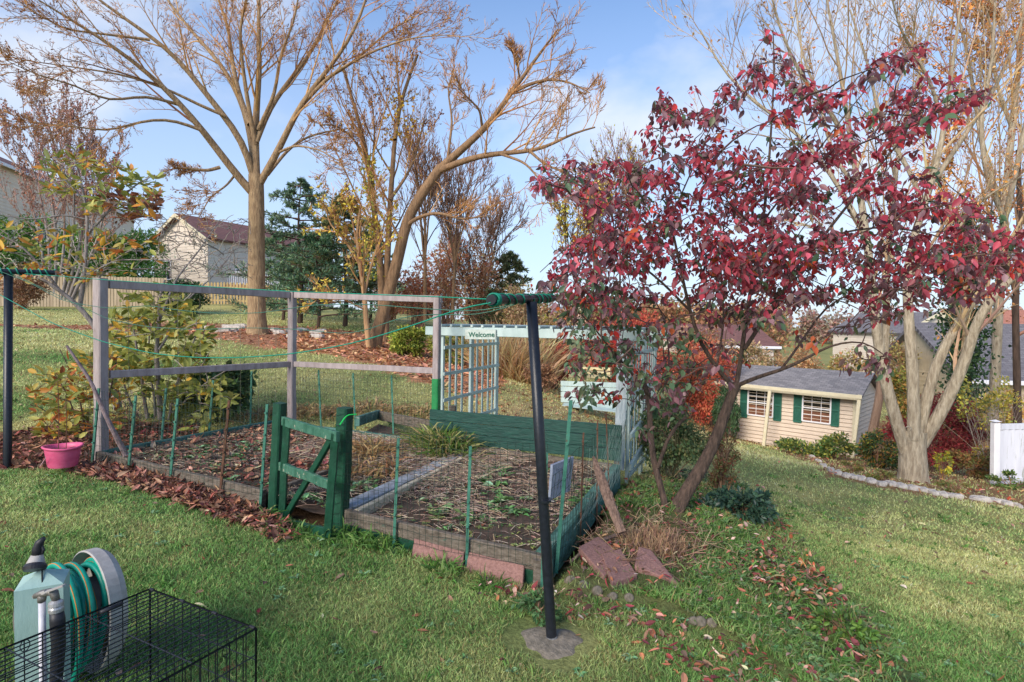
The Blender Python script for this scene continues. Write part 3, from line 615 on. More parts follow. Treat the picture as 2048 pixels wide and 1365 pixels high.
for (t, b_, lb) in fl:
    p0 = onfront(*b_, v=-.05); p1 = onfront(*t, v=-.05); stake(p0, p1, M_STAKE if 'rusty' not in lb else M_RUST, lb)
for (t, b_, lb) in (((797,877),(787,1078),'first green stake right of the gate'),((941,893),(933,1104),'green stake between the two leaning pink pavers'),((1093,906),(1083,1177),'dark green stake close behind the black clothesline post')):
    p0 = onfront(*b_, v=-.05); p1 = onfront(*t, v=-.05); stake(p0, p1, M_STAKE, lb)
for (t, b_, lb) in (((332,777),(320,885),'stake at the left side board in front of the magnolia stems'),((426,761),(416,866),'stake between magnolia bush and dark leafy bush'),((503,743),(500,850),'stake right of the dark leafy bush')):
    p0 = onside(*b_, u=4.68); p1 = onside(*t, u=4.68); stake(p0, p1, M_STAKE, lb)
for (t, b_, lb) in (((637,740),(642,838),'back fence stake right of the middle grey post'),((706,746),(711,840),'back fence stake above the right gate post'),((783,751),(787,853),'back fence stake left of the green plank wall')):
    p0 = onplane(*b_, G(0, 2.34, 0), FN); p1 = onplane(*t, G(0, 2.34, 0), FN); stake(p0, p1, M_STAKE, lb)
p0 = onside(1113, 1112, -.06); p1 = onplane(1142, 801, p0, A([GV[0], GV[1]+.6, 0])); stake(p0, p1, M_STAKE, 'tall leaning green stake holding the grey plaque', r=.012)
for (t, b_, m_, lb) in (((1167,866),(1160,1081),M_RUST,'rusty topped stake right of the grey plaque'),((1195,841),(1194,1056),M_RUST,'dark rusty rod behind the leaning log'),((1212,825),(1220,985),M_RUST,'rightmost thin rusty rod near the arbor')):
    p0 = onside(*b_, -.06); p1 = onside(*t, -.06); p1 = P(t[0], t[1], p0[1]); stake(p0, p1, m_, lb, r=.006)
# ================================================================== WIRE MESH
def wiremesh(T, a, b, z0, z1a, z1b, dx=.05, dz=.09, r=.0016, wob=.004, name='wire_panel'):
    a = A(a, float); b = A(b, float); L = np.linalg.norm(b-a); n = int(L/dx); g = Geo(); m_ = 14
    t = np.linspace(0, 1, n+1)
    nd = A([-(b-a)[1], (b-a)[0], 0])/L
    wave = lambda tt, ff: nd*0.02*math.sin(tt*9+ff*3)
    Pt = []
    for ti in t:
        top = z1a*(1-ti)+z1b*ti; zz = np.linspace(0, 1, 5); c = a*(1-ti)+b*ti
        Pt.append([np.r_[c[:2], z0+(top-z0)*f]+wave(ti, f)+rng.normal(0, wob, 3)*(f > 0) for f in zz])
    g.tubes(A(Pt), np.full((len(Pt), 5), r), 3)
    k = int((max(z1a, z1b)-z0)/dz); Ph = []
    for j in range(k+1):
        f = j/k; q = []
        for ti in np.linspace(0, 1, m_):
            top = z1a*(1-ti)+z1b*ti; c = a*(1-ti)+b*ti; q.append(np.r_[c[:2], z0+(top-z0)*f]+wave(ti, f)+A([0, 0, rng.normal(0, wob)]))
        Ph.append(q)
    g.tubes(A(Ph), np.full((len(Ph), m_), r), 3); T.part(name, g, M_WIRE)
T = Thing('wire_fence', 'thin green wire mesh along the front of the left bed, left of the gate', 'wire fence', G(3.5, -.06, .2), 'wire mesh garden fences'); wiremesh(T, G(4.72, -.065, 0), G(2.4, -.065, 0), .25, .98, .92)
T = Thing('wire_fence', 'thin green wire mesh along the front of the right bed, right of the gate', 'wire fence', G(.8, -.06, .2), 'wire mesh garden fences'); wiremesh(T, G(1.58, -.065, 0), G(-.06, -.065, 0), .12, .86, .93)
T = Thing('wire_fence', 'wire mesh along the back edge below the grey middle rail', 'wire fence', G(3.3, 2.33, .2), 'wire mesh garden fences'); wiremesh(T, G(4.5, 2.33, 0), G(2.2, 2.33, 0), .25, 1.0, .98)
T = Thing('wire_fence', 'wire mesh along the left side of the left bed by the magnolia', 'wire fence', G(4.7, 1.2, .2), 'wire mesh garden fences'); wiremesh(T, G(4.69, .05, 0), G(4.69, 2.25, 0), .25, .95, .95)
T = Thing('wire_fence', 'wire mesh along the right side of the right bed by the leaning log', 'wire fence', G(-.06, 1.2, .2), 'wire mesh garden fences'); wiremesh(T, G(-.07, .05, 0), G(-.07, 1.0, 0), .05, .7, .8, dx=.04)
g = Geo()   # sagging diagonal netting
for k in range(16):
    v0 = .55+k*.09; z0 = .30+.0*k; a = G(-.07, v0, .18); b_ = G(-.07, min(v0+1.0, 2.2), .74); t = np.linspace(0, 1, 12)[:, None]; c = a*(1-t)+b_*t; c[:, 2] -= .10*np.sin(t[:, 0]*math.pi); c += rng.normal(0, .005, c.shape); f = min(1, (2.2-v0)/1.0); g.tubes(c, np.full(12, .0017), 3)
for k in range(10):
    v0 = .9+k*.13; a = G(-.07, v0, .72); b_ = G(-.07, v0-.12, .2); t = np.linspace(0, 1, 8)[:, None]; c = a*(1-t)+b_*t; c += rng.normal(0, .006, c.shape); g.tubes(c, np.full(8, .0013), 3)
T.part('loose_netting', g, mat('pale_wire', s(150,170,160), s(110,130,120), bump=0, metal=.3, rough=.4))
# ================================================================== ARBOR
AZ0 = .0; AX = A([1.26, 6.08]); AXL = A([-.86, 7.0]); ad = norm(AXL-AX); av = GV; ALN = np.linalg.norm(AXL-AX)
def R(a, d, z): q = AX+ad*a+av*d; return A([q[0], q[1], z])      # a along the front (right to left), d to the back
T = Thing('garden_arbor', 'pale mint painted wooden arbor with lattice sides and a slatted top', 'arbor', R(ALN/2, .8, .2))
ztop = 1.62
for d_ in (-.02, 1.64):
    g = Geo(); g.beam(R(-.15, d_, ztop-.055), R(ALN+.22, d_, ztop-.055), .035, .105, seg=6, wob=.002); T.part('top_beam', g, M_WHITEP)
for k in range(17):
    a = .02+k*(ALN-.02)/16; g = Geo(); g.beam(R(a, -.045+rng.normal(0, .006), ztop+.014), R(a, 1.72, ztop+.014), .030, .030, seg=3, wob=.002); T.part('top_slat', g, M_WHITEP)
def lattice(a, z0, name):
    for d_ in (.02, .78, 1.58):
        w = .085 if d_ > .5 else .045
        g = Geo(); q0 = R(a, d_, z0-.1); q1 = R(a, d_, ztop-.1); g.beam(q0, q1, .035, w, up=(GV[0], GV[1], 0)); T.part('post', g, M_WHITEP)
    for d_ in (.2, .36, .52, .95, 1.12, 1.3, 1.44):
        g = Geo(); g.beam(R(a, d_, z0+rng.uniform(-.08, .02)), R(a, d_, ztop-.09), .014, .042, up=(GV[0], GV[1], 0)); T.part('lattice_slat', g, M_WHITEP)
    for z in np.linspace(z0+.08, ztop-.26, 4):
        g = Geo(); g.beam(R(a-.03, .0, z), R(a-.03, 1.6, z+.01), .014, .042); T.part('lattice_rail', g, M_WHITEP)
lattice(ALN, .30, 'left'); lattice(0.0, -.02, 'right')
g = Geo(); g.beam(R(.07, -.04, .12), R(.07, -.04, ztop-.1), .11, .02, up=(GV[0], GV[1], 0)); T.part('wide_board', g, mat('grained_pale_board', s(206,216,218), s(150,166,172), scale=7, stretch=(9, 9, 1.2), bump=.3))
for z in (.30, .62): 
    g = Geo(); g.beam(R(-.06, -.12, z-.12), R(-.06, .75, z-.02), .03, .075, seg=3); T.part('lattice_brace', g, M_WHITEP)
# welcome sign
T = Thing('welcome_sign', 'small pale board hand lettered Welcome in green on the arbor beam', 'sign', P(962, 669, 6.7))
q0 = ALN-.0; 
def onbeam(px, py, off=.05): return onplane(px, py, R(0, -.02-off, 0), A([av[0], av[1], 0]))
g = Geo(); a = onbeam(931, 669); b_ = onbeam(992, 669.5); g.beam(a, b_, .02, abs(onbeam(960, 659)[2]-onbeam(960, 679)[2]), up=(0, 0, 1)); T.part('sign_board', g, mat('sign_board_paint', s(196,206,198), s(170,182,174), scale=20, bump=.15))
cu = bpy.data.curves.new('lettering', 'FONT'); cu.body = 'Welcome'; cu.size = 1; cu.extrude = .02; cu.align_x = 'CENTER'; cu.align_y = 'CENTER'; cu.offset = .012
tmp = bpy.data.objects.new('tmp', cu); COL.objects.link(tmp); bpy.context.view_layer.update()
me = bpy.data.meshes.new_from_object(tmp); bpy.data.objects.remove(tmp)
vv = A([v.co[:] for v in me.vertices]); wx = vv[:, 0].max()-vv[:, 0].min(); L0 = np.linalg.norm(onbeam(937, 669)-onbeam(989, 669)); sc_ = L0/wx; hy_ = vv[:, 1].max()-vv[:, 1].min()
cen = onbeam(962.5, 669.5, .065); xd = norm(onbeam(989, 669)-onbeam(937, 669)); zd = A([0, 0, 1.0]); nd = A([-av[0], -av[1], 0])
hand = .012*np.sin(vv[:, 0]*5)
W_ = cen+xd*(vv[:, 0:1]-.5*(vv[:, 0].max()+vv[:, 0].min()))*sc_+zd*((vv[:, 1:2]-.5*(vv[:, 1].max()+vv[:, 1].min())+hand[:, None])*sc_*.95)+nd*(vv[:, 2:3]*sc_*.3)
for i, v in enumerate(me.vertices): v.co = W_[i]-T.loc
me.materials.append(mat('green_lettering', s(30,104,84), s(20,84,66), bump=0)); o = bpy.data.objects.new('lettering', me); COL.objects.link(o); o.parent = T.o
# ================================================================== CLOTHESLINE POSTS
def ring_wrap(p0, p1, r, turns, rr, n=220):
    t = np.linspace(0, 1, n); d = p1-p0; x = norm(d); y = norm(np.cross(x, A([0, 0, 1.]))); z = np.cross(x, y); a = t*turns*6.283+np.sin(t*17)*.8
    return p0+d*(t+.012*np.sin(t*40))[:, None]+y*np.cos(a)[:, None]*(r+rr)+z*np.sin(a)[:, None]*(r+rr), np.full(n, rr)
T = Thing('clothesline_post', 'black T shaped post leaning in the foreground, green cord wound round its arm', 'clothesline post', gp(1103, 1283), 'clothesline posts')
b0 = gp(1103, 1285); t0 = P(1063, 604, 2.98)
g = Geo(); g.tubes([b0-A([0, 0, .1]), b0, b0*.5+t0*.5, t0], [.0285]*4, 20, cap=True); T.part('pole', g, M_BLACK, smooth=True)
jn = b0*.425+t0*.575; ju = norm(t0-b0)
g = Geo(); g.tubes([b0-ju*.02, b0+ju*.018], [.0315, .0315], 18, cap=True); T.part('base_collar', g, mat('scuffed_steel', s(150,150,150), s(80,84,90), scale=40, metal=.3, bump=.2))
g = Geo(); c = P(1092, 1001, 3.0); g.tubes([c-ju*.006+A([.0, 0, 0]), c+ju*.006], [.033, .033], 18, cap=True); g.tubes([c+A([.02, -.01, 0]), c+A([.045, -.02, 0.0])], [.008, .008], 8, cap=True); T.part('bolt_collar', g, M_BLACK)
aL = P(982, 600, 2.45); aR = P(1105, 597, 3.55)
g = Geo(); pts = aL*(1-np.linspace(0, 1, 6))[:, None]+aR*np.linspace(0, 1, 6)[:, None]; g.tubes(pts, [.0225]*6, 20, cap=True); T.part('cross_arm', g, M_BLACK)
ARML, ARMR = aL, aR
w_, r_ = ring_wrap(aL*.96+aR*.04, aL*.5+aR*.5, .0225, 4, .0032); w2, r2 = ring_wrap(aL*.985+aR*.015, aL*.94+aR*.06, .0225, 3.5, .0042); w3, r3 = ring_wrap(aL*.46+aR*.54, aL*.03+aR*.97, .0225, 5, .0030)
g = Geo(); g.tubes(w_, r_, 6); g.tubes(w2, r2, 6); g.tubes(w3, r3, 6); T.part('wound_cord', g, M_ROPE, smooth=True)
T = Thing('concrete_footing', 'round worn concrete footing at the foot of the leaning black post', 'footing', b0)
g = Geo(); rr = np.linspace(0, 1, 7); th = np.linspace(0, 2*math.pi, 37)[:-1]; V = [[b0[0]+.0, b0[1], b0[2]+.012]]
for q in rr[1:]:
    for a in th: rad = .165*q*(1+.1*math.sin(3*a)+.06*math.sin(7*a+1)); x_ = b0[0]+rad*math.cos(a)*1.15; y_ = b0[1]-.02+rad*math.sin(a); V.append([x_, y_, gz(A([x_]), A([y_]))[0]+.014-.03*q**4])
fs3 = [[0, 1+j, 1+(j+1) % 36] for j in range(36)]; fs4 = [[1+36*i+j, 1+36*(i+1)+j, 1+36*(i+1)+(j+1) % 36, 1+36*i+(j+1) % 36] for i in range(5) for j in range(36)]
g.add(V, [fs3, fs4]); T.part('footing_slab', g, M_CONC, smooth=True)
T = Thing('clothesline_post', 'upright black T shaped post standing at the left edge behind the pink tub', 'clothesline post', P(15, 935, 5.3), 'clothesline posts')
b0 = P(15, 935, 5.3); t0 = P(17, 546, 5.3)
g = Geo(); g.tubes([b0-A([0, 0, .15]), b0, t0], [.034]*3, 18, cap=True); T.part('pole', g, M_BLACK, smooth=True)
bL = P(-75, 541, 5.1); bR = P(110, 546, 5.5); g = Geo(); g.tubes([bL, bR], [.024]*2, 16, cap=True); T.part('cross_arm', g, M_BLACK)
g = Geo(); w_, r_ = ring_wrap(bL, bR, .024, 12, .006); g.tubes(w_, r_, 5); T.part('wound_cord', g, M_ROPE)
# cords: hang in vertical planes between the arms
def cord(path, A0, A1, r, m_, label):
    d = A1-A0; nrm = A([d[1], -d[0], 0]); pts = [onplane(px, py, A0, nrm) for px, py in path]; q = resamp(pts, 60); g = Geo(); g.tubes(q, np.full(60, r), 5)
    T = Thing('clothesline', label, 'clothesline', q[0], 'green clothesline cords'); T.part('cord', g, m_, smooth=True)
cord([(50,548),(110,552),(208,560),(400,573),(574,583),(760,590),(876,594),(978,599)], bR*.4+bL*.6, ARML, .0028, M_ROPE, 'highest green cord, running along the top of the grey frame')
cord([(0,543),(60,566),(128,603),(218,618),(300,611),(348,620),(421,627),(518,627),(567,620),(616,611),(652,609),(740,609),(863,619),(951,624),(1000,617),(1034,606)], P(0, 543, 5.2), P(1034, 606, 2.9), .0026, M_ROPEG, 'second highest green cord, wavy, dipping behind the grey posts')
cord([(24,548),(110,588),(218,640),(300,655),(393,660),(495,656),(581,658),(650,664),(690,670),(740,660),(798,635),(863,628),(951,632),(1000,620),(1040,606)], P(24, 548, 5.3), P(1040, 606, 3.0), .0026, M_ROPEG, 'third green cord, sagging at the magnolia bush')
cord([(-60,555),(0,590),(102,646),(205,684),(307,708),(393,716),(478,716),(581,709),(700,689),(800,660),(868,637),(930,612),(982,606)], P(-60, 555, 5.1), ARML, .0033, M_ROPE, 'lowest and brightest green cord, sagging in a long curve over the lawn')
# ================================================================== PLAQUE
T = Thing('slate_plaque', 'weathered blue grey plaque with worn lettering fixed to the leaning stake', 'plaque', P(1122, 955, 3.9))
Yp = 3.95
c4 = [P(1106, 931, Yp-.06), P(1148, 914, Yp+.12), P(1140, 982, Yp+.12), P(1101, 1001, Yp-.06)]
nrm = norm(np.cross(c4[1]-c4[0], c4[3]-c4[0])); 
if nrm[1] < 0: nrm = -nrm
V = c4+[p+nrm*.022 for p in c4]
g = Geo(); g.add(V, [[[0,3,2,1],[4,5,6,7],[0,1,5,4],[1,2,6,5],[2,3,7,6],[3,0,4,7]]]); T.part('plaque_board', g, mat('weathered_plaque', s(150,160,178), s(108,116,134), scale=26, stretch=(3, 3, .6), rough=.9, bump=.5))
g = Geo()
for (f, n, a0, a1) in ((.14, 9, .12, .9), (.27, 5, .3, .78), (.5, 8, .12, .88), (.68, 7, .15, .8)):
    for k in range(n):
        u = a0+(a1-a0)*(k+rng.uniform(.1, .5))/n; h = .055
        p = c4[0]*(1-u)*(1-f)+c4[1]*u*(1-f)+c4[3]*(1-u)*f+c4[2]*u*f; q = c4[0]*(1-u)*(1-f-h)+c4[1]*u*(1-f-h)+c4[3]*(1-u)*(f+h)+c4[2]*u*(f+h); g.beam(p-nrm*.0015, q-nrm*.0015, .003, .002, up=(0, 1, 0))
        if k % 2: g.beam(q-nrm*.0015, q+(c4[1]-c4[0])*.06-nrm*.0015, .003, .002)
T.part('worn_lettering', g, mat('worn_paint', s(112,116,132), s(96,100,116), bump=0))
# ================================================================== LEANING LOG + STICK
def rough_log(pts, radii, sides=12, seg=24, amp=.12):
    c = resamp(pts, seg); r = np.interp(np.linspace(0, 1, seg), np.linspace(0, 1, len(radii)), radii); g = Geo(); g.tubes(c, r, sides, cap=True)
    V = g.V[0]; ctr = np.repeat(c, sides, axis=0); k = 1+rng.normal(0, amp, (1, sides)).repeat(seg, 0)*.9+rng.normal(0, amp*.4, (seg, sides)); g.V[0] = ctr+(V-ctr)*k.reshape(-1, 1); return g
T = Thing('leaning_log', 'jagged grey brown weathered log leaning against the bed corner below the dogwood', 'log', P(1240, 1060, 4.15))
g = rough_log([P(1244, 1066, 4.05), P(1225, 1020, 4.15), P(1207, 970, 4.3), P(1192, 930, 4.42), P(1187, 914, 4.45)], [.030, .034, .036, .034, .010], amp=.16); T.part('log_body', g, mat('weathered_log', s(156,128,110), s(104,82,70), scale=18, stretch=(3, 3, 1), bump=1))
T = Thing('leaning_stick', 'thin grey stick leaning against the grey corner post', 'stick', P(240, 900, 5.4))
g = rough_log([P(252, 912, 5.35), P(215, 840, 5.3), P(180, 760, 5.3), P(133, 692, 5.3)], [.024, .018, .014, .01], sides=8, amp=.08); T.part('stick_body', g, mat('grey_stick', s(150,132,132), s(110,92,90), scale=20, bump=.6))
# ================================================================== PAVERS
def slab(T, c4, th, m_, name='slab'):
    n_ = norm(np.cross(c4[1]-c4[0], c4[3]-c4[0])); n_ = n_ if n_[1] > 0 or n_[2] < 0 else -n_
    V = []
    for off in (0, th):
        for p in c4: V.append(p+n_*off)
    g = Geo(); g.add(V, [[[0,3,2,1],[4,5,6,7],[0,1,5,4],[1,2,6,5],[2,3,7,6],[3,0,4,7]]]); o = T.part(name, g, m_)
    b = o.modifiers.new('bevel', 'BEVEL'); b.width = .006; b.segments = 2
def lean(tl, tr, br, bl, label):
    c = [onfront(*tl, v=-.035), onfront(*tr, v=-.035), onfront(*br, v=-.10), onfront(*bl, v=-.10)]; c[2][2] -= .02; c[3][2] -= .02
    T = Thing('pink_paver', label, 'paver', c[3], 'pink concrete pavers'); slab(T, c, .03, M_PAVER)
lean((828,1077),(928,1104),(923,1146),(822,1112), 'pink paver leaning on the front board, left of the stake'); lean((936,1104),(1048,1132),(1044,1182),(930,1152), 'pink paver leaning on the front board, right of the stake')
def flat(pts, th, label, lift):
    c = [gp(*p) for p in pts]; c = [A([p[0], p[1], p[2]+l]) for p, l in zip(c, lift)]; T = Thing('pink_paver', label, 'paver', c[0], 'pink concrete pavers')
    V = c+[p-A([0, 0, th]) for p in c]; g = Geo(); g.add(V, [[[0,1,2,3],[7,6,5,4],[0,4,5,1],[1,5,6,2],[2,6,7,3],[3,7,4,0]]]); o = T.part('slab', g, M_PAVER); b = o.modifiers.new('bevel', 'BEVEL'); b.width = .006; b.segments = 2
flat([(1156,1134),(1196,1114),(1250,1152),(1208,1180)], .045, 'pink paver lying lowest in the heap next to the bed corner', [.14,.15,.11,.09])
flat([(1202,1150),(1240,1140),(1274,1186),(1224,1200)], .045, 'pink paver on the middle of the heap, corner pointing at the viewer', [.13,.14,.10,.10])
flat([(1276,1142),(1300,1146),(1356,1200),(1268,1170)], .045, 'rightmost flat pink paver in the heap', [.17,.16,.10,.12])
flat([(1160,1150),(1190,1160),(1200,1185),(1165,1172)], .04, 'small broken pink paver under the others beside the root', [.06,.06,.05,.05])
# edging pegs
for i, (px, py, r) in enumerate(((1141,1180,.034),(1166,1190,.034),(1194,1198,.032),(1257,1215,.03),(1225,1212,.026),(1400,1262,.032),(1422,1264,.03),(1573,1290,.032),(1612,1294,.032),(1636,1300,.032),(1386,1255,.026))):
    p = gp(px, py); T = Thing('edging_peg', ['grey round concrete edging peg closest to the black post','second round edging peg from the black post','third round edging peg from the black post','round edging peg below the middle paver','half buried edging peg between third and fourth','pale edging peg by the red leaf, left one','pale edging peg by the red leaf, right one','grey round edging peg, left of three near bottom edge','grey round edging peg, middle of three near bottom edge','grey round edging peg, right of three near bottom edge','small edging peg hidden in leaves left of the red leaf'][i], 'edging', p, 'round concrete edging pegs')
    d = A([.25, -.75, .6]); d = norm(d); g = Geo(); c = p+A([0, 0, .035]); g.tubes([c-d*.08, c+d*.01, c+d*.022, c+d*.028], [r, r, r*.86, r*.5], 18, cap=True); T.part('peg_body', g, M_CONC, smooth=False)

# broad leaved lawn weeds
g = Geo(); x, y = sample_view(420, 1.8, 7); k = (~nograss(x, y)) & (fb(x+4, y, 1.4) > .45)
for a, b in zip(x[k], y[k]): rosette(g, a, b, float(gz(A([a]), A([b]))[0])+.012, 9, rng.uniform(.022, .04), [s(116,156,112), s(100,140,96), s(134,170,126)], up=.5, w=.5)
o = bpy.data.objects.new('lawn_weeds', g.mesh('lawn_weeds', MATS['leaf_green'])); COL.objects.link(o); tagit(o, 'small broad leaved weeds growing in the near lawn', 'weeds', kind='stuff')

# low ground cover on the mound under the dogwood
g = Geo(); x, y = polysample(Z_MOUND, 900); k = ~inpoly(x, y, Z_HEAP)
for a, b in zip(x[k], y[k]): rosette(g, a, b, float(gz(A([a]), A([b]))[0])+.015+.03*rng.random(), 10, rng.uniform(.025, .05), [s(92,128,76), s(76,108,64), s(110,144,90), s(120,130,84)], up=.6, w=.42)
o = bpy.data.objects.new('ground_cover', g.mesh('ground_cover', MATS['leaf_green'])); COL.objects.link(o); tagit(o, 'low green ground cover growing on the mound below the dogwood', 'ground cover', kind='stuff')
# ================================================================== HOSE POST, REEL, CRATE, TUB
M_POSTP = mat('pale_teal_post_paint', s(164,192,184), s(136,168,162), scale=10, stretch=(1,1,.3), rough=.6, bump=.2, c3=s(116,128,116), c3t=.72)
M_PVC = mat('white_pipe', s(206,206,212), s(176,176,186), scale=20, rough=.45, bump=.05)
M_BRASS = mat('dull_metal', s(150,146,140), s(92,88,84), scale=30, rough=.5, metal=.6, bump=.3)
M_PLBLK = mat('black_plastic', s(44,44,50), s(28,28,32), scale=30, rough=.5, bump=.05)
M_GREYPL = mat('grey_plastic', s(182,178,174), s(150,146,142), scale=12, rough=.6, bump=.15)
HP = P(86, 1150, 2.15); hx, hy = HP[0], HP[1]
T = Thing('faucet_post', 'pale teal square wooden post with pointed top carrying the garden faucet', 'post', gp(86, 1330) if False else [hx, hy, gz(A([hx]), A([hy]))[0]])
zg = T.loc[2]; zp = Zat(60, 1172, 2.1); zpk = Zat(92, 1138, 2.15)
ang = math.radians(30); e1 = A([math.cos(ang), math.sin(ang), 0]); e2 = A([-math.sin(ang), math.cos(ang), 0]); hw = .072
def pc(a, b, z): return A([hx, hy, z])+e1*a+e2*b
g = Geo(); V = [pc(a, b, z) for z in (zg-.1, zp) for a, b in ((-hw,-hw),(hw,-hw),(hw,hw),(-hw,hw))]+[pc(0, 0, zpk)]
g.add(V, [[[0,1,5,4],[1,2,6,5],[2,3,7,6],[3,0,4,7]], [[4,5,8],[5,6,8],[6,7,8],[7,4,8]]]); T.part('post_body', g, M_POSTP)
g = Geo(); c0 = pc(-.01, -hw-.002, zpk-.05); g.tubes(resamp([pc(.0, -hw*.2, zpk-.0), pc(.01, -hw-.003, zp), pc(.008, -hw-.003, zp-.15), pc(.016, -hw-.003, zp-.32), pc(.014, -hw-.003, zg+.1)], 20), np.linspace(.003, .002, 20), 4); T.part('crack', g, mat('dark_crack', s(40,44,44), s(30,30,30), bump=0))
Yf = hy-.14
T = Thing('garden_faucet', 'old metal garden faucet with flat lever on a white riser pipe', 'faucet', P(84, 1240, Yf))
pp0 = P(84, 1199, Yf); g = Geo(); g.tubes([A([pp0[0], pp0[1], zg-.05]), pp0], [.011, .011], 14, cap=True); T.part('riser_pipe', g, M_PVC, smooth=True)
g = Geo(); g.tubes([P(83, 1204, Yf), P(84, 1196, Yf), P(84, 1183, Yf)], [.0125, .014, .012], 12, cap=True); g.tubes([P(69, 1193, Yf), P(84, 1188, Yf), P(100, 1184, Yf), P(108, 1186, Yf), P(112, 1200, Yf)], [.009, .014, .013, .015, .013], 12, cap=True); T.part('faucet_body', g, M_BRASS, smooth=True)
g = Geo(); g.tubes([P(106, 1188, Yf), P(106, 1179, Yf)], [.012, .010], 12, cap=True); T.part('valve_stem', g, M_BRASS)
g = Geo(); g.beam(P(92, 1184, Yf-.02), P(129, 1171, Yf-.02), .018, .006); g.beam(P(68, 1194, Yf), P(92, 1184, Yf-.01), .012, .012); T.part('lever_handle', g, M_GREYPL)
T = Thing('hose_connector', 'black hose end with ribbed silver coupling hanging from the faucet', 'hose fitting', P(113, 1230, Yf))
g = Geo(); prof = [(1200, .013), (1204, .022), (1210, .024), (1212, .021), (1216, .024), (1222, .024), (1225, .02)]; g.tubes([P(112+.02*(y-1200), y, Yf) for y, r in prof], [r for y, r in prof], 20, cap=True); T.part('coupling', g, mat('silver_coupling', s(190,188,186), s(150,150,150), scale=40, metal=.5, rough=.35, bump=.1), smooth=False)
g = Geo(); g.tubes([P(113, 1224, Yf), P(115, 1240, Yf), P(117, 1290, Yf), P(112, 1370, Yf), P(100, 1450, Yf)], [.021, .0235, .022, .02, .018], 16, cap=True); T.part('rubber_sleeve', g, M_PLBLK, smooth=True)
# nozzle resting on post top
T = Thing('hose_nozzle', 'black hose spray nozzle resting head down on the post top', 'hose nozzle', P(70, 1135, 2.14))
Yn = 2.14
g = Geo(); g.tubes([P(69, 1141, Yn-.02), P(70, 1135, Yn-.015), P(71, 1130, Yn-.01)], [.034, .038, .034], 22, cap=True); T.part('spray_head', g, M_PLBLK, smooth=False)
g = Geo(); g.tubes([P(71, 1130, Yn-.01), P(73, 1118, Yn), P(75, 1106, Yn)], [.032, .024, .016], 18, cap=True); T.part('nozzle_body', g, M_GREYPL, smooth=True)
g = Geo(); g.tubes([P(74, 1110, Yn), P(76, 1098, Yn), P(79, 1086, Yn), P(88, 1077, Yn)], [.018, .018, .014, .008], 14, cap=True); T.part('handle', g, M_PLBLK, smooth=True)
g = Geo(); g.tubes([P(84, 1108, Yn), P(87, 1100, Yn), P(83, 1090, Yn)], [.006, .006, .004], 8, cap=True); T.part('trigger', g, M_PLBLK)
# reel
RC = P(186, 1208, 2.55); rax = norm(A([.49, .87, 0.0])); ru = A([0, 0, 1.0]); rv = norm(np.cross(ru, rax))
T = Thing('hose_reel', 'grey plastic hose reel disc standing behind the teal post', 'hose reel', [RC[0], RC[1], gz(A([RC[0]]), A([RC[1]]))[0]])
def rr_(a, r, th): return RC+rax*a+(rv*math.cos(th)+ru*math.sin(th))*r
dr = .25
def dshape(th, r): # rounded top, straight sides going down
    q = rv*math.cos(th)*r*.80+ru*math.sin(th)*r*(1.0 if math.sin(th) > 0 else 1.25); return q
n_ = 48; g = Geo(); V = []
prof = [(.085, .05), (.075, .72), (.06, .9), (.03, .985), (-.02, 1.0), (-.024, .975), (.045, .89), (.055, .7), (.065, .05)]
for k in range(n_):
    th = 2*math.pi*k/n_
    for a, f in prof: V.append(RC+rax*a+dshape(th, dr*f))
m_ = len(prof); g.add(V, [[[k*m_+j, ((k+1) % n_)*m_+j, ((k+1) % n_)*m_+j+1, k*m_+j+1] for k in range(n_) for j in range(m_-1)]]); T.part('disc', g, M_GREYPL, smooth=False)
g = Geo()
for k in range(10):
    th = 2*math.pi*k/10+.2; a = RC+rax*.05+dshape(th, dr*.3); b_ = RC+rax*.045+dshape(th, dr*.9); g.beam(a, b_, .05, .012, up=rax)
g.tubes([RC-rax*.25, RC+rax*.06], [.12, .12], 20, cap=True); T.part('ribbed_hub', g, mat('dark_grey_plastic', s(112,106,100), s(84,80,76), rough=.7, bump=.1))
T = Thing('garden_hose', 'coiled teal green garden hose with orange stripe wound on the reel', 'garden hose', RC)
pts = []; t_ = np.linspace(0, 1, 620)
th = t_*2*math.pi*13; layer = np.floor(t_*13); rad = .130+.024*np.array([[0, .3, .6, .2, 1, .8, 1.6, 1.3, 1.9, 2.3, 1.2, 2.5, 2.0][int(min(12, l))] for l in t_*13]); off = np.interp(t_*13, np.arange(14), [-.20,-.17,-.14,-.11,-.08,-.05,-.02,-.04,-.09,-.13,-.17,-.12,-.06,-.02])
for _ in range(12): rad[1:-1] = (rad[:-2]+rad[2:]+rad[1:-1])/3
rad = rad+.014*np.sin(th*.37+1)+.009*np.sin(th*1.3)
off = off+.028*np.sin(th*.5+.6)+.012*np.sin(th*.81+2)
Pt = RC+rax*off[:, None]+rv*(np.cos(th)*rad*.8)[:, None]+ru*(np.sin(th)*rad*1.02+np.where(np.sin(th) < 0, np.sin(th)*rad*.55, 0)+.02)[:, None]
g = Geo(); g.tubes(Pt, np.full(620, .0140), 10); T.part('hose_tube', g, mat('teal_hose', s(22,158,136), s(14,132,114), scale=30, rough=.4, bump=.05), smooth=True)
tg = norm(np.gradient(Pt, axis=0)); outw = norm(Pt-(RC+rax*off[:, None])); sdv = norm(np.cross(tg, outw)); ph = np.sin(t_*31)*.7
Ps = Pt+(outw*np.cos(ph)[:, None]+sdv*np.sin(ph)[:, None])*.0127
g = Geo(); g.tubes(Ps, np.full(620, .0024), 5); T.part('orange_stripe', g, mat('orange_stripe', s(206,132,52), s(190,112,40), bump=0))
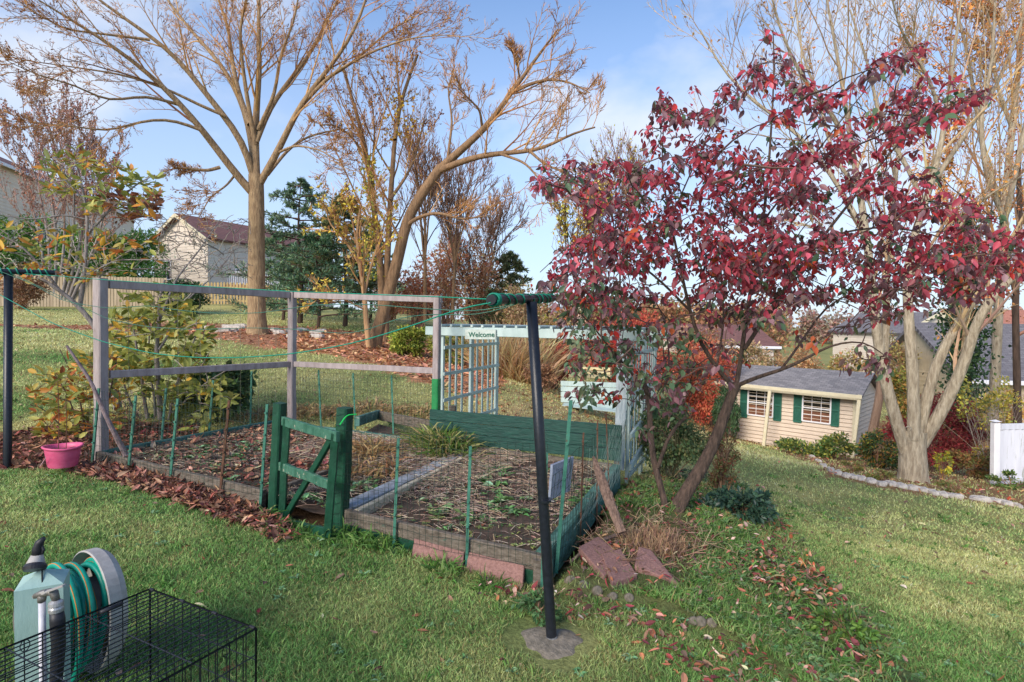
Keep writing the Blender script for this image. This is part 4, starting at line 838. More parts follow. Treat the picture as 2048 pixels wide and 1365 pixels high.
# crate
CB = [P(300, 1178, 2.28), P(512, 1258, 2.0)]
zc_ = .5*(CB[0][2]+CB[1][2]); a0 = A([CB[0][0], CB[0][1]]); a1 = A([CB[1][0], CB[1][1]]); ws = a1-a0; wl_ = np.linalg.norm(ws); ws = ws/wl_; ls = A([ws[1], -ws[0]]); ls = ls if ls[1] < 0 else -ls
LN = 0.95; zb_ = gz(A([a0[0]]), A([a0[1]]))[0]-.01; CH = zc_-zb_
def K(a, l, z): q = a0+ws*a+ls*l; return A([q[0], q[1], zb_+z])
T = Thing('wire_dog_crate', 'black folding wire dog crate on the grass in the bottom left corner', 'dog crate', K(wl_/2, LN/2, 0))
MC = mat('black_wire', s(30,32,40), s(20,20,26), scale=30, rough=.35, bump=0)
def grid(T, name, o, u, v, nu, nv, thick=.0020, heavy=.0036, hv=()):
    g = Geo()
    for i in range(nu+1):
        p = o+u*(i/nu); g.tubes([p, p+v], [heavy if i in (0, nu) else thick]*2, 6)
    for j in range(nv+1):
        p = o+v*(j/nv); g.tubes([p, p+u], [heavy if j in (0, nv) or j in hv else thick]*2, 6)
    return T.part(name, g, MC)
du = K(wl_, 0, 0)-K(0, 0, 0); dl = K(0, LN, 0)-K(0, 0, 0); dz = A([0, 0, CH])
grid(T, 'top_panel', K(0, 0, CH), du, dl, 22, 4, .0022, .0036); grid(T, 'back_panel', K(0, 0, 0), du, dz, 12, 5); grid(T, 'right_panel', K(wl_, 0, 0), dl, dz, 18, 6); grid(T, 'left_panel', K(0, 0, 0), dl, dz, 18, 6); grid(T, 'front_panel', K(0, LN, 0), du, dz, 12, 5); grid(T, 'floor_panel', K(0, 0, .01), du, dl, 10, 8)
g = Geo(); g.tubes([K(wl_+.006, LN*.28, .06), K(wl_+.006, LN*.28, CH-.08), K(wl_+.006, LN*.62, CH-.08), K(wl_+.006, LN*.62, .06)], [.003]*4, 6); T.part('side_door', g, MC)
for (a, l) in ((.04, .13), (wl_-.04, .42)):
    g = Geo(); g.tubes([K(a, l, CH+.006), K(a, l+.075, CH+.006)], [.008, .008], 12, cap=True); T.part('handle_grip', g, M_PLBLK, smooth=True)
for f in (.02, .33, .64, .97):
    g = Geo(); g.tubes([K(wl_*f-.012, 0, CH), K(wl_*f+.012, 0, CH)], [.0055]*2, 8, cap=True); T.part('hinge_sleeve', g, M_PLBLK)
g = Geo()
for (a, l) in ((0.0, .42), (0, .30), (wl_, .12), (wl_, .55)):
    th = np.linspace(0, 6.283, 13); c = K(a, l, CH-.02); g.tubes(c+np.stack([ls[0]*.014*np.cos(th), ls[1]*.014*np.cos(th), .02*np.sin(th)], 1), np.full(13, .0016), 5)
T.part('wire_latches', g, MC)
# crate tray
g = Geo(); g.box(K(wl_/2, LN/2, .03), (wl_-.03, LN-.03, .012), ax=[[ws[0], ws[1], 0], [-ws[1], ws[0], 0], [0, 0, 1]]);
# pink tub
tb = P(126, 928, 5.15); tz = gz(A([tb[0]]), A([tb[1]]))[0]; tz = max(tz, tb[2]-.02)
T = Thing('pink_tub', 'round faded pink plastic tub of soil standing in the leaf litter beside the grey post', 'tub', [tb[0], tb[1], tz])
rt = .155; H_ = .19
prof = [(.110, 0), (.117, .012), (.140, H_*.82), (.142, H_*.86), (rt, H_*.90), (rt+.006, H_*.96), (rt-.002, H_), (.138, H_*.97), (.134, H_*.8), (.117, .05), (.0, .05)]
g = Geo(); V = []; n_ = 40
for k in range(n_):
    th = 2*math.pi*k/n_
    for r, z in prof: V.append(T.loc+A([r*math.cos(th), r*math.sin(th)*.92, z+.006*math.sin(2*th)*(z > .1)]))
m_ = len(prof); g.add(V, [[[k*m_+j, ((k+1) % n_)*m_+j, ((k+1) % n_)*m_+j+1, k*m_+j+1] for k in range(n_) for j in range(m_-1)]]); T.part('tub_body', g, mat('faded_pink_plastic', s(220,104,142), s(200,76,118), scale=7, stretch=(1,1,3), rough=.45, bump=.05, c3=s(222,140,168), c3t=.66), smooth=True)
g = Geo(); V = [T.loc+A([0, 0, H_*.80])]+[T.loc+A([.134*math.cos(a), .122*math.sin(a), H_*.76+rng.normal(0, .005)]) for a in np.linspace(0, 6.283, 25)[:-1]]; g.add(V, [[[0, 1+j, 1+(j+1) % 24] for j in range(24)]]); T.part('soil', g, M_SOILB)
g = Geo(); q = [T.loc+A([-.148, -.06, H_*.62]), T.loc+A([-.07, -.15, H_*.25]), T.loc+A([-.09, -.147, H_*.1])]; g.tubes([T.loc+A([-.03, -.152, H_*.62]), T.loc+A([-.12, -.105, H_*.12])], [.003, .003], 6); T.part('rope_handle', g, mat('pale_rope', s(226,176,190), s(200,150,160), bump=0))
for dx, hh in ((-.04, .62), (.03, .5)):
    Ts = Thing('plant_support', 'thin rusty wire plant support standing in the pink tub, '+('taller one on the left' if hh > .6 else 'shorter one on the right'), 'plant support', T.loc+A([dx, 0, .16])); g = Geo(); g.tubes([T.loc+A([dx, 0, .15]), T.loc+A([dx+.008, 0, .15+hh*.5]), T.loc+A([dx, 0, .15+hh])], [.003]*3, 6); Ts.part('wire', g, M_RUST)
# ================================================================== FIELD STONES / EDGING
def rock_geo(c, sx, sy, sz, rot, sd):
    r_ = np.random.default_rng(sd); nU, nV = 10, 7; V = []
    ph = r_.random(6)*6; 
    for j in range(nV):
        la = math.pi*(j/(nV-1)-.5)
        for i in range(nU):
            lo_ = 2*math.pi*i/nU; d = A([math.cos(la)*math.cos(lo_), math.cos(la)*math.sin(lo_), math.sin(la)])
            sq = np.sign(d)*np.abs(d)**.55; k = 1+.12*math.sin(3*lo_+ph[0])+.1*math.sin(2*la+ph[1]+lo_)+r_.normal(0, .04)
            q = sq*k*A([sx, sy, sz]); V.append(c+A([q[0]*math.cos(rot)-q[1]*math.sin(rot), q[0]*math.sin(rot)+q[1]*math.cos(rot), q[2]]))
    g = Geo(); g.add(V, [[[j*nU+i, j*nU+(i+1) % nU, (j+1)*nU+(i+1) % nU, (j+1)*nU+i] for j in range(nV-1) for i in range(nU)]]); return g
RK = [(418,660,'flat pale stone at the left end of the bank wall'),(431,665,'pale stone, second in the row from the left end'),(445,665,'pale stone left of the large lawn edge slab'),(458,664,'broad pale slab at the lawn edge'),(470,659,'tilted pale slab left of the big trunk'),(480,655,'upper pale slab nearest the left side of the big trunk'),
      (455,639,'small stone up the bank, left one'),(467,641,'small stone up the bank, right one'),(462,628,'highest small stone on the bank'),(487,636,'stone beside the trunk, half up the bank'),(549,664,'first stone right of the big trunk'),(558,669,'second stone right of the big trunk'),
      (584,665,'stone left of a close pair near the orange needles'),(594,666,'middle stone near the orange needles'),(605,664,'stone with dark top near the orange needles'),(584,677,'lower stone at the lawn edge behind the middle post'),(631,669,'grey stone right of the middle post, upper'),(633,677,'grey stone right of the middle post, lower'),(645,666,'stone at the foot of the thin pine trunk')]
for i, (px, py, lb) in enumerate(RK):
    p = gp(px, py); p = P(px, py, min(p[1], 19.5)) if p[1] > 21 else p; w = .13+.07*((i*37) % 5)/4
    T = Thing('field_stone', lb, 'stone', p, 'pale stones along the wooded bank'); T.part('stone_body', rock_geo(A([p[0], p[1], h1(p[0], p[1])+.05]), w*(1.7 if 3 <= i <= 5 else 1), .12, .07, rng.uniform(-.4, .4), i), M_STONE)
ES = [(1612,908),(1624,916),(1636,925),(1648,936),(1662,944),(1676,950),(1692,955),(1706,958),(1722,961),(1742,967),(1762,972),(1782,972),(1802,976),(1824,980),(1846,984),(1866,989),(1886,993),(1906,997),(1960,1002),(1990,1006),(2014,1011),(2036,1016)]
for i, (px, py) in enumerate(ES):
    p = gp(px, py); dpx = abs(ES[min(i+1, 21)][0]-ES[max(i-1, 0)][0])/2/1137*p[1]*.46
    T = Thing('edging_stone', ('pale edging stone number %s along the lawn border' % ['one','two','three','four','five','six','seven','eight','nine','ten','eleven','twelve','thirteen','fourteen','fifteen','sixteen','seventeen','eighteen','nineteen','twenty','twenty one','twenty two'][i]) + ', counted from the shed', 'edging stone', p, 'stones edging the right hand bed'); T.part('stone_body', rock_geo(A([p[0], p[1], p[2]+.02]), min(dpx, .2), .07, .05, rng.uniform(-.25, .1), 50+i), M_STONE)
# ================================================================== SHED
M_SIDING = mat('cream_vinyl_siding', s(218,202,182), s(206,190,172), scale=3, rough=.6, bump=.05)
M_CREAM = mat('cream_trim', s(218,210,180), s(206,196,168), scale=6, rough=.6, bump=.08)
M_SHUT = mat('green_shutter', s(52,112,94), s(44,98,84), scale=8, rough=.5, bump=.05)
M_WHT = mat('white_trim', s(238,238,240), s(226,226,230), scale=6, rough=.5, bump=.05)
M_GLASS = mat('window_glass', s(26,28,30), s(18,20,22), scale=3, rough=.08, bump=0, spec=.8)
def shingle(name, c1, c2, sc=3.0):
    M_ = bpy.data.materials.new(name); M_.use_nodes = True; t = M_.node_tree; n = t.nodes.new; l = t.links.new; b = t.nodes['Principled BSDF']; b.inputs['Roughness'].default_value = .95
    tc = n('ShaderNodeTexCoord'); br = n('ShaderNodeTexBrick'); uv = n('ShaderNodeUVMap'); l(tc.outputs['UV'], br.inputs['Vector']); br.inputs['Color1'].default_value = (*c1, 1); br.inputs['Color2'].default_value = (*c2, 1); br.inputs['Mortar'].default_value = (*(c2*.5), 1)
    br.inputs['Scale'].default_value = sc; br.inputs['Mortar Size'].default_value = .02; br.inputs['Brick Width'].default_value = .9; br.inputs['Row Height'].default_value = .42; l(br.outputs['Color'], b.inputs['Base Color'])
    bp = n('ShaderNodeBump'); bp.inputs['Strength'].default_value = .5; bp.inputs['Distance'].default_value = .02; l(br.outputs['Fac'], bp.inputs['Height']); bp.invert = True; l(bp.outputs[0], b.inputs['Normal']); return M_
def quad_uv(T, name, quad, th, m_, uvs=None):
    q = [A(p, float) for p in quad]; nn = norm(np.cross(q[1]-q[0], q[3]-q[0])); V = q+[p-nn*th for p in q]
    g = Geo(); g.add(V, [[[0,1,2,3],[7,6,5,4],[0,4,5,1],[1,5,6,2],[2,6,7,3],[3,7,4,0]]]); o = T.part(name, g, m_); me = o.data; uv = me.uv_layers.new(name='UVMap'); x = norm(q[1]-q[0]); y = norm(q[3]-q[0])
    for lp in me.loops:
        v = V[lp.vertex_index]-q[0]; uv.data[lp.index].uv = (float(v@x), float(v@y))
    return o
SR = P(1706, 912, 17.0); SL = P(1452, 872, 19.7); s0 = A([SR[0], SR[1]]); sa = A([SL[0], SL[1]])-s0; SLN = np.linalg.norm(sa); sa = sa/SLN; sb = A([sa[1], -sa[0]]); sb = sb if sb[1] > 0 else -sb
ZB, ZE = -2.2, -.34
def S(a, d, z): q = s0+sa*a+sb*d; return A([q[0], q[1], z])
def onwall(px, py, off=0): p = onplane(px, py, S(0, -off, 0), A([sb[0], sb[1], 0])); return (p[:2]-s0)@sa, p[2]
T = Thing('garden_shed', 'cream vinyl sided shed with grey shingle roof and green shuttered windows', 'shed', S(SLN/2, 1, ZB))
def siding(T, a0_, a1_, fn, z0, z1, name='siding_wall', lap=.125):
    g = Geo(); n = int((z1-z0)/lap); V = []; Q = []
    for k in range(n+1):
        zz = z0+k*lap; zt2 = min(zz+lap-.022, z1); V += [fn(a0_, -.026, zz), fn(a1_, -.026, zz), fn(a0_, -.004, zt2), fn(a1_, -.004, zt2), fn(a0_, .018, zz), fn(a1_, .018, zz), fn(a0_, .018, zt2), fn(a1_, .018, zt2)]; i = k*8; Q += [[i, i+1, i+3, i+2], [i+4, i+5, i+1, i], [i+2, i+3, i+7, i+6]]
    V += [fn(a0_, .02, z0-.1), fn(a1_, .02, z0-.1), fn(a0_, .02, z1), fn(a1_, .02, z1)]; i = (n+1)*8; Q += [[i, i+1, i+3, i+2]]
    g.add(V, [Q]); return T.part(name, g, M_SIDING)
SLE = SLN+.25; SD = 2.6
siding(T, 0, SLE, S, ZB-.25, ZE); siding(T, 0, SD, lambda a, d, z: S(d, a, z)-A([sa[0], sa[1], 0])*0, ZB-.25, ZE, 'side_wall')
siding(T, 0, SD, lambda a, d, z: S(SLE-d, a, z), ZB-.25, ZE, 'side_wall'); siding(T, 0, SLE, lambda a, d, z: S(a, SD-d, z), ZB-.25, ZE, 'back_wall')
for a in (0, SLE):
    g = Geo(); g.beam(S(a, -.02, ZB-.2), S(a, -.02, ZE), .09, .03, up=(sb[0], sb[1], 0)); T.part('corner_trim', g, M_CREAM)
RT = shingle('grey_shingles', s(150,146,146), s(120,118,120), 5.0)
o = .22; hr = .62
quad_uv(T, 'roof', [S(SLE+o, -o, ZE-.02), S(-o, -o, ZE-.02), S(-o, SD/2, ZE+hr), S(SLE+o, SD/2, ZE+hr)], .05, RT); quad_uv(T, 'roof', [S(-o, SD+o, ZE-.02), S(SLE+o, SD+o, ZE-.02), S(SLE+o, SD/2+.003, ZE+hr), S(-o, SD/2+.003, ZE+hr)], .05, RT)
for a in (-.005, SLE+.005):
    g = Geo(); g.add([S(a, 0, ZE-.02), S(a, SD, ZE-.02), S(a, SD/2, ZE+hr-.1)], [[[0, 1, 2]]]); T.part('gable', g, M_SIDING)
g = Geo(); g.beam(S(-o, -o-.015, ZE-.075), S(SLE+o, -o-.015, ZE-.075), .03, .10); T.part('fascia_board', g, M_CREAM)
def swin(pxl, pxr, pyt, pyb, cols, rows):
    pm = (pxl+pxr)/2; aL_, _ = onwall(pxl, (pyt+pyb)/2); aR_, _ = onwall(pxr, (pyt+pyb)/2); _, z1 = onwall(pm, pyt); _, z0 = onwall(pm, pyb); w = .045
    g = Geo()
    for (p, q) in ((S(aL_, -.035, z0), S(aL_, -.035, z1)), (S(aR_, -.035, z0), S(aR_, -.035, z1))): g.beam(p, q, w, .05, up=(sb[0], sb[1], 0))
    for z in (z0, z1, (z0+z1)/2): g.beam(S(aL_, -.037, z), S(aR_, -.037, z), .05, w if z != (z0+z1)/2 else w*.8)
    for k in range(1, cols): a = aL_+(aR_-aL_)*k/cols; g.beam(S(a, -.03, z0), S(a, -.03, z1), .014, .02, up=(sb[0], sb[1], 0))
    for k in (1, 3): z = z0+(z1-z0)*k/4; g.beam(S(aL_, -.030, z), S(aR_, -.030, z), .02, .014)
    f = T.part('window', g, M_WHT, label='white framed six over six pane window')
    g = Geo(); g.add([S(aL_, -.022, z0), S(aR_, -.022, z0), S(aR_, -.022, z1), S(aL_, -.022, z1)], [[[3, 2, 1, 0]]]); T.part('pane', g, M_GLASS, parent=f)
    g = Geo(); zz = z0+(z1-z0)*.36; g.add([S(aL_-.02, -.0235, z0+.02), S(aR_+.02, -.0235, z0+.02), S(aR_+.02, -.0235, zz), S(aL_-.02, -.0235, zz+.03)], [[[3, 2, 1, 0]]]); T.part('stored_boards', g, mat('brown_cardboard', s(128,84,58), s(96,60,42), scale=6, rough=.6, bump=0), parent=f)
swin(1606, 1662, 790, 845, 3, 4); swin(1497, 1547, 780, 832, 3, 4)
for (l_, r_, t_, b_) in ((1482,1495,776,834),(1549,1563,781,841),(1589,1604,784,844),(1664,1679,790,852)):
    aL_, _ = onwall(l_, 810); aR_, _ = onwall(r_, 810); _, z1 = onwall((l_+r_)/2, t_); _, z0 = onwall((l_+r_)/2, b_); g = Geo(); w = .035
    for a in (aL_, aR_): g.beam(S(a, -.04, z0), S(a, -.04, z1), w, .03, up=(sb[0], sb[1], 0))
    for z in (z0, (z0+z1)/2, z1): g.beam(S(aL_, -.041, z), S(aR_, -.041, z), .03, .045)
    for k in range(26):
        z = z0+(z1-z0)*(k+.5)/26; g.beam(S(aL_, -.032, z), S(aR_, -.032, z), .022, .008, up=(sb[0]*.7, sb[1]*.7, .7))
    g.box(S((aL_+aR_)/2, -.022, (z0+z1)/2), (abs(aL_-aR_), .01, z1-z0), ax=[[sa[0], sa[1], 0], [sb[0], sb[1], 0], [0, 0, 1]]); T.part('shutter', g, M_SHUT)
T = Thing('porch_frame', 'cream post and beam frame standing in front of the shed wall', 'porch frame', S(0, -.5, ZB))
for (px, pb, pxb, yy) in ((1540, 888, 1527, 18.0), (1720, 914, 1704, 16.4)):
    a = P(pxb, pb, yy); b_ = P(px, 790 if px > 1600 else 782, yy); g = Geo(); g.beam([a[0], a[1], gz(A([a[0]]), A([a[1]]))[0]-.1], b_, .10, .10, up=(sb[0], sb[1], 0)); T.part('post', g, M_CREAM)
g = Geo(); g.beam(P(1402, 763, 19.8), P(1724, 795, 16.3), .05, .11); T.part('beam', g, M_CREAM)
# ================================================================== VINYL FENCE PANEL
T = Thing('vinyl_fence', 'white vinyl privacy fence panel with mildew streaks at the right edge', 'fence', gp(1990, 968))
vb = gp(1990, 970); Yv = vb[1]; zt_ = Zat(1990, 846, Yv); M_VIN = mat('mildewed_vinyl', s(224,226,234), s(200,202,212), scale=5, stretch=(1,1,.12), rough=.5, bump=.03, c3=s(160,164,156), c3t=.6)
g = Geo(); g.beam([vb[0], vb[1], vb[2]-.1], [P(1991, 846, Yv)[0], vb[1], zt_], .125, .125, up=(0, 1, 0)); T.part('post', g, M_WHT)
g = Geo(); pt = P(1991, 843, Yv); g.add([pt+A([-.075, -.075, 0]), pt+A([.075, -.075, 0]), pt+A([.075, .075, 0]), pt+A([-.075, .075, 0]), pt+A([0, 0, .035])], [[[3, 2, 1, 0]], [[0,1,4],[1,2,4],[2,3,4],[3,0,4]]]); T.part('post_cap', g, M_WHT)
e_ = A([vb[0]+2.6, vb[1]+.5, 0])
g = Geo()
for k in range(16):
    f0, f1 = k/16, (k+1)/16; a = A([vb[0]+.07, vb[1], 0])*(1-f0)+e_*f0; b_ = A([vb[0]+.07, vb[1], 0])*(1-f1)+e_*f1; g.beam([(a[0]+b_[0])/2, (a[1]+b_[1])/2, vb[2]+.06], [(a[0]+b_[0])/2, (a[1]+b_[1])/2, zt_-.12], .158, .02, up=(0, 1, 0))
T.part('panel_boards', g, M_VIN)
for z, w in ((zt_-.08, .12), (vb[2]+.07, .12)):
    g = Geo(); g.beam([vb[0]+.06, vb[1], z], [e_[0], e_[1], z], .05, w); T.part('rail', g, M_VIN)
# ================================================================== BOARD FENCE + PICKET FENCE
M_CEDAR = mat('pale_cedar_boards', s(178,162,136), s(148,132,110), scale=5, stretch=(1,1,.15), rough=.85, bump=.3, c3=s(150,132,108), c3t=.64)
M_PICK = mat('yellow_pine_pickets', s(186,162,112), s(152,130,88), scale=6, stretch=(1,1,.3), rough=.8, bump=.3)
T = Thing('board_fence', 'tall pale cedar board fence along the bank below the left hedge', 'fence', P(150, 616, 28))
fa, fb_ = P(-260, 600, 28), P(334, 600, 29.5); L_ = np.linalg.norm((fb_-fa)[:2]); n = int(L_/.15); g = Geo()
for k in range(n):
    f = (k+.5)/n; p = fa*(1-f)+fb_*f; zb = h1(p[0], p[1]); ztp = 3.66-.05*f+rng.normal(0, .012)+(.0 if f > .4 else .03); zz = [(p[0], p[1]+rng.normal(0, .006), zb-.1), (p[0], p[1], ztp)]; g.beam(*zz, .142, .02, up=(0, 1, 0), col=None)
T.part('fence_boards', g, M_CEDAR)
for k in range(0, n, 16):
    f = k/n; p = fa*(1-f)+fb_*f; g = Geo(); g.beam([p[0], p[1]+.06, 1.8], [p[0], p[1]+.06, 3.6], .09, .09, up=(0, 1, 0)); T.part('fence_post', g, M_CEDAR)
T = Thing('picket_fence', 'yellowish wooden picket fence on the bank behind the big tree', 'fence', P(480, 611, 28))
fa, fb_ = P(395, 600, 28), P(622, 600, 27); L_ = np.linalg.norm((fb_-fa)[:2]); n = int(L_/.17); g = Geo()
for k in range(n):
    f = (k+.5)/n; p = fa*(1-f)+fb_*f; zb = h1(p[0], p[1]); g.beam([p[0], p[1], zb+.05], [p[0], p[1], zb+1.08], .10, .02, up=(0, 1, 0)); q = A([p[0], p[1], zb+1.08]); g.add([q+A([-.05, -.01, 0]), q+A([.05, -.01, 0]), q+A([.05, .01, 0]), q+A([-.05, .01, 0]), q+A([0, 0, .07])], [[[0,1,4],[1,2,4],[2,3,4],[3,0,4]]])
T.part('pickets', g, M_PICK)
for h_ in (.25, .88):
    g = Geo(); pts = [fa*(1-f)+fb_*f for f in np.linspace(0, 1, 8)]; 
    for a, b_ in zip(pts[:-1], pts[1:]): g.beam([a[0], a[1]+.03, h1(a[0], a[1])+h_], [b_[0], b_[1]+.03, h1(b_[0], b_[1])+h_], .035, .08)
    T.part('rail', g, M_PICK)
# ================================================================== BENCH / STEPS BEYOND ARBOR
bp0 = P(1124, 800, 11.2)
T = Thing('garden_bench', 'pale mint slatted bench half hidden behind the dogwood leaves', 'bench', bp0)
for k in range(5):
    y0_ = 764+k*11; g = Geo(); g.beam(P(1122, y0_+3, 11.2-.03*k), P(1262, y0_+8, 10.4-.03*k), .02, .095); T.part('back_slat', g, M_WHITEP)
for px, yy in ((1128, 11.25), (1255, 10.5)):
    g = Geo(); a = P(px, 764, yy+.06); g.beam([a[0], a[1], gz(A([a[0]]), A([a[1]]))[0]-.05], a, .05, .05, up=(0, 1, 0)); T.part('leg', g, M_WHITEP)
for k in range(3):
    g = Geo(); z = Zat(1190, 815, 10.6); a = P(1126, 812, 11.0-.12*k); b_ = P(1260, 818, 10.2-.12*k); g.beam([a[0], a[1], z], [b_[0], b_[1], z], .09, .02); T.part('seat_slat', g, M_WHITEP)
T = Thing('timber_steps', 'low pale timber garden steps beyond the bench', 'steps', P(1180, 745, 17))
for k in range(3):
    g = Geo(); g.beam(P(1140, 752-8*k, 16+.5*k), P(1222, 755-8*k, 15.6+.5*k), .3, .08); T.part('step', g, mat('pale_step_board', s(222,208,160), s(196,180,134), scale=6, bump=.2))
# ================================================================== HOUSES
M_CWALL = mat('cream_house_siding', s(238,220,196), s(228,210,186), scale=2, rough=.7, bump=.05)
M_WWALL = mat('white_house_siding', s(226,214,198), s(214,202,186), scale=2, rough=.7, bump=.05)
M_BROOF = shingle('brown_shingles', s(132,92,86), s(112,78,74), 3.0); M_GROOF = shingle('slate_grey_shingles', s(128,124,126), s(108,104,108), 3.0)
def house(name, label, cat, c0, dirx, wx, dy, zb, ze, hr, mw, mr, wins=(), ridge='y', group=None, over=.35, flip=False):
    c0 = A(c0, float)[:2]; x = A(dirx, float); x = x/np.linalg.norm(x); y = A([-x[1], x[0]]); y = y if (y[1] > 0) != flip else -y
    H = lambda a, d, z: A([*(c0+x*a+y*d), z])
    T = Thing(name, label, cat, H(wx/2, dy/2, zb), group)
    def fwall(f0, f1, nrm, nm):
        g = Geo(); lap = .2; n = int((ze-zb)/lap); V = []; Q = []
        for k in range(n+1):
            zz = zb+k*lap; zt2 = min(zz+lap, ze); V += [f0+nrm*.02+A([0, 0, zz]), f1+nrm*.02+A([0, 0, zz]), f0+A([0, 0, zt2]), f1+A([0, 0, zt2]), f0+A([0, 0, zz]), f1+A([0, 0, zz])]; i = 6*k; Q += [[i, i+1, i+3, i+2], [i+4, i+5, i+1, i]]
        g.add(V, [Q]); return T.part(nm, g, mw)
    X3 = A([x[0], x[1], 0]); Y3 = A([y[0], y[1], 0]); O = H(0, 0, 0)
    fwall(O, O+X3*wx, -Y3, 'wall'); fwall(O, O+Y3*dy, -X3, 'wall'); fwall(O+X3*wx, O+X3*wx+Y3*dy, X3, 'wall'); fwall(O+Y3*dy, O+Y3*dy+X3*wx, Y3, 'wall')
    o = over
    if ridge == 'y':   # gable faces the viewer side
        quad_uv(T, 'roof', [H(-o, -o, ze-.1), H(-o, dy+o, ze-.1), H(wx/2, dy+o, ze+hr), H(wx/2, -o, ze+hr)][::-1], .15, mr); quad_uv(T, 'roof', [H(wx+o, dy+o, ze-.1), H(wx+o, -o, ze-.1), H(wx/2+.004, -o, ze+hr), H(wx/2+.004, dy+o, ze+hr)][::-1], .15, mr)
        for d in (0, dy): g = Geo(); g.add([H(0, d, ze-.02), H(wx, d, ze-.02), H(wx/2, d, ze+hr-.18)], [[[0, 1, 2]]]); T.part('gable', g, mw)
        for sgn in (0, 1):
            g = Geo(); g.beam(H(-o if sgn == 0 else wx+o, -o-.03, ze-.24), H(wx/2, -o-.03, ze+hr-.14), .05, .24); T.part('rake_board', g, M_CREAM)
    else:
        quad_uv(T, 'roof', [H(-o, -o, ze-.1), H(wx+o, -o, ze-.1), H(wx+o, dy/2, ze+hr), H(-o, dy/2, ze+hr)], .15, mr); quad_uv(T, 'roof', [H(wx+o, dy+o, ze-.1), H(-o, dy+o, ze-.1), H(-o, dy/2+.004, ze+hr), H(wx+o, dy/2+.004, ze+hr)], .15, mr)
        for a in (0, wx): g = Geo(); g.add([H(a, 0, ze-.02), H(a, dy, ze-.02), H(a, dy/2, ze+hr-.18)], [[[0, 1, 2]]]); T.part('gable', g, mw)
        g = Geo(); g.beam(H(-o, -o-.05, ze-.18), H(wx+o, -o-.05, ze-.18), .08, .18); T.part('gutter', g, M_WHT)
    for (side, a, z, w, h) in wins:
        B = (lambda q, off, zz: H(q, -off, zz)) if side == 'f' else (lambda q, off, zz: H(wx+off, q, zz))
        g = Geo()
        for (p, q) in ((a, a), (a+w, a+w), (a+w/2, a+w/2)): g.beam(B(p, .05, z), B(q, .05, z+h), .07 if p != a+w/2 else .03, .06, up=(x[0], x[1], 0) if side != 'f' else (y[0], y[1], 0))
        for zz in (z, z+h/2, z+h): g.beam(B(a, .052, zz), B(a+w, .052, zz), .06, .07)
        f = T.part('window', g, M_WHT); g = Geo(); g.add([B(a, .03, z), B(a+w, .03, z), B(a+w, .03, z+h), B(a, .03, z+h)], [[[0, 1, 2, 3]]]); T.part('pane', g, M_GLASS, parent=f)
    return T, H
Am = P(416, 474, 38); Bm = P(308, 474, 41); d_ = (Bm-Am)[:2]
# main centre-left house: gable toward the left, side wall running back to the right
c0 = Bm[:2]; dx_ = (Am-Bm)[:2]
T, H = house('neighbour_house', 'cream and white two storey house with brown roof seen behind the big trunk', 'house', c0, dx_, np.linalg.norm(dx_), 11, 2.2, Am[2], 1.75, M_WWALL, M_BROOF, wins=(('s', 4.2, 4.1, .9, 1.3), ('s', 7.0, 4.1, .9, 1.3), ('f', 1.2, 4.2, .9, 1.3), ('s', 2.0, 3.0, 1.0, 2.0)))
g = Geo(); g.beam(H(np.linalg.norm(dx_)+.1, 1.5, 3.6), H(np.linalg.norm(dx_)+3.0, 1.5, 3.6), .1, .2)
T = Thing('house_deck', 'raised wooden deck with white railing on the side of the brown roofed house', 'deck', P(470, 575, 40))
g = Geo(); g.beam(P(448, 573, 40), P(560, 577, 40), 2.0, .2); T.part('deck_floor', g, mat('red_deck_wood', s(176,120,92), s(150,100,76), bump=.1))
g = Geo()
for k in range(30): p = P(448+k*3.8, 571, 39.2); g.beam(p, p+A([0, 0, .85]), .05, .05, up=(0, 1, 0))
p = P(446, 571, 39.2); q = P(560, 571, 39.2); g.beam(p+A([0, 0, .9]), q+A([0, 0, .9]), .08, .08); T.part('railing', g, M_WHT)
Pn = P(-60, 500, 30); Pf = P(268, 500, 50)
house('neighbour_house', 'large cream house high on the left edge, mostly hidden by the rust coloured tree', 'house', Pn[:2], (Pf-Pn)[:2], np.linalg.norm((Pf-Pn)[:2]), 9, 2.0, Zat(0, 335, 33.6), 2.2, M_CWALL, M_BROOF, ridge='x', flip=True, wins=(('f', 6, 6.3, 1.0, 1.5), ('f', 15, 6.3, 1.0, 1.5), ('f', 10, 3.2, 1, 1.5)))
pr = P(1930, 800, 24); house('grey_outbuilding', 'dark grey roofed building with tan siding behind the trees at the right edge', 'building', pr[:2], (1, -.12), 9, 7, -2.4, Zat(2000, 755, 24), 2.3, mat('tan_siding', s(206,190,160), s(190,174,146), bump=.05), M_GROOF, ridge='x')
pr = P(1800, 760, 44); house('distant_house', 'white and grey house glimpsed between the trunks of the pale right tree', 'house', pr[:2], (1, .1), 5.5, 8, -2.6, Zat(1850, 665, 44), 1.6, M_WWALL, M_GROOF, ridge='y', wins=(('f', .8, -1, .9, 1.4), ('f', 3.4, -1, .9, 1.4)))
pr = P(1352, 745, 40); house('distant_house', 'low white house glimpsed through the dogwood left of the shed', 'house', pr[:2], (1, .05), 7, 7, -2.2, Zat(1400, 688, 40), 1.4, M_WWALL, M_BROOF, ridge='x', wins=(('f', 1.5, -1.2, 1.2, 1.2), ('f', 4.5, -1.2, 1.2, 1.2)))
pr = P(1090, 700, 60); house('distant_house', 'small distant pink walled house behind the clothesline post', 'house', pr[:2], (1, .1), 6, 7, -.6, Zat(1120, 640, 60), 1.6, mat('pinkish_siding', s(232,206,190), s(220,192,178), bump=.05), M_GROOF, ridge='y')
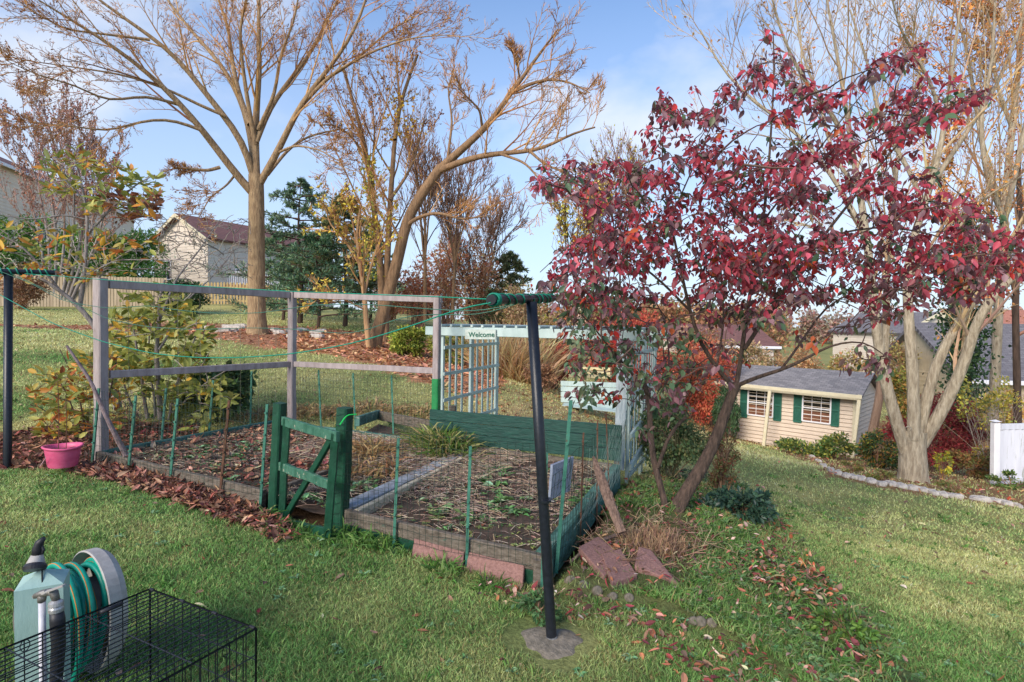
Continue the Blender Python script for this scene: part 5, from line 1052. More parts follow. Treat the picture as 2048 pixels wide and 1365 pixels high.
pr = P(1940, 650, 90); house('distant_house', 'long house with orange brown roof on the skyline at the right edge', 'house', pr[:2], (1, .1), 22, 9, -4, Zat(1990, 650, 90), 2.6, M_CWALL, shingle('orange_brown_shingles', s(186,126,104), s(164,108,92), 2), ridge='x')
# ================================================================== VEGETATION
def bark(name, c1, c2, sc=10, bump=.8, c3=None): return mat(name, c1, c2, scale=sc, stretch=(1, 1, .22), rough=.95, bump=bump, c3=c3, c3t=.63, dist=.05)
M_BIG = bark('grey_tan_bark', s(182,154,118), s(124,100,76), 20, bump=1.0); M_TAN = bark('tan_bark', s(158,126,94), s(110,86,64), 18); M_PALE = bark('pale_patchy_bark', s(196,182,158), s(132,118,98), 20, bump=1.0, c3=s(112,106,84)); M_DOG = bark('dogwood_bark', s(112,92,80), s(62,52,46), 34, c3=s(112,106,84)); M_GRYB = bark('grey_bark', s(158,150,146), s(116,108,104), 16); M_DARKB = bark('dark_bark', s(92,74,62), s(60,48,42), 14)
M_TWIG = vmat('twig', rough=.9, trans=0, nscale=14, amp=.2); M_LEAF = vmat('leaf', rough=.5, trans=.35); M_LEAFD = vmat('glossy_leaf', rough=.42, trans=.36, spec=.45); M_NEED = vmat('needles', rough=.7, trans=.15)
def limb(pts, Y0, Y1, r0, r1, n=16):
    q = resamp([(a, b, 0) for a, b in pts], n); Ys = np.linspace(Y0, Y1, n); W_ = A([P(q[i, 0], q[i, 1], Ys[i]) for i in range(n)]); R_ = np.linspace(r0, r1, n)*Ys/F
    return W_, R_
def flare(W_, R_, k=1.35, m_=3):
    for i in range(m_): R_[i] *= 1+(k-1)*(1-i/m_)**1.5
    return W_, R_
def bare(T, limbs, mb, twc, ks=(8, 6, 4, 3), angs=(38, 36, 38, 40), lfs=(.42, .48, .5, .55), up=.12, rmin=.006, t0=.28, smooth_trunk=10, leafn=0, leafc=None, leafL=.05, cname='crown', leafkind='quad', wig=.06, skip=0, rfk=.42):
    g = Geo()
    for W_, R_ in limbs: g.tubes(W_, R_, smooth_trunk)
    T.part('trunk', g, mb, smooth=True)
    lb2 = limbs[skip:]; PP = np.stack([w for w, r in lb2]); RR = np.stack([r for w, r in lb2]); g = Geo(); cur = (PP, RR); last = None
    for lv, (k, a, lf) in enumerate(zip(ks, angs, lfs)):
        cur = spawn(cur[0], cur[1], k, t0 if lv == 0 else .18, 1.0, a, lf, up=up, n=[9, 6, 5, 4][lv], wig=wig, rf=rfk, rmin=rmin*(1.6, 1.25, 1, .9)[lv], lmin=.25*(.6**lv))
        g.tubes(cur[0], cur[1], 5 if lv == 0 else (4 if lv == 1 else 3), pick(twc, len(cur[0]), jit=.12)); last = cur
    if leafn:
        m_ = len(last[0]); i = rng.integers(0, m_, leafn); j = rng.integers(1, last[0].shape[1], leafn); pos = last[0][i, j]+rng.normal(0, .01, (leafn, 3))
        ax = rdir(leafn); ax[:, 2] -= .6; L = leafL*(.6+.7*rng.random(leafn)); g.leaves(pos, ax, rdir(leafn), L, L*.6, pick(leafc, leafn), leafkind)
    T.part(cname, g, M_TWIG); return last
def fill(T, limbs, targets, r0=.010, r1=.0022, sag=.1, colr=None, name='branches', step=6, m_=None, updir=.25):
    pts = np.concatenate([w for w, r in limbs]); lim = pts.copy(); o = np.argsort([((lim-t)**2).sum(1).min() for t in targets]); g = Geo(); ends = []; C0 = lim.mean(0)
    pool = list(pts)
    for idx in o:
        t = targets[idx]; pa = A(pool); d = t-pa; dist = np.linalg.norm(d, axis=1); cost = dist+np.maximum(0, -(d[:, 2]))*1.2+.02*rng.random(len(pa)); cost[dist < .05] += 9; k = int(np.argmin(cost)); a = pa[k]; L = dist[k]
        s_ = np.linspace(0, 1, step)[:, None]; mid = a*(1-s_)+t*s_; mid[:, 2] += (np.sin(s_[:, 0]*math.pi)*sag*L); mid += rng.normal(0, .035*L, mid.shape)*np.sin(s_*math.pi); ends.append((idx, mid)); rr = np.linspace(max(r1, min(r0, .012*L+r1)), r1, step); g.tubes(mid, rr, 4, None if colr is None else np.tile(pick(colr, 1, jit=.1), (1, 1)))
        pool += [mid[step//3], mid[2*step//3], mid[-1]]
    T.part(name, g, m_ or M_TWIG); return dict(ends)
def inpix(poly, n, Yf, thr=None, ns=(.012, .012), tier=False):
    poly = A(poly, float); lo = poly.min(0); hi = poly.max(0); out = []
    while len(out) < n:
        x = rng.uniform(lo[0], hi[0], 400); y = rng.uniform(lo[1], hi[1], 400); k = inpoly(x, y, poly)
        yy = y+.32*np.abs(x-1480) if tier else y
        if thr is not None: k &= fb(x*ns[0], yy*ns[1]) > thr*(.9+.2*rng.random(400))
        if tier: k &= rng.random(400) < np.clip(1.25-np.maximum(0, y-600)/150, .22, 1)
        for a, b in zip(x[k], y[k]): out.append((a, b, Yf(a, b)))
    return out[:n]
TW_OR = [s(190,142,90), s(166,120,76), s(206,158,104), s(140,100,68)]; TW_GR = [s(150,138,128), s(122,110,102), s(168,156,144)]; TW_BR = [s(138,104,84), s(112,84,70), s(158,122,98)]
# ---------------- big tree centre left
Yb = 16
L_ = [flare(*limb([(515,676),(513,600),(513,500),(513,400),(512,350)], Yb, Yb, 17.5, 14), 1.35, 2),
 limb([(510,392),(470,350),(440,305),(400,255),(350,195),(300,150),(230,95),(150,45),(60,-10)], Yb, Yb-3, 8.00, 1.24),
 limb([(440,335),(415,342),(380,338),(346,337)], Yb-.6, Yb-1.2, 3.60, 1.86),
 limb([(400,260),(340,237),(280,243),(215,265),(150,252),(100,250),(40,240)], Yb-1, Yb-3.5, 3.20, 0.62),
 limb([(365,212),(290,190),(215,205),(150,170),(70,150),(10,120)], Yb-1, Yb-4, 3.20, 0.62),
 limb([(506,350),(488,285),(450,235),(410,185),(350,110),(290,65),(210,10),(160,-30)], Yb, Yb-2, 7.20, 1.86),
 limb([(450,232),(400,212),(340,180),(250,150),(150,135),(40,120)], Yb-.6, Yb-3, 3.20, 0.62), limb([(300,80),(220,70),(130,60),(60,20),(20,-10)], Yb-1.5, Yb-3, 2.80, 0.62),
 limb([(508,330),(500,260),(480,195),(440,125),(380,60),(320,-20)], Yb, Yb+1, 6.40, 1.86), limb([(500,250),(478,190),(465,130),(458,60),(430,-20)], Yb, Yb+1.5, 5.60, 1.86),
 limb([(512,352),(510,280),(514,200),(520,130),(516,60),(520,-30)], Yb, Yb+.3, 8.00, 2.48), limb([(511,290),(498,220),(486,140),(478,60),(500,-30)], Yb, Yb-1, 4.80, 1.86),
 limb([(512,285),(540,215),(580,160),(620,110),(650,50),(690,-30)], Yb, Yb+1, 5.60, 1.86), limb([(516,260),(550,190),(560,110),(590,40),(600,-30)], Yb, Yb-1, 4.00, 1.24),
 limb([(517,372),(555,305),(600,210),(640,160),(690,95),(720,40),(740,-30)], Yb, Yb-1, 7.20, 1.86), limb([(600,215),(660,150),(740,105),(820,75),(900,70)], Yb-.3, Yb-2, 4.00, 0.74), limb([(640,165),(700,130),(780,60),(860,20)], Yb-.5, Yb+.5, 3.20, 0.62),
 limb([(535,350),(575,300),(610,275),(660,262),(720,255)], Yb, Yb+2, 3.60, 0.74), limb([(548,310),(590,290),(640,300),(690,330)], Yb, Yb-2.5, 2.80, 0.62), limb([(470,350),(455,370),(420,395),(395,440)], Yb, Yb-2, 2.40, 0.62)]
T = Thing('big_shade_tree', 'tall nearly leafless tree with thick grey tan trunk and wide spreading crown, centre left', 'tree', gp(515, 672))
bare(T, L_, M_BIG, TW_OR, ks=(9, 7, 5, 3), lfs=(.34, .42, .45, .45), angs=(34, 36, 36, 38), up=.05, rmin=.0055, skip=1, leafn=3500, leafc=[s(160,104,70), s(134,90,66), s(186,128,82), s(120,84,64)], leafL=.05)
# ---------------- leaning tree
Yl = 15
L_ = [flare(*limb([(745,698),(762,640),(785,560),(803,490),(812,440),(845,385),(882,335)], Yl, Yl, 12.5, 9.5), 1.4, 2),
 limb([(880,338),(925,298),(965,262),(990,235),(1010,200),(1035,172),(1065,125),(1090,95),(1115,60)], Yl, Yl-1, 8.5, 1.5), limb([(1022,186),(1060,168),(1100,158),(1140,165),(1180,186)], Yl-.5, Yl-1.5, 4, 1),
 limb([(878,342),(915,326),(960,312),(1010,306),(1065,303),(1105,290),(1140,268),(1190,255)], Yl, Yl-2.5, 7, 1.5), limb([(1000,308),(1050,325),(1080,360),(1120,420)], Yl-1, Yl-3, 3, .8), limb([(1060,303),(1090,330),(1130,345),(1180,390)], Yl-1.5, Yl-3, 3, .8),
 limb([(808,455),(840,432),(880,425),(920,440),(975,432)], Yl, Yl-1, 4.5, 1), limb([(800,480),(780,440),(770,410),(755,370)], Yl, Yl+1, 3, 1), limb([(895,322),(905,240),(895,180),(910,130)], Yl, Yl+.5, 3, 1), limb([(965,262),(960,220),(930,190),(910,170)], Yl, Yl-1, 3, .8), limb([(1040,165),(1035,130),(1020,95)], Yl, Yl-.5, 2.5, .8)]
T = Thing('leaning_tree', 'leafless tan tree leaning to the right with two long curved limbs', 'tree', gp(745, 698)); bare(T, L_, M_TAN, TW_OR, ks=(11, 8, 5), angs=(42, 38, 36), lfs=(.36, .42, .45), up=.12, rmin=.006, skip=1)
# ---------------- twin trunk tree
Yt = 16.5
L_ = [flare(*limb([(760,692),(766,600),(758,500),(746,400),(735,320),(722,250),(700,190),(688,140)], Yt, Yt, 8.5, 2.5), 1.4, 2), flare(*limb([(768,692),(772,600),(775,500),(781,400),(788,290),(795,225),(815,160),(835,110)], Yt, Yt+.3, 8, 2.5), 1.4, 2),
 limb([(790,280),(800,210),(795,150),(790,90)], Yt, Yt+1, 4, 1), limb([(737,320),(700,270),(670,250),(640,250)], Yt, Yt-1, 3, 1), limb([(780,400),(815,350),(835,300),(850,230)], Yt, Yt+1, 3.5, 1), limb([(748,400),(745,330),(750,260),(742,190)], Yt, Yt+1, 3, 1)]
T = Thing('twin_trunk_tree', 'slender twin trunk tree with sparse brown leaves between the big tree and the leaning tree', 'tree', gp(764, 692)); bare(T, L_, M_TAN, TW_OR, ks=(10, 7, 4), lfs=(.36, .42, .45), up=.15, rmin=.006, leafn=1500, leafc=[s(150,100,74), s(170,120,84), s(200,160,80), s(124,84,66)], leafL=.085)
T = Thing('ivy_patch', 'small patch of yellowing ivy leaves high on the twin trunk tree', 'ivy', P(745, 440, 16.4)); g = Geo(); 
n = 420; c = A([P(740+rng.normal(0, 12), yy, 16.3+rng.normal(0, .15)) for yy in rng.uniform(300, 560, n)]); g.leaves(c, rdir(n), rdir(n), .11, .08, pick([s(190,180,70), s(150,160,60), s(206,180,90)], n), 'quad'); c = A([P(798+rng.normal(0, 18), yy, 16.6+rng.normal(0, .2)) for yy in rng.uniform(190, 280, 160)]); g.leaves(c, rdir(160), rdir(160), .10, .08, pick([s(214,170,60), s(196,160,66)], 160), 'quad'); T.part('leaves', g, M_LEAF)
# slender yellow leaved tree
Yy = 14.6
L_ = [limb([(738,694),(732,640),(728,580),(718,520),(712,470),(722,410)], Yy, Yy, 6, 2), limb([(728,590),(745,520),(765,470),(770,430)], Yy, Yy+.5, 3, 1), limb([(720,530),(690,480),(660,450),(650,410)], Yy, Yy-.5, 3, 1), limb([(730,620),(690,600),(660,590),(625,600)], Yy, Yy-1, 2, .8), limb([(712,480),(700,420),(690,390)], Yy, Yy, 2, .8)]
T = Thing('yellow_leaf_tree', 'slim pale tree with scattered bright yellow leaves in front of the pines', 'tree', gp(738, 694)); bare(T, L_, bark('peach_bark', s(196,158,116), s(160,124,90)), TW_OR, ks=(9, 6, 4), up=.1, rmin=.006, leafn=650, leafc=[s(212,186,74), s(190,166,66), s(176,160,84)], leafL=.11)
# ---------------- background bare trees
def slim(px, pyb, Y_, toppy, r, label, k=(9, 7, 4), twc=TW_BR, leafn=0, leafc=None, leafL=.1, lean=0, nst=3, spread=40, name='bare_tree', grp='bare trees in the back woods'):
    L_ = [limb([(px, pyb), (px+lean*.3, pyb*.6+toppy*.4), (px+lean, toppy)], Y_, Y_, r, .8)]
    for i in range(nst):
        f = rng.uniform(.15, .6); y0 = pyb*(1-f)+toppy*f; sx = rng.choice([-1, 1])*rng.uniform(.4, 1)*spread; L_.append(limb([(px+lean*f, y0), (px+lean*f+sx*.4, y0*.6+toppy*.4+10), (px+lean+sx, toppy+rng.uniform(0, 40))], Y_, Y_+rng.uniform(-1, 1), r*.5, .7))
    T = Thing(name, label, 'tree', gp(px, pyb), grp); bare(T, L_, M_DARKB if r < 4 else M_TAN, twc, ks=k, up=.25, rmin=.009*Y_/22, leafn=leafn, leafc=leafc, leafL=leafL, smooth_trunk=6)
slim(850, 640, 22, 285, 4.5, 'straight bare tree left of the leaning tree crown, behind the grey frame', nst=5)
slim(905, 640, 23, 330, 4, 'bare tree standing right of the straight one, twisting upward', lean=15, nst=5)
slim(940, 650, 26, 470, 2.5, 'short many branched bare tree over the rust coloured thicket', nst=5, spread=60)
slim(965, 640, 27, 400, 2.5, 'thin bare sapling with branches slanting right toward the clothesline arm', lean=45, nst=4)
slim(1150, 640, 20, 395, 3, 'thin tree with sparse yellow leaves left of the dogwood', leafn=1500, leafc=[s(206,186,80), s(180,176,80), s(220,200,110)], leafL=.12, lean=8, nst=6, spread=55)
slim(1240, 650, 21, 330, 2.5, 'thin pale tree rising behind the left side of the dogwood crown', leafn=700, leafc=[s(206,186,80), s(150,150,70)], nst=5, spread=50)
# rust tree on the left
T = Thing('rust_leaf_tree', 'upright tree with rust coloured twigs in front of the large cream house', 'tree', P(90, 612, 29), None)
Yr = 29; L_ = [limb([(95+i*7, 600), (80+i*17, 470), (40+i*27, 330), (-30+i*37, 205+abs(i-3)*24+max(0, i-4)*22)], Yr, Yr+rng.uniform(-2, 2), 3, .7) for i in range(8)]
bare(T, L_, M_GRYB, [s(176,140,124), s(160,128,114), s(150,130,122)], ks=(11, 7, 5), lfs=(.34, .4, .45), angs=(30, 32, 34), up=.3, rmin=.011, leafn=15000, leafc=[s(190,130,108), s(168,114,98), s(176,144,126), s(150,112,98)], leafL=.10)
# ---------------- pines
def pine(px, pyb, Y_, toppy, wpx, cols, label, nb=60, base_f=.2, n_need=150, twist=0, name='pine_tree', dens=1.0, L=.16, grp='evergreens on the bank'):
    b = gp(px, pyb); b = P(px, pyb, Y_); b = A([b[0], b[1], h1(b[0], b[1])]); top = P(px+twist, toppy, Y_); H_ = top[2]-b[2]; R0 = wpx*Y_/F
    T = Thing(name, label, 'tree', b, grp); g = Geo(); cc = np.stack([b*(1-f)+top*f+A([.06*math.sin(f*7), 0, 0]) for f in np.linspace(0, 1, 10)]); g.tubes(cc, np.linspace(.16, .02, 10)*H_/8, 7); T.part('trunk', g, M_DARKB, smooth=True)
    g = Geo(); BP = []; 
    for k in range(nb):
        f = base_f+(1-base_f)*(k/nb)**.9; f = min(.98, f+rng.normal(0, .01)); R_ = R0*((1-f)/(1-base_f))**.55*(.4+.95*rng.random()); az = k*2.4+rng.normal(0, .3); st = b*(1-f)+top*f; t = np.linspace(0, 1, 7)[:, None]; q = st+A([math.cos(az), math.sin(az), 0])*R_*t+A([0, 0, 1])*(.18*R_*t-.28*R_*t**2+.18*R_*t**3); BP.append(q)
    BP = A(BP); g.tubes(BP, np.linspace(.03, .008, 7)[None].repeat(nb, 0), 4, pick([s(90,72,60)], nb)); subs, sr = spawn(BP, np.full(BP.shape[:2], .012), 7, .25, 1, 48, .38, up=.05, n=4, wig=.1, flat=.5, rmin=.006); g.tubes(subs, sr, 3, pick([s(84,70,58)], len(subs)))
    T.part('branches', g, M_TWIG)
    g = Geo(); n = int(len(subs)*n_need/6*dens); i = rng.integers(0, len(subs), n); j = rng.integers(1, 4, n); fr = rng.random((n, 1)); pos = subs[i, j]*fr+subs[i, j-1]*(1-fr); out = norm(subs[i, -1]-subs[i, 0])
    ax = norm(out*.8+rdir(n)*.9+A([0, 0, .25])); LL = L*(.6+.8*rng.random(n)); g.leaves(pos, ax, rdir(n), LL, LL*.22, pick(cols, n, jit=.25), 'quad', droop=.05); T.part('needles', g, M_NEED)
PC = [s(104,140,106), s(84,120,90), s(124,156,122), s(140,160,118)]
pine(600, 650, 22, 362, 120, [s(112,138,110), s(94,120,94), s(132,154,122)], 'loose blue green pine just right of the big trunk', nb=46, dens=1.1)
pine(690, 655, 21, 396, 100, [s(116,126,80), s(92,106,70), s(146,142,92)], 'dark brownish green pine behind the yellow leaved tree', nb=56, dens=1.2)
pine(636, 655, 19.5, 470, 140, PC, 'broad low pine with drooping dark needles left of the middle post', nb=44, base_f=.12, dens=1.2)
pine(566, 640, 23, 470, 90, PC, 'small pine squeezed behind the big trunk', nb=34, base_f=.1)
pine(740, 650, 24, 470, 60, PC, 'narrow pine behind the twin trunk tree', nb=34, base_f=.3)
pine(1018, 650, 26, 506, 56, [s(110,120,86), s(88,104,72), s(136,136,100)], 'pointed juniper left of the dogwood above the arbor', nb=46, base_f=.05, L=.2)
# ---------------- generic shrub
def shrub(name, label, px, pyb, Y_, wpx, hpx, n, L, cols, cat='shrub', nst=8, clumps=16, group=None, kind='quad', stemc=TW_BR, w=.55, dy=None, part='foliage', clr=.28, droop=0, mt=None, hollow=.55, base=None, stem_r=.008):
    b = P(px, pyb, Y_); b = A([b[0], b[1], gz(A([b[0]]), A([b[1]]))[0]]) if base is None else A(base); rx = wpx*Y_/F/2; rz = hpx*Y_/F/2; ry = rx*.8 if dy is None else dy
    T = Thing(name, label, cat, b, group); cen = b+A([0, 0, rz]); d = rdir(clumps); rad = hollow+(1-hollow)*rng.random((clumps, 1)); cc = cen+d*rad*A([rx, ry, rz])*.85; cc[:, 2] = np.maximum(cc[:, 2], b[2]+.05*rz)
    g = Geo()
    st = []
    for i in range(nst):
        e = cc[i % clumps]; r0 = b+A([rng.normal(0, rx*.12), rng.normal(0, ry*.12), -.03]); m_ = (r0+e)/2+A([0, 0, rz*.2])+rng.normal(0, rx*.08, 3); st.append(resamp([r0, m_, e], 7))
    st = A(st); g.tubes(st, np.linspace(stem_r, stem_r*.4, 7)[None].repeat(nst, 0), 4, pick(stemc, nst)); s2, r2 = spawn(st, np.full(st.shape[:2], stem_r*.5), 6, .3, 1, 40, .5, up=.2, n=4, rmin=stem_r*.35); g.tubes(s2, r2, 3, pick(stemc, len(s2))); T.part('stems', g, M_TWIG)
    if n:
        ci = rng.integers(0, clumps, n); q = rdir(n)*rng.random((n, 1))**.45; pos = cc[ci]+q*A([rx, ry, rz])*clr; pos[:, 2] = np.maximum(pos[:, 2], b[2]+.02)
        ax = norm(pos-cen)*.7+rdir(n)*.8; ax[:, 2] -= droop; LL = L*(.6+.7*rng.random(n)); jc = (1+rng.normal(0, .16, clumps))[ci][:, None]; g = Geo(); g.leaves(pos, ax, rdir(n)+A([0, 0, .7]), LL, LL*w, np.clip(pick(cols, n, jit=.14)*jc, .005, .9), kind, droop=.15); T.part(part, g, mt or M_LEAF)
    return T
YGc = [s(168,176,74), s(140,156,60), s(190,190,90), s(112,134,56)]
shrub('yellow_green_shrub', 'rounded yellow green shrub at the foot of the leaning tree', 818, 722, 14.2, 92, 62, 3200, .08, YGc, clr=.34)
shrub('yellow_green_shrub', 'looser olive shrub seen through the left lattice of the arbor', 905, 735, 14, 100, 75, 2600, .09, [s(150,156,70), s(170,150,80), s(120,130,60)], clr=.36)
RU = [s(222,156,122), s(204,136,106), s(230,176,134), s(190,120,96)]; RD = [s(190,70,60), s(170,56,54), s(206,96,72)]; TA = [s(222,192,148), s(204,172,132), s(190,156,118)]
for (px, py, Y_, w_, h_, n, c, lb) in ((835,660,24,110,150,1900,RU,'rust coloured thicket directly right of the leaning trunk'),(895,665,25,110,205,2300,RU+TA,'tall rust and tan thicket behind the right grey post'),(960,665,26,110,200,2300,TA+RU,'tan thicket left of the black clothesline arm'),
   (1040,680,24,110,130,1700,TA+[s(150,140,84)],'tan brown undergrowth behind the clothesline post'),(1100,690,23,90,90,1500,[s(200,190,90), s(160,150,80)]+TA,'yellowish undergrowth above the arbor beam'),(780,650,27,90,110,1100,RU,'reddish thicket behind the twin trunks')):
    shrub('autumn_thicket', lb, px, py, Y_, w_, h_, n, .15, c, cat='thicket', nst=60, clumps=60, clr=.3, group='autumn thickets in the back woods', stemc=[s(190,150,122), s(206,166,134), s(160,124,104)], hollow=.2, stem_r=.014)
shrub('burning_bush', 'bright orange red bushy tree behind the dogwood and the arbor', 1260, 735, 18, 230, 215, 15000, .10, [s(214,104,84), s(190,80,70), s(226,138,104), s(170,70,66), s(206,120,92)], cat='shrub', nst=20, clumps=46, clr=.26, hollow=.35, stem_r=.014)
shrub('burning_bush', 'second orange red bush further right, glimpsed through the dogwood leaves', 1400, 740, 20, 180, 180, 9000, .10, [s(210,112,86), s(190,84,72), s(224,146,106)], nst=16, clumps=34, clr=.28, hollow=.35, stem_r=.014)
shrub('burning_bush', 'low dark red bush just right of the arbor lattice opening', 1110, 770, 14.5, 120, 100, 4200, .08, [s(170,84,72), s(150,66,60), s(190,110,84)], nst=14, clumps=22, clr=.3, hollow=.3)
shrub('twiggy_shrub', 'low tangle of brown twigs beside the pale bench', 1080, 795, 12, 80, 66, 900, .06, [s(170,130,96), s(150,110,84)], nst=40, clumps=26, stemc=TW_BR, clr=.3, hollow=.3)
shrub('twiggy_shrub', 'dry tan twigs and stems left of the black post, behind the arbor opening', 1035, 775, 14, 90, 100, 1200, .07, TA, nst=50, clumps=30, clr=.3, hollow=.3)
shrub('red_maple_shrub', 'dense crimson maple shrub behind the pale forked tree', 1872, 935, 13.6, 205, 165, 15000, .055, [s(156,58,66), s(138,50,58), s(176,76,76), s(122,56,60), s(160,92,80)], nst=14, clumps=44, clr=.24, hollow=.5, kind='quad')
shrub('red_maple_shrub', 'small crimson maple branch reaching over the shed corner post', 1735, 862, 14.2, 110, 75, 2200, .055, [s(164,56,62), s(146,48,54)], nst=10, clumps=20, clr=.26, hollow=.3, base=P(1800, 905, 14))
GRN = [s(96,124,66), s(118,144,78), s(76,104,58), s(140,150,80)]; DG = [s(66,94,58), s(54,80,52), s(82,108,66)]
shrub('holly_shrub', 'dark green rounded shrub in front of the gap between the two fences', 366, 644, 24, 84, 76, 3600, .12, DG, clumps=18, clr=.4)
shrub('brown_shrub', 'round brown shrub in front of the tall board fence at far left', 45, 628, 25, 84, 84, 3000, .11, [s(150,112,84), s(130,96,76), s(168,130,96)], clumps=18, clr=.38, nst=30)
shrub('weeping_evergreen', 'small weeping evergreen left of the shed', 1452, 862, 18.6, 56, 105, 3400, .12, [s(72,100,68), s(86,116,76), s(60,86,58)], cat='shrub', clumps=16, clr=.34, droop=1.6, w=.3)
shrub('low_fern_plant', 'low green and yellow plants against the shed wall', 1610, 912, 15.6, 120, 34, 1600, .09, GRN+[s(196,196,90)], cat='plant', clumps=16, clr=.4)
shrub('low_fern_plant', 'green plants beside the right post of the shed frame', 1668, 905, 15.2, 90, 50, 1500, .09, GRN+[s(180,170,80)], cat='plant', clumps=14, clr=.4)
shrub('low_fern_plant', 'dark leafy plants left of the pale forked tree', 1752, 938, 12.6, 85, 76, 2600, .07, DG+[s(140,140,60), s(176,130,70)], cat='plant', clumps=16, clr=.4)
shrub('low_fern_plant', 'yellow leaved plant right of the pale forked trunk', 1884, 962, 11.2, 42, 66, 300, .07, [s(226,206,70), s(150,160,70)], cat='plant', clumps=8, nst=8)
shrub('low_fern_plant', 'brown green plants in the leaf bed near the white fence panel', 1945, 935, 12.6, 90, 66, 1400, .07, [s(150,130,80), s(120,124,70), s(170,120,80)], cat='plant', clumps=14, nst=16)
shrub('low_fern_plant', 'small vine climbing at the base of the white fence panel', 2020, 985, 11, 80, 34, 600, .06, GRN, cat='plant', clumps=10)
for i, (px, py, lb) in enumerate(((1700,945,'left'),(1760,962,'middle'),(1905,985,'right'))): shrub('bed_weed', 'small weedy tuft in the leaf bed, %s one along the stone edging' % lb, px, py, gp(px, py)[1], 60, 22, 420, .05, [s(150,150,84), s(170,140,90), s(120,134,70)], cat='plant', clumps=8, nst=10)
for (px, py, Y_, w_, h_, n, c, lb) in ((1500,765,26,130,120,2600,TA+[s(140,140,90)],'tan and olive bushes directly behind the left part of the shed'),(1600,765,27,130,100,2600,[s(206,160,110), s(186,130,90)]+TA,'orange tan bushes behind the middle of the shed roof'),(1700,770,25,120,130,2600,[s(186,170,100), s(150,146,90), s(196,140,100)],'yellowish bushes behind the right end of the shed'),
   (1790,770,27,110,150,2400,[s(196,180,110), s(150,140,90), s(180,130,100)],'mixed autumn bushes between the forked trunks'),(1880,770,28,120,150,2400,TA+[s(150,130,100)],'tan bushes in front of the distant white house'),(1400,770,27,110,110,2000,TA+RU,'rust tan bushes left of the shed roof'),(2010,700,20,110,120,1500,[s(190,150,100), s(206,170,90)],'amber bushes in front of the grey outbuilding roof')):
    shrub('background_shrub', lb, px, py, Y_, w_, h_, n, .14, c, nst=34, clumps=34, clr=.28, group='bushes screening the houses behind the shed', stemc=[s(176,146,122), s(150,124,104)], hollow=.25, stem_r=.012)
# tall dry grasses
T = Thing('dry_ornamental_grass', 'tall bleached dry grass behind the arbor opening', 'grass clump', P(1025, 775, 13.5)); g = Geo()
for px in (985, 1005, 1025, 1050, 1070): p = P(px, 780, 13.3); tuft(g, p[0], p[1], 150, 1.2, .2, [s(222,196,150), s(200,172,126), s(184,150,110)], .10, bend=.35)
T.part('grass_blades', g, MATS['grass_blade'])
# hedge of arborvitae
AV = [s(120,164,78), s(100,144,68), s(140,180,92), s(88,126,62)]
for i, (px, tp, w_) in enumerate(((-50,408,150),(20,418,150),(95,434,140),(160,442,140),(225,452,130),(280,452,110))):
    b = P(px, 600, 32); b[2] = 2.2; h_ = (Zat(px, tp, 32)-2.2)*F/32
    shrub('arborvitae', 'dense green arborvitae behind the board fence, %s from the left' % ['first','second','third','fourth','fifth','sixth'][i], px, 600, 32, w_, h_, 8000, .18, AV, cat='shrub', clumps=40, clr=.24, base=b, group='arborvitae hedge behind the fence', w=.4, nst=6, hollow=.7)
# ---------------- right multi trunk pale tree
Yp = 10.5
L_ = [flare(*limb([(1826,968),(1826,930),(1825,895),(1828,862)], Yp, Yp, 27, 22), 1.15, 3),
 limb([(1812,905),(1795,850),(1775,790),(1762,740),(1750,640),(1742,560),(1735,470),(1718,380),(1700,280),(1688,180),(1670,90),(1650,-20)], Yp, Yp+.3, 12, 1.5),
 limb([(1828,880),(1828,800),(1826,740),(1822,680),(1812,600),(1808,540),(1820,480),(1850,410),(1872,350),(1890,250),(1905,130),(1925,-20)], Yp-.1, Yp, 12, 1.5),
 limb([(1836,870),(1856,800),(1862,745),(1880,700),(1915,650),(1960,590),(1985,530),(2010,440),(2035,330),(2060,200)], Yp, Yp-.6, 11, 3),
 limb([(1842,890),(1880,830),(1915,760),(1938,700),(1952,640),(1985,590),(2030,550),(2100,500)], Yp, Yp-1, 12.5, 6),
 limb([(1765,745),(1772,680),(1775,600),(1770,520),(1788,420),(1790,320),(1815,220),(1850,120),(1870,-10)], Yp+.3, Yp+1.2, 8, 1),
 limb([(1736,480),(1700,410),(1650,330),(1590,260),(1520,215),(1450,150),(1400,60)], Yp+.2, Yp+1, 5, 1.5), limb([(1702,300),(1660,220),(1600,150),(1560,60),(1540,-20)], Yp+.3, Yp-.4, 5, 1.5), limb([(1720,390),(1660,300),(1640,200),(1600,100),(1590,-10)], Yp, Yp+1.5, 4, 1.5),
 limb([(1870,360),(1930,270),(1990,180),(2040,60),(2060,-20)], Yp, Yp+.5, 5, 2), limb([(1890,260),(1860,160),(1800,60),(1780,-20)], Yp, Yp-.8, 4, 1.5), limb([(1850,420),(1820,340),(1760,250),(1740,140),(1700,20)], Yp, Yp+.6, 5, 1.5), limb([(2010,440),(1970,350),(1960,240),(1985,120),(1990,0)], Yp-.5, Yp-.2, 5, 2), limb([(1812,560),(1900,480),(1960,400),(2048,350)], Yp, Yp-1.2, 4, 1.5), limb([(1740,560),(1690,500),(1620,450),(1560,440)], Yp+.2, Yp+1, 4, 1)]
T = Thing('forked_pale_tree', 'large pale barked tree forking low into several trunks in the right hand bed', 'tree', gp(1826, 966)); bare(T, L_, M_PALE, [s(186,160,124), s(160,134,104), s(140,116,94)], ks=(10, 7, 5), angs=(34, 34, 36), lfs=(.38, .42, .45), up=.2, rmin=.0045, skip=1, leafn=1100, leafc=[s(214,158,92), s(190,132,76), s(206,140,80)], leafL=.07, smooth_trunk=16)
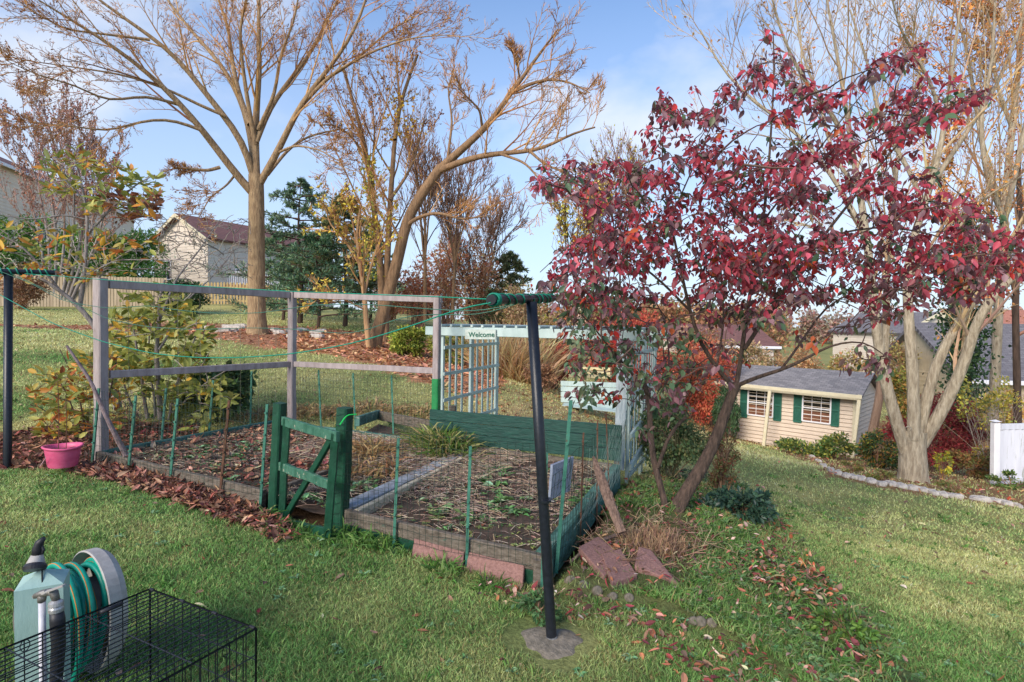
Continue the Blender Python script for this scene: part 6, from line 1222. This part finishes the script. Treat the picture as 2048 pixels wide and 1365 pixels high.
g = Geo(); g.tubes([P(1817, 858, Yp-.36), P(1816, 859, Yp-.40)], [.05, .04], 14); T.part('branch_scar', g, M_PALE)
T = Thing('far_right_tree', 'tall trunk with orange leaves beyond the forked tree near the right edge', 'tree', gp(2040, 900)); Yq = 15.5
L_ = [limb([(1985,880),(1990,760),(1995,640),(2003,520),(2010,400),(2025,250),(2040,100),(2050,-20)], Yq, Yq, 10, 4), limb([(2003,520),(2048,430),(2100,360)], Yq, Yq-1, 5, 2), limb([(2010,420),(1970,330),(1950,200),(1930,80),(1900,-20)], Yq, Yq+1, 5, 2), limb([(2025,260),(1990,160),(1985,60),(1960,-20)], Yq, Yq-1, 4, 1.5), limb([(1990,640),(1940,520),(1900,430),(1880,330)], Yq, Yq+1, 4, 1.2)]
bare(T, L_, M_PALE, TW_OR, ks=(12, 8, 5), lfs=(.36, .42, .45), up=.2, rmin=.006, leafn=7500, leafc=[s(216,150,80), s(196,128,70), s(226,176,110), s(180,116,70)], leafL=.10)
T = Thing('brown_trunk_tree', 'dark brown trunk beside the grey outbuilding at the right edge', 'tree', gp(1998, 880)); g = Geo(); w_, r_ = limb([(2036,880),(2034,760),(2030,600),(2040,450),(2036,300)], 13.2, 13.2, 7, 4); g.tubes(w_, r_, 10); T.part('trunk', g, M_DARKB, smooth=True)
bare_l = spawn(w_[None], r_[None], 12, .3, 1, 50, .3, up=.1, n=6, rmin=.008); g = Geo(); g.tubes(bare_l[0], bare_l[1], 4, pick(TW_BR, 12)); n = 700; i = rng.integers(0, 12, n); pos = bare_l[0][i, rng.integers(1, 6, n)]+rng.normal(0, .12, (n, 3)); g.leaves(pos, rdir(n), rdir(n), .07, .045, pick([s(150,90,60), s(170,110,70)], n), 'quad'); T.part('crown', g, M_TWIG)
T = Thing('short_grey_tree', 'short grey trunk between the shed and the forked tree, leaning right', 'tree', gp(1735, 875)); g = Geo(); w_, r_ = limb([(1742,880),(1758,800),(1764,740),(1757,680)], 15, 15, 9, 6); g.tubes(w_, r_, 10); T.part('trunk', g, bark('brown_grey_bark', s(150,124,104), s(116,94,80))); 
T = Thing('ivy_tree', 'ivy covered trunk with dark green leaves behind the forked tree', 'tree', gp(1935, 880)); Yi = 14.2; g = Geo(); w_, r_ = limb([(1932,885),(1935,760),(1928,640),(1935,520),(1950,400)], Yi, Yi, 8, 4); g.tubes(w_, r_, 10); T.part('trunk', g, M_DARKB, smooth=True)
g = Geo(); n = 6500; yy = rng.uniform(430, 870, n); wd = np.interp(yy, [430, 560, 640, 760, 870], [12, 30, 42, 34, 26]); px_ = 1928+rng.normal(0, 1, n)*wd*.62; c = A([P(a, b, Yi+rng.normal(0, .3)) for a, b in zip(px_, yy)]); g.leaves(c, rdir(n)+A([0, -.2, -.6]), rdir(n), .10, .075, pick([s(56,84,52), s(70,100,60), s(46,70,46), s(90,116,66)], n), 'quad'); T.part('ivy_leaves', g, M_LEAFD)
shrub('yellow_shrub', 'loose shrub with bright yellow leaves in front of the grey outbuilding', 1985, 880, 12.4, 170, 260, 1500, .075, [s(210,190,84), s(190,172,80), s(160,166,90)], nst=26, clumps=40, clr=.14, stemc=TW_GR, hollow=.2)
shrub('yellow_shrub', 'sparse yellow leaves on thin stems left of the ivy covered trunk', 1890, 820, 15, 80, 200, 520, .08, [s(228,204,70), s(206,176,66)], nst=20, clumps=24, clr=.16, stemc=TW_GR, hollow=.2)
shrub('evergreen_shrub', 'green evergreen seen between the forked trunks beyond the road', 1800, 760, 22, 60, 130, 1800, .16, [s(150,150,70), s(120,130,70), s(190,150,80)], clumps=16, clr=.34)
# ---------------- dogwood
Yd = 5.06
L_ = [flare(*limb([(1342,1040),(1368,990),(1398,945),(1425,895),(1448,835),(1462,790),(1474,768)], Yd, Yd, 15, 9), 1.35, 3),
 flare(*limb([(1334,1030),(1322,975),(1306,920),(1300,850),(1298,790),(1285,760)], Yd-.03, Yd+.15, 7.02, 4.95), 1.3, 2),
 limb([(1472,775),(1484,715),(1490,640),(1505,560),(1528,440),(1538,330),(1545,220),(1550,110),(1546,60)], Yd, Yd+.2, 5.04, 1.08), limb([(1474,772),(1510,755),(1560,742),(1605,722),(1660,690),(1730,680),(1780,720)], Yd, Yd-.7, 4.32, 0.90),
 limb([(1472,780),(1432,740),(1400,690),(1378,620),(1362,540),(1340,440),(1320,330),(1330,230)], Yd, Yd-.3, 4.68, 0.90), limb([(1488,700),(1540,620),(1610,520),(1680,430),(1760,330),(1850,225),(1960,185)], Yd, Yd-.2, 4.32, 0.90),
 limb([(1505,560),(1580,500),(1660,470),(1760,450),(1880,470),(2040,545)], Yd+.05, Yd-.5, 2.88, 0.72), limb([(1378,620),(1320,560),(1240,500),(1160,470),(1080,545)], Yd-.1, Yd-.4, 2.88, 0.72), limb([(1362,540),(1300,450),(1220,390),(1130,350),(1050,365)], Yd-.1, Yd+.3, 2.52, 0.72),
 limb([(1298,790),(1262,745),(1215,690),(1175,640),(1140,610)], Yd+.1, Yd-.5, 2.88, 0.90), limb([(1300,830),(1330,780),(1340,720),(1330,640),(1300,580)], Yd+.1, Yd+.6, 2.88, 0.90), limb([(1316,935),(1335,880),(1355,850),(1372,835)], Yd, Yd-.1, 4.32, 3.60),
 limb([(1560,742),(1600,690),(1650,610),(1740,570),(1850,590),(1940,560)], Yd-.2, Yd+.7, 2.52, 0.72), limb([(1528,440),(1590,360),(1660,270),(1730,180),(1800,110),(1850,90)], Yd+.1, Yd+.6, 2.16, 0.72), limb([(1340,440),(1380,350),(1420,260),(1440,180)], Yd-.2, Yd+.3, 1.80, 0.72), limb([(1432,740),(1450,640),(1440,540),(1450,420),(1470,320)], Yd, Yd+.8, 2.52, 0.72), limb([(1540,620),(1600,590),(1680,600),(1760,640)], Yd, Yd-.9, 2.16, 0.72)]
T = Thing('dogwood_tree', 'dogwood with crimson purple and green drooping leaves, right of the garden beds', 'tree', gp(1340, 1035))
g = Geo()
for i, (W_, R_) in enumerate(L_): g.tubes(W_, R_, 12 if i < 2 else 8)
T.part('trunk', g, M_DOG, smooth=True)
POLY = [(1045,350),(1110,318),(1200,322),(1290,300),(1280,250),(1340,170),(1420,180),(1500,130),(1535,60),(1575,110),(1640,160),(1700,180),(1770,100),(1850,80),(1850,150),(1980,175),(1960,215),(1880,265),(1810,320),(1880,350),(1960,420),(2060,440),(2070,560),(1960,590),(1850,620),(1760,620),(1690,620),(1770,690),(1810,740),(1770,780),(1700,750),(1620,715),(1560,760),(1500,740),(1480,760),(1440,760),(1410,860),(1370,800),(1330,860),(1290,880),(1200,800),(1150,820),(1130,700),(1120,610),(1080,600),(1055,555),(1130,525),(1150,470),(1180,440),(1160,400),(1060,380)]
tg_ = inpix(POLY, 1120, lambda a, b: Yd+rng.normal(0, .62)-.1, thr=.445, ns=(.006, .027), tier=True); tg_ += inpix(POLY, 130, lambda a, b: Yd+rng.normal(0, .6), thr=None)
tg_ += inpix([(1130,640),(1420,640),(1420,780),(1330,840),(1200,790),(1150,800)], 55, lambda a, b: Yd+rng.normal(0, .4)-.2)
tg_ += inpix([(1300,200),(1620,200),(1700,600),(1200,620),(1200,420)], 200, lambda a, b: Yd+rng.normal(0, .6), thr=.46, ns=(.006, .027), tier=True); tg_ += inpix([(1120,500),(1500,480),(1800,470),(2060,450),(2060,570),(1760,640),(1500,660),(1150,620)], 230, lambda a, b: Yd+rng.normal(0, .6), thr=.45, ns=(.006, .03), tier=True); tg_ += inpix([(1700,560),(2060,440),(2060,570),(1760,620)], 40, lambda a, b: Yd+rng.normal(0, .4))
TG = A([P(a, b, c) for a, b, c in tg_]); tw = fill(T, L_, TG, r0=.010, r1=.0022, sag=.06, colr=[s(90,68,62), s(70,54,50), s(108,84,74)], m_=M_TWIG)
LP_, LA, LCc, LL = [], [], [], []
CR1 = A([s(186,70,86), s(164,58,72), s(204,96,110), s(158,74,80)]); PU = A([s(132,86,94), s(110,78,84), s(154,116,122), s(120,96,88)]); GN = A([s(88,116,84), s(74,100,72), s(110,136,98), s(98,106,72)]); ORr = A([s(196,74,48), s(186,96,54), s(206,64,60)])
for k, (a, b, c) in enumerate(tg_):
    tp = tw[k][-1]; dirn = norm(tw[k][-1]-tw[k][-3]); low = np.clip((b-520)/260, 0, 1); left = np.clip((1430-a)/250, 0, 1)*np.clip((b-560)/160, 0, 1)
    pg = .07+.30*low+.75*left; pp = .34+.30*low; po = .05+.04*low; pcr = max(.04, 1-pg-pp-po); w = A([pcr, pp, pg, po]); w = w/w.sum(); main = rng.choice(4, p=w)
    for q in range(rng.integers(6, 12)):
        f = rng.random(); pos = tw[k][-2]*(1-f)+tp*f+rng.normal(0, .03, 3); h_ = rng.random()*6.283; ax = A([math.cos(h_)*.8, math.sin(h_)*.8, -.15-1.05*rng.random()])+dirn*.3; LP_.append(pos); LA.append(ax); cset = (CR1, PU, GN, ORr)[main if rng.random() < .62 else rng.choice(4, p=w)]; LCc.append(cset[rng.integers(len(cset))]*(1+rng.normal(0, .15))); LL.append(.040+.044*rng.random())
n = len(LP_); g = Geo(); LL = A(LL); nr = rdir(n)*.6+A([0, -.2, .8]); g.leaves(A(LP_), A(LA), nr, LL, LL*(.42+.2*rng.random(n)), np.clip(A(LCc), .01, .9), 'full', droop=.28); T.part('leaves', g, M_LEAFD, smooth=True)
# ---------------- magnolia at left (tree + bush)
Ym = 7.6
L_ = [limb([(238,830),(228,770),(215,700),(190,650),(150,605),(118,580),(80,556)], Ym, Ym-.4, 8, 3), limb([(160,612),(168,560),(172,500),(176,440),(166,380),(150,320)], Ym-.1, Ym, 4.5, 1.2), limb([(118,580),(80,530),(40,490),(0,470)], Ym-.3, Ym-.6, 3, 1), limb([(174,470),(220,420),(270,370),(310,350)], Ym, Ym+.2, 3, 1), limb([(168,400),(120,350),(95,320)], Ym, Ym-.2, 2, 1), limb([(145,602),(160,560),(230,520),(300,520)], Ym-.2, Ym-.4, 2.5, 1), limb([(176,440),(130,430),(60,440),(0,430)], Ym, Ym-.5, 2, .8), limb([(190,655),(186,600),(200,540),(260,500),(330,470)], Ym, Ym+.3, 3, .8)]
T = Thing('magnolia_tree', 'small crooked magnolia with yellow and olive leaves at the left, branches over the clothesline', 'tree', gp(235, 850)); g = Geo(); [g.tubes(w, r, 8) for w, r in L_]; T.part('trunk', g, M_GRYB, smooth=True)
def leafy(T, L_, groups, L, kind='ell', w=.42, tc=TW_GR, nl=(3, 7), droop=.0, m_=M_LEAF, sp=.05, r0=.008, name='leaves', bn='branches'):
    tg_ = []; cc = []
    for poly, n, Yf, cols in groups: q = inpix(poly, n, Yf); tg_ += q; cc += [cols]*n
    TG = A([P(*t) for t in tg_]); tw = fill(T, L_, TG, r0=r0, r1=.003, sag=.05, colr=tc, name=bn); Pp, Aa, Cc, Ll = [], [], [], []
    for k in range(len(tg_)):
        if not len(cc[k]): continue
        d = norm(tw[k][-1]-tw[k][-3])
        for q in range(rng.integers(*nl)):
            Pp.append(tw[k][-1]*(1-.3*rng.random())+tw[k][-2]*0+tw[k][-1]*0 if False else tw[k][-1]+rng.normal(0, sp*.4, 3)); v = rdir(1)[0]; v[2] = v[2]*.6+.1-droop; Aa.append(v+d*.6); Cc.append(cc[k][rng.integers(len(cc[k]))]*(1+rng.normal(0, .15))); Ll.append(L*(.6+.7*rng.random()))
    g = Geo(); Ll = A(Ll); g.leaves(A(Pp), A(Aa), rdir(len(Pp))*.7+A([0, -.3, .6]), Ll, Ll*w, np.clip(A(Cc), .01, .9), kind, droop=.12); T.part(name, g, m_, smooth=True)
OL = A([s(164,168,84), s(142,150,74), s(188,182,100), s(124,134,66)]); YO = A([s(214,170,66), s(206,140,60), s(196,176,90), s(180,104,56)]); BRO = A([s(150,100,70), s(132,84,64)])
leafy(T, L_, [([(90,320),(150,300),(230,330),(310,350),(320,400),(250,450),(160,420),(95,380)], 90, lambda a, b: Ym+rng.normal(0, .45), np.concatenate([OL, OL, YO[:2]])), ([(200,380),(320,400),(320,440),(230,440)], 40, lambda a, b: Ym+rng.normal(0, .4), BRO),
   ([(-60,440),(120,460),(320,480),(330,560),(160,560),(-60,560)], 80, lambda a, b: Ym-.3+rng.normal(0, .5), np.concatenate([YO, OL[:2]])), ([(-20,430),(340,420),(480,440),(500,540),(300,560),(0,560)], 260, lambda a, b: Ym+rng.normal(0, .6), [])], .125)
# white-ish flower buds
g = Geo(); n = 520; q = inpix([(0,450),(120,440),(330,470),(430,470),(430,540),(200,560),(0,560)], n, lambda a, b: Ym+rng.normal(0, .5)); c = A([P(*t) for t in q]); g.leaves(c, rdir(n)+A([0, 0, .8]), rdir(n), .032, .018, pick([s(196,196,176), s(170,172,150)], n), 'full'); T.part('flower_buds', g, M_LEAF, kind='stuff')
T = Thing('magnolia_bush', 'multi stemmed magnolia bush with big olive green leaves between the grey posts', 'shrub', gp(320, 850)); Yk = 7.4
L_ = [limb([(322,856),(318,780),(312,700),(320,640),(316,590),(330,560)], Yk, Yk+.1, 6, 2), limb([(300,860),(288,800),(282,740),(270,680),(262,620)], Yk, Yk-.1, 4, 1.2), limb([(335,858),(345,800),(362,740),(385,690),(400,650)], Yk, Yk+.2, 3.5, 1), limb([(312,858),(310,800),(296,730),(300,640)], Yk+.1, Yk+.2, 3, 1), limb([(290,858),(262,810),(245,760),(230,720)], Yk, Yk-.3, 3, 1), limb([(340,860),(370,800),(420,760),(455,740)], Yk, Yk-.3, 3, 1), limb([(318,700),(350,650),(372,600),(420,560),(470,500)], Yk, Yk+.6, 2.5, .8), limb([(320,640),(350,560),(400,500),(440,440)], Yk, Yk+.6, 2.5, .8)]
g = Geo(); [g.tubes(w, r, 8) for w, r in L_]; T.part('stems', g, M_GRYB, smooth=True)
leafy(T, L_, [([(235,600),(330,570),(400,620),(430,700),(420,800),(300,800),(225,760),(215,660)], 270, lambda a, b: Yk+rng.normal(0, .35), np.concatenate([OL, OL, YO[:1]])), ([(330,780),(440,760),(470,800),(400,860),(340,850)], 80, lambda a, b: Yk-.2+rng.normal(0, .3), OL), ([(300,430),(500,430),(510,560),(330,570)], 230, lambda a, b: Yk+.6+rng.normal(0, .4), []), ([(210,760),(420,760),(440,860),(220,870)], 160, lambda a, b: Yk+rng.normal(0, .35), [])], .135, tc=TW_GR)
T = Thing('magnolia_seedling', 'low sprawling magnolia shoots with yellow and orange leaves behind the pink tub', 'shrub', gp(150, 880)); Yz = 6.4
L_ = [limb([(170,890),(150,830),(130,780),(110,750)], Yz, Yz, 2.5, .8), limb([(185,890),(190,820),(200,760),(180,710)], Yz, Yz+.2, 2.5, .8), limb([(160,890),(120,850),(90,820),(60,810)], Yz, Yz-.2, 2, .8), limb([(195,888),(215,820),(225,760),(235,710)], Yz, Yz+.1, 2.5, .8), limb([(176,890),(160,800),(140,740),(120,700)], Yz, Yz+.3, 2, .8)]
g = Geo(); [g.tubes(w, r, 6) for w, r in L_]; T.part('stems', g, M_DARKB)
leafy(T, L_, [([(60,760),(130,720),(230,700),(240,760),(230,860),(150,890),(80,870)], 150, lambda a, b: Yz+rng.normal(0, .3), np.concatenate([YO, OL])), ([(230,760),(300,800),(290,870),(220,870)], 60, lambda a, b: Yz+.5+rng.normal(0, .3), [])], .115, tc=TW_BR)
T = shrub('leafy_dark_shrub', 'dense dark green leafy shrub with a pale ribbon, right of the magnolia bush', 440, 872, 7.6, 150, 112, 1500, .10, [s(78,108,66), s(62,88,56), s(98,126,78), s(118,136,80)], clumps=24, clr=.34, kind='ell', w=.5, mt=M_LEAFD)
# vine covered shrub behind dogwood trunks
shrub('vine_shrub', 'viny green shrub growing against the right side of the arbor', 1330, 985, 6.5, 210, 180, 5200, .040, [s(104,128,84), s(84,108,70), s(128,150,102), s(146,150,100)], clumps=44, clr=.26, nst=34, stemc=[s(110,110,80), s(140,124,96)], hollow=.35, kind='full', droop=.3)
shrub('vine_shrub', 'thin reddish brown weeds right of the dogwood trunk', 1440, 985, 6.3, 110, 150, 1300, .034, [s(120,124,76), s(150,96,72), s(110,112,70)], clumps=30, clr=.2, nst=40, stemc=[s(150,120,96), s(130,96,78)], hollow=.25)
shrub('ground_cover_plant', 'low dark blue green leafy mound right of the dogwood base', 1480, 1045, 5.2, 150, 70, 1500, .06, [s(66,98,84), s(54,84,72), s(82,112,88)], cat='plant', clumps=26, clr=.3, kind='ell', w=.5, nst=10, mt=M_LEAFD)
shrub('ground_cover_plant', 'green seedlings at the foot of the black post behind the footing', 1085, 1225, 3.25, 110, 46, 330, .034, [s(96,134,84), s(80,116,72)], cat='plant', clumps=12, clr=.35, kind='ell', w=.55, nst=8, stem_r=.003)
shrub('ground_cover_plant', 'small green herb patch near the bottom edge right of the black post', 1690, 1320, 3.25, 130, 60, 420, .035, [s(104,136,60), s(84,116,60)], cat='plant', clumps=14, clr=.35, kind='ell', w=.5, nst=10, stem_r=.003)
# ---------------- brush pile / roots
T = Thing('brush_pile', 'heap of grey roots and dead brown twigs between the bed corner and the dogwood', 'brush pile', gp(1270, 1120)); g = Geo()
n = 900; q = inpix([(1160,1100),(1230,1050),(1330,1040),(1420,1080),(1400,1150),(1300,1160),(1200,1150)], n, lambda a, b: 4.0); c = []
for a, b, _ in q: p = gp(a, b+12); c.append(p+A([0, 0, .01+.10*rng.random()]))
c = A(c); straw(g, c[:, 0], c[:, 1], c[:, 2], .16, r=.0022, cols=[s(150,120,98), s(126,98,82), s(176,150,120), s(104,82,72)], flat=.45, curve=.6); T.part('dead_twigs', g, M_TWIG)
g = Geo()
for i in range(14):
    a, b = rng.uniform(1165, 1300), rng.uniform(1070, 1150); p = gp(a, b+8); d = norm(A([rng.normal(.4, .5), rng.normal(.1, .5), .1])); Ls = rng.uniform(.12, .34); pts = [p+A([0, 0, .05])-d*Ls/2, p+A([0, 0, .09])+rng.normal(0, .012, 3), p+A([0, 0, .05])+d*Ls/2]; w_ = resamp(pts, 8); g.tubes(w_, np.linspace(.013, .005, 8)*rng.uniform(.6, 1.3), 6)
g.tubes(resamp([gp(1140, 1145)+A([0, 0, .07]), gp(1180, 1128)+A([0, 0, .12]), gp(1235, 1100)+A([0, 0, .12]), gp(1300, 1075)+A([0, 0, .05])], 12), np.linspace(.010, .018, 12), 8)
T.part('roots', g, bark('root_bark', s(150,128,116), s(104,86,78), 30))
T = Thing('dead_mum_clump', 'dense clump of dead brown stems beside the dogwood foot', 'plant', gp(1310, 1130)); g = Geo()
for px, py in ((1290,1120),(1320,1125),(1345,1115),(1310,1100),(1270,1110)): p = gp(px, py); n = 130; x = p[0]+rng.normal(0, .05, n); y = p[1]+rng.normal(0, .05, n); P0 = np.stack([x, y, gz(x, y)], 1); d = np.stack([rng.normal(0, .3, n), rng.normal(0, .3, n), np.ones(n)], 1); H_ = rng.uniform(.06, .16, n)[:, None]; g.tubes(np.stack([P0, P0+d*H_*.6+rng.normal(0, .006, (n, 3)), P0+d*H_+rng.normal(0, .012, (n, 3))], 1), np.full((n, 3), .0018), 3, pick([s(156,126,98), s(130,102,84), s(176,146,112)], n))
T.part('dead_stems', g, M_TWIG)
# ---------------- far woods
def woods(name, label, px0, px1, Y_, ytop, n, cols, dep=10, tw=TW_BR):
    g = Geo(); nb = int((px1-px0)/9)
    for k in range(nb):
        px = rng.uniform(px0, px1); yy = Y_+rng.uniform(0, dep); p = P(px, 640, yy); zb = h1(p[0], p[1]); zt_ = Zat(px, ytop+rng.uniform(0, 28), yy); H_ = max(zt_-zb, 1.5); m_ = int(n/nb); r = H_*.26; c = A([p[0], p[1], zb+H_*.55]); q = rdir(m_)*rng.random((m_, 1))**.4; q = q*A([r, r, H_*.46])*(1+.25*np.sin(q[:, :1]*9+k)); g.leaves(c+q, rdir(m_), rdir(m_), .005*yy*1.5, .0045*yy, np.clip(pick(cols, m_)*(1+rng.normal(0, .12)), .01, .9), 'quad'); g.tubes([[p[0], p[1], zb-.2], [p[0], p[1], zb+H_*.7]], [.16, .05], 5, pick(tw, 1))
    o = bpy.data.objects.new(name, g.mesh(name, M_LEAF)); COL.objects.link(o); tagit(o, label, 'woods', kind='stuff')
woods('far_woods', 'distant autumn woodland behind the arbor and dogwood', 770, 1560, 44, 590, 26000, [s(176,130,96), s(160,112,84), s(150,140,90), s(190,150,110)])
woods('far_woods', 'distant hazy brown treeline on the right skyline', 1400, 2300, 120, 612, 20000, [s(176,150,136), s(186,140,120), s(160,150,130)], dep=30)
woods('far_woods', 'distant trees behind the houses on the left', -200, 420, 75, 560, 9000, [s(150,130,96), s(120,120,84)], dep=20)
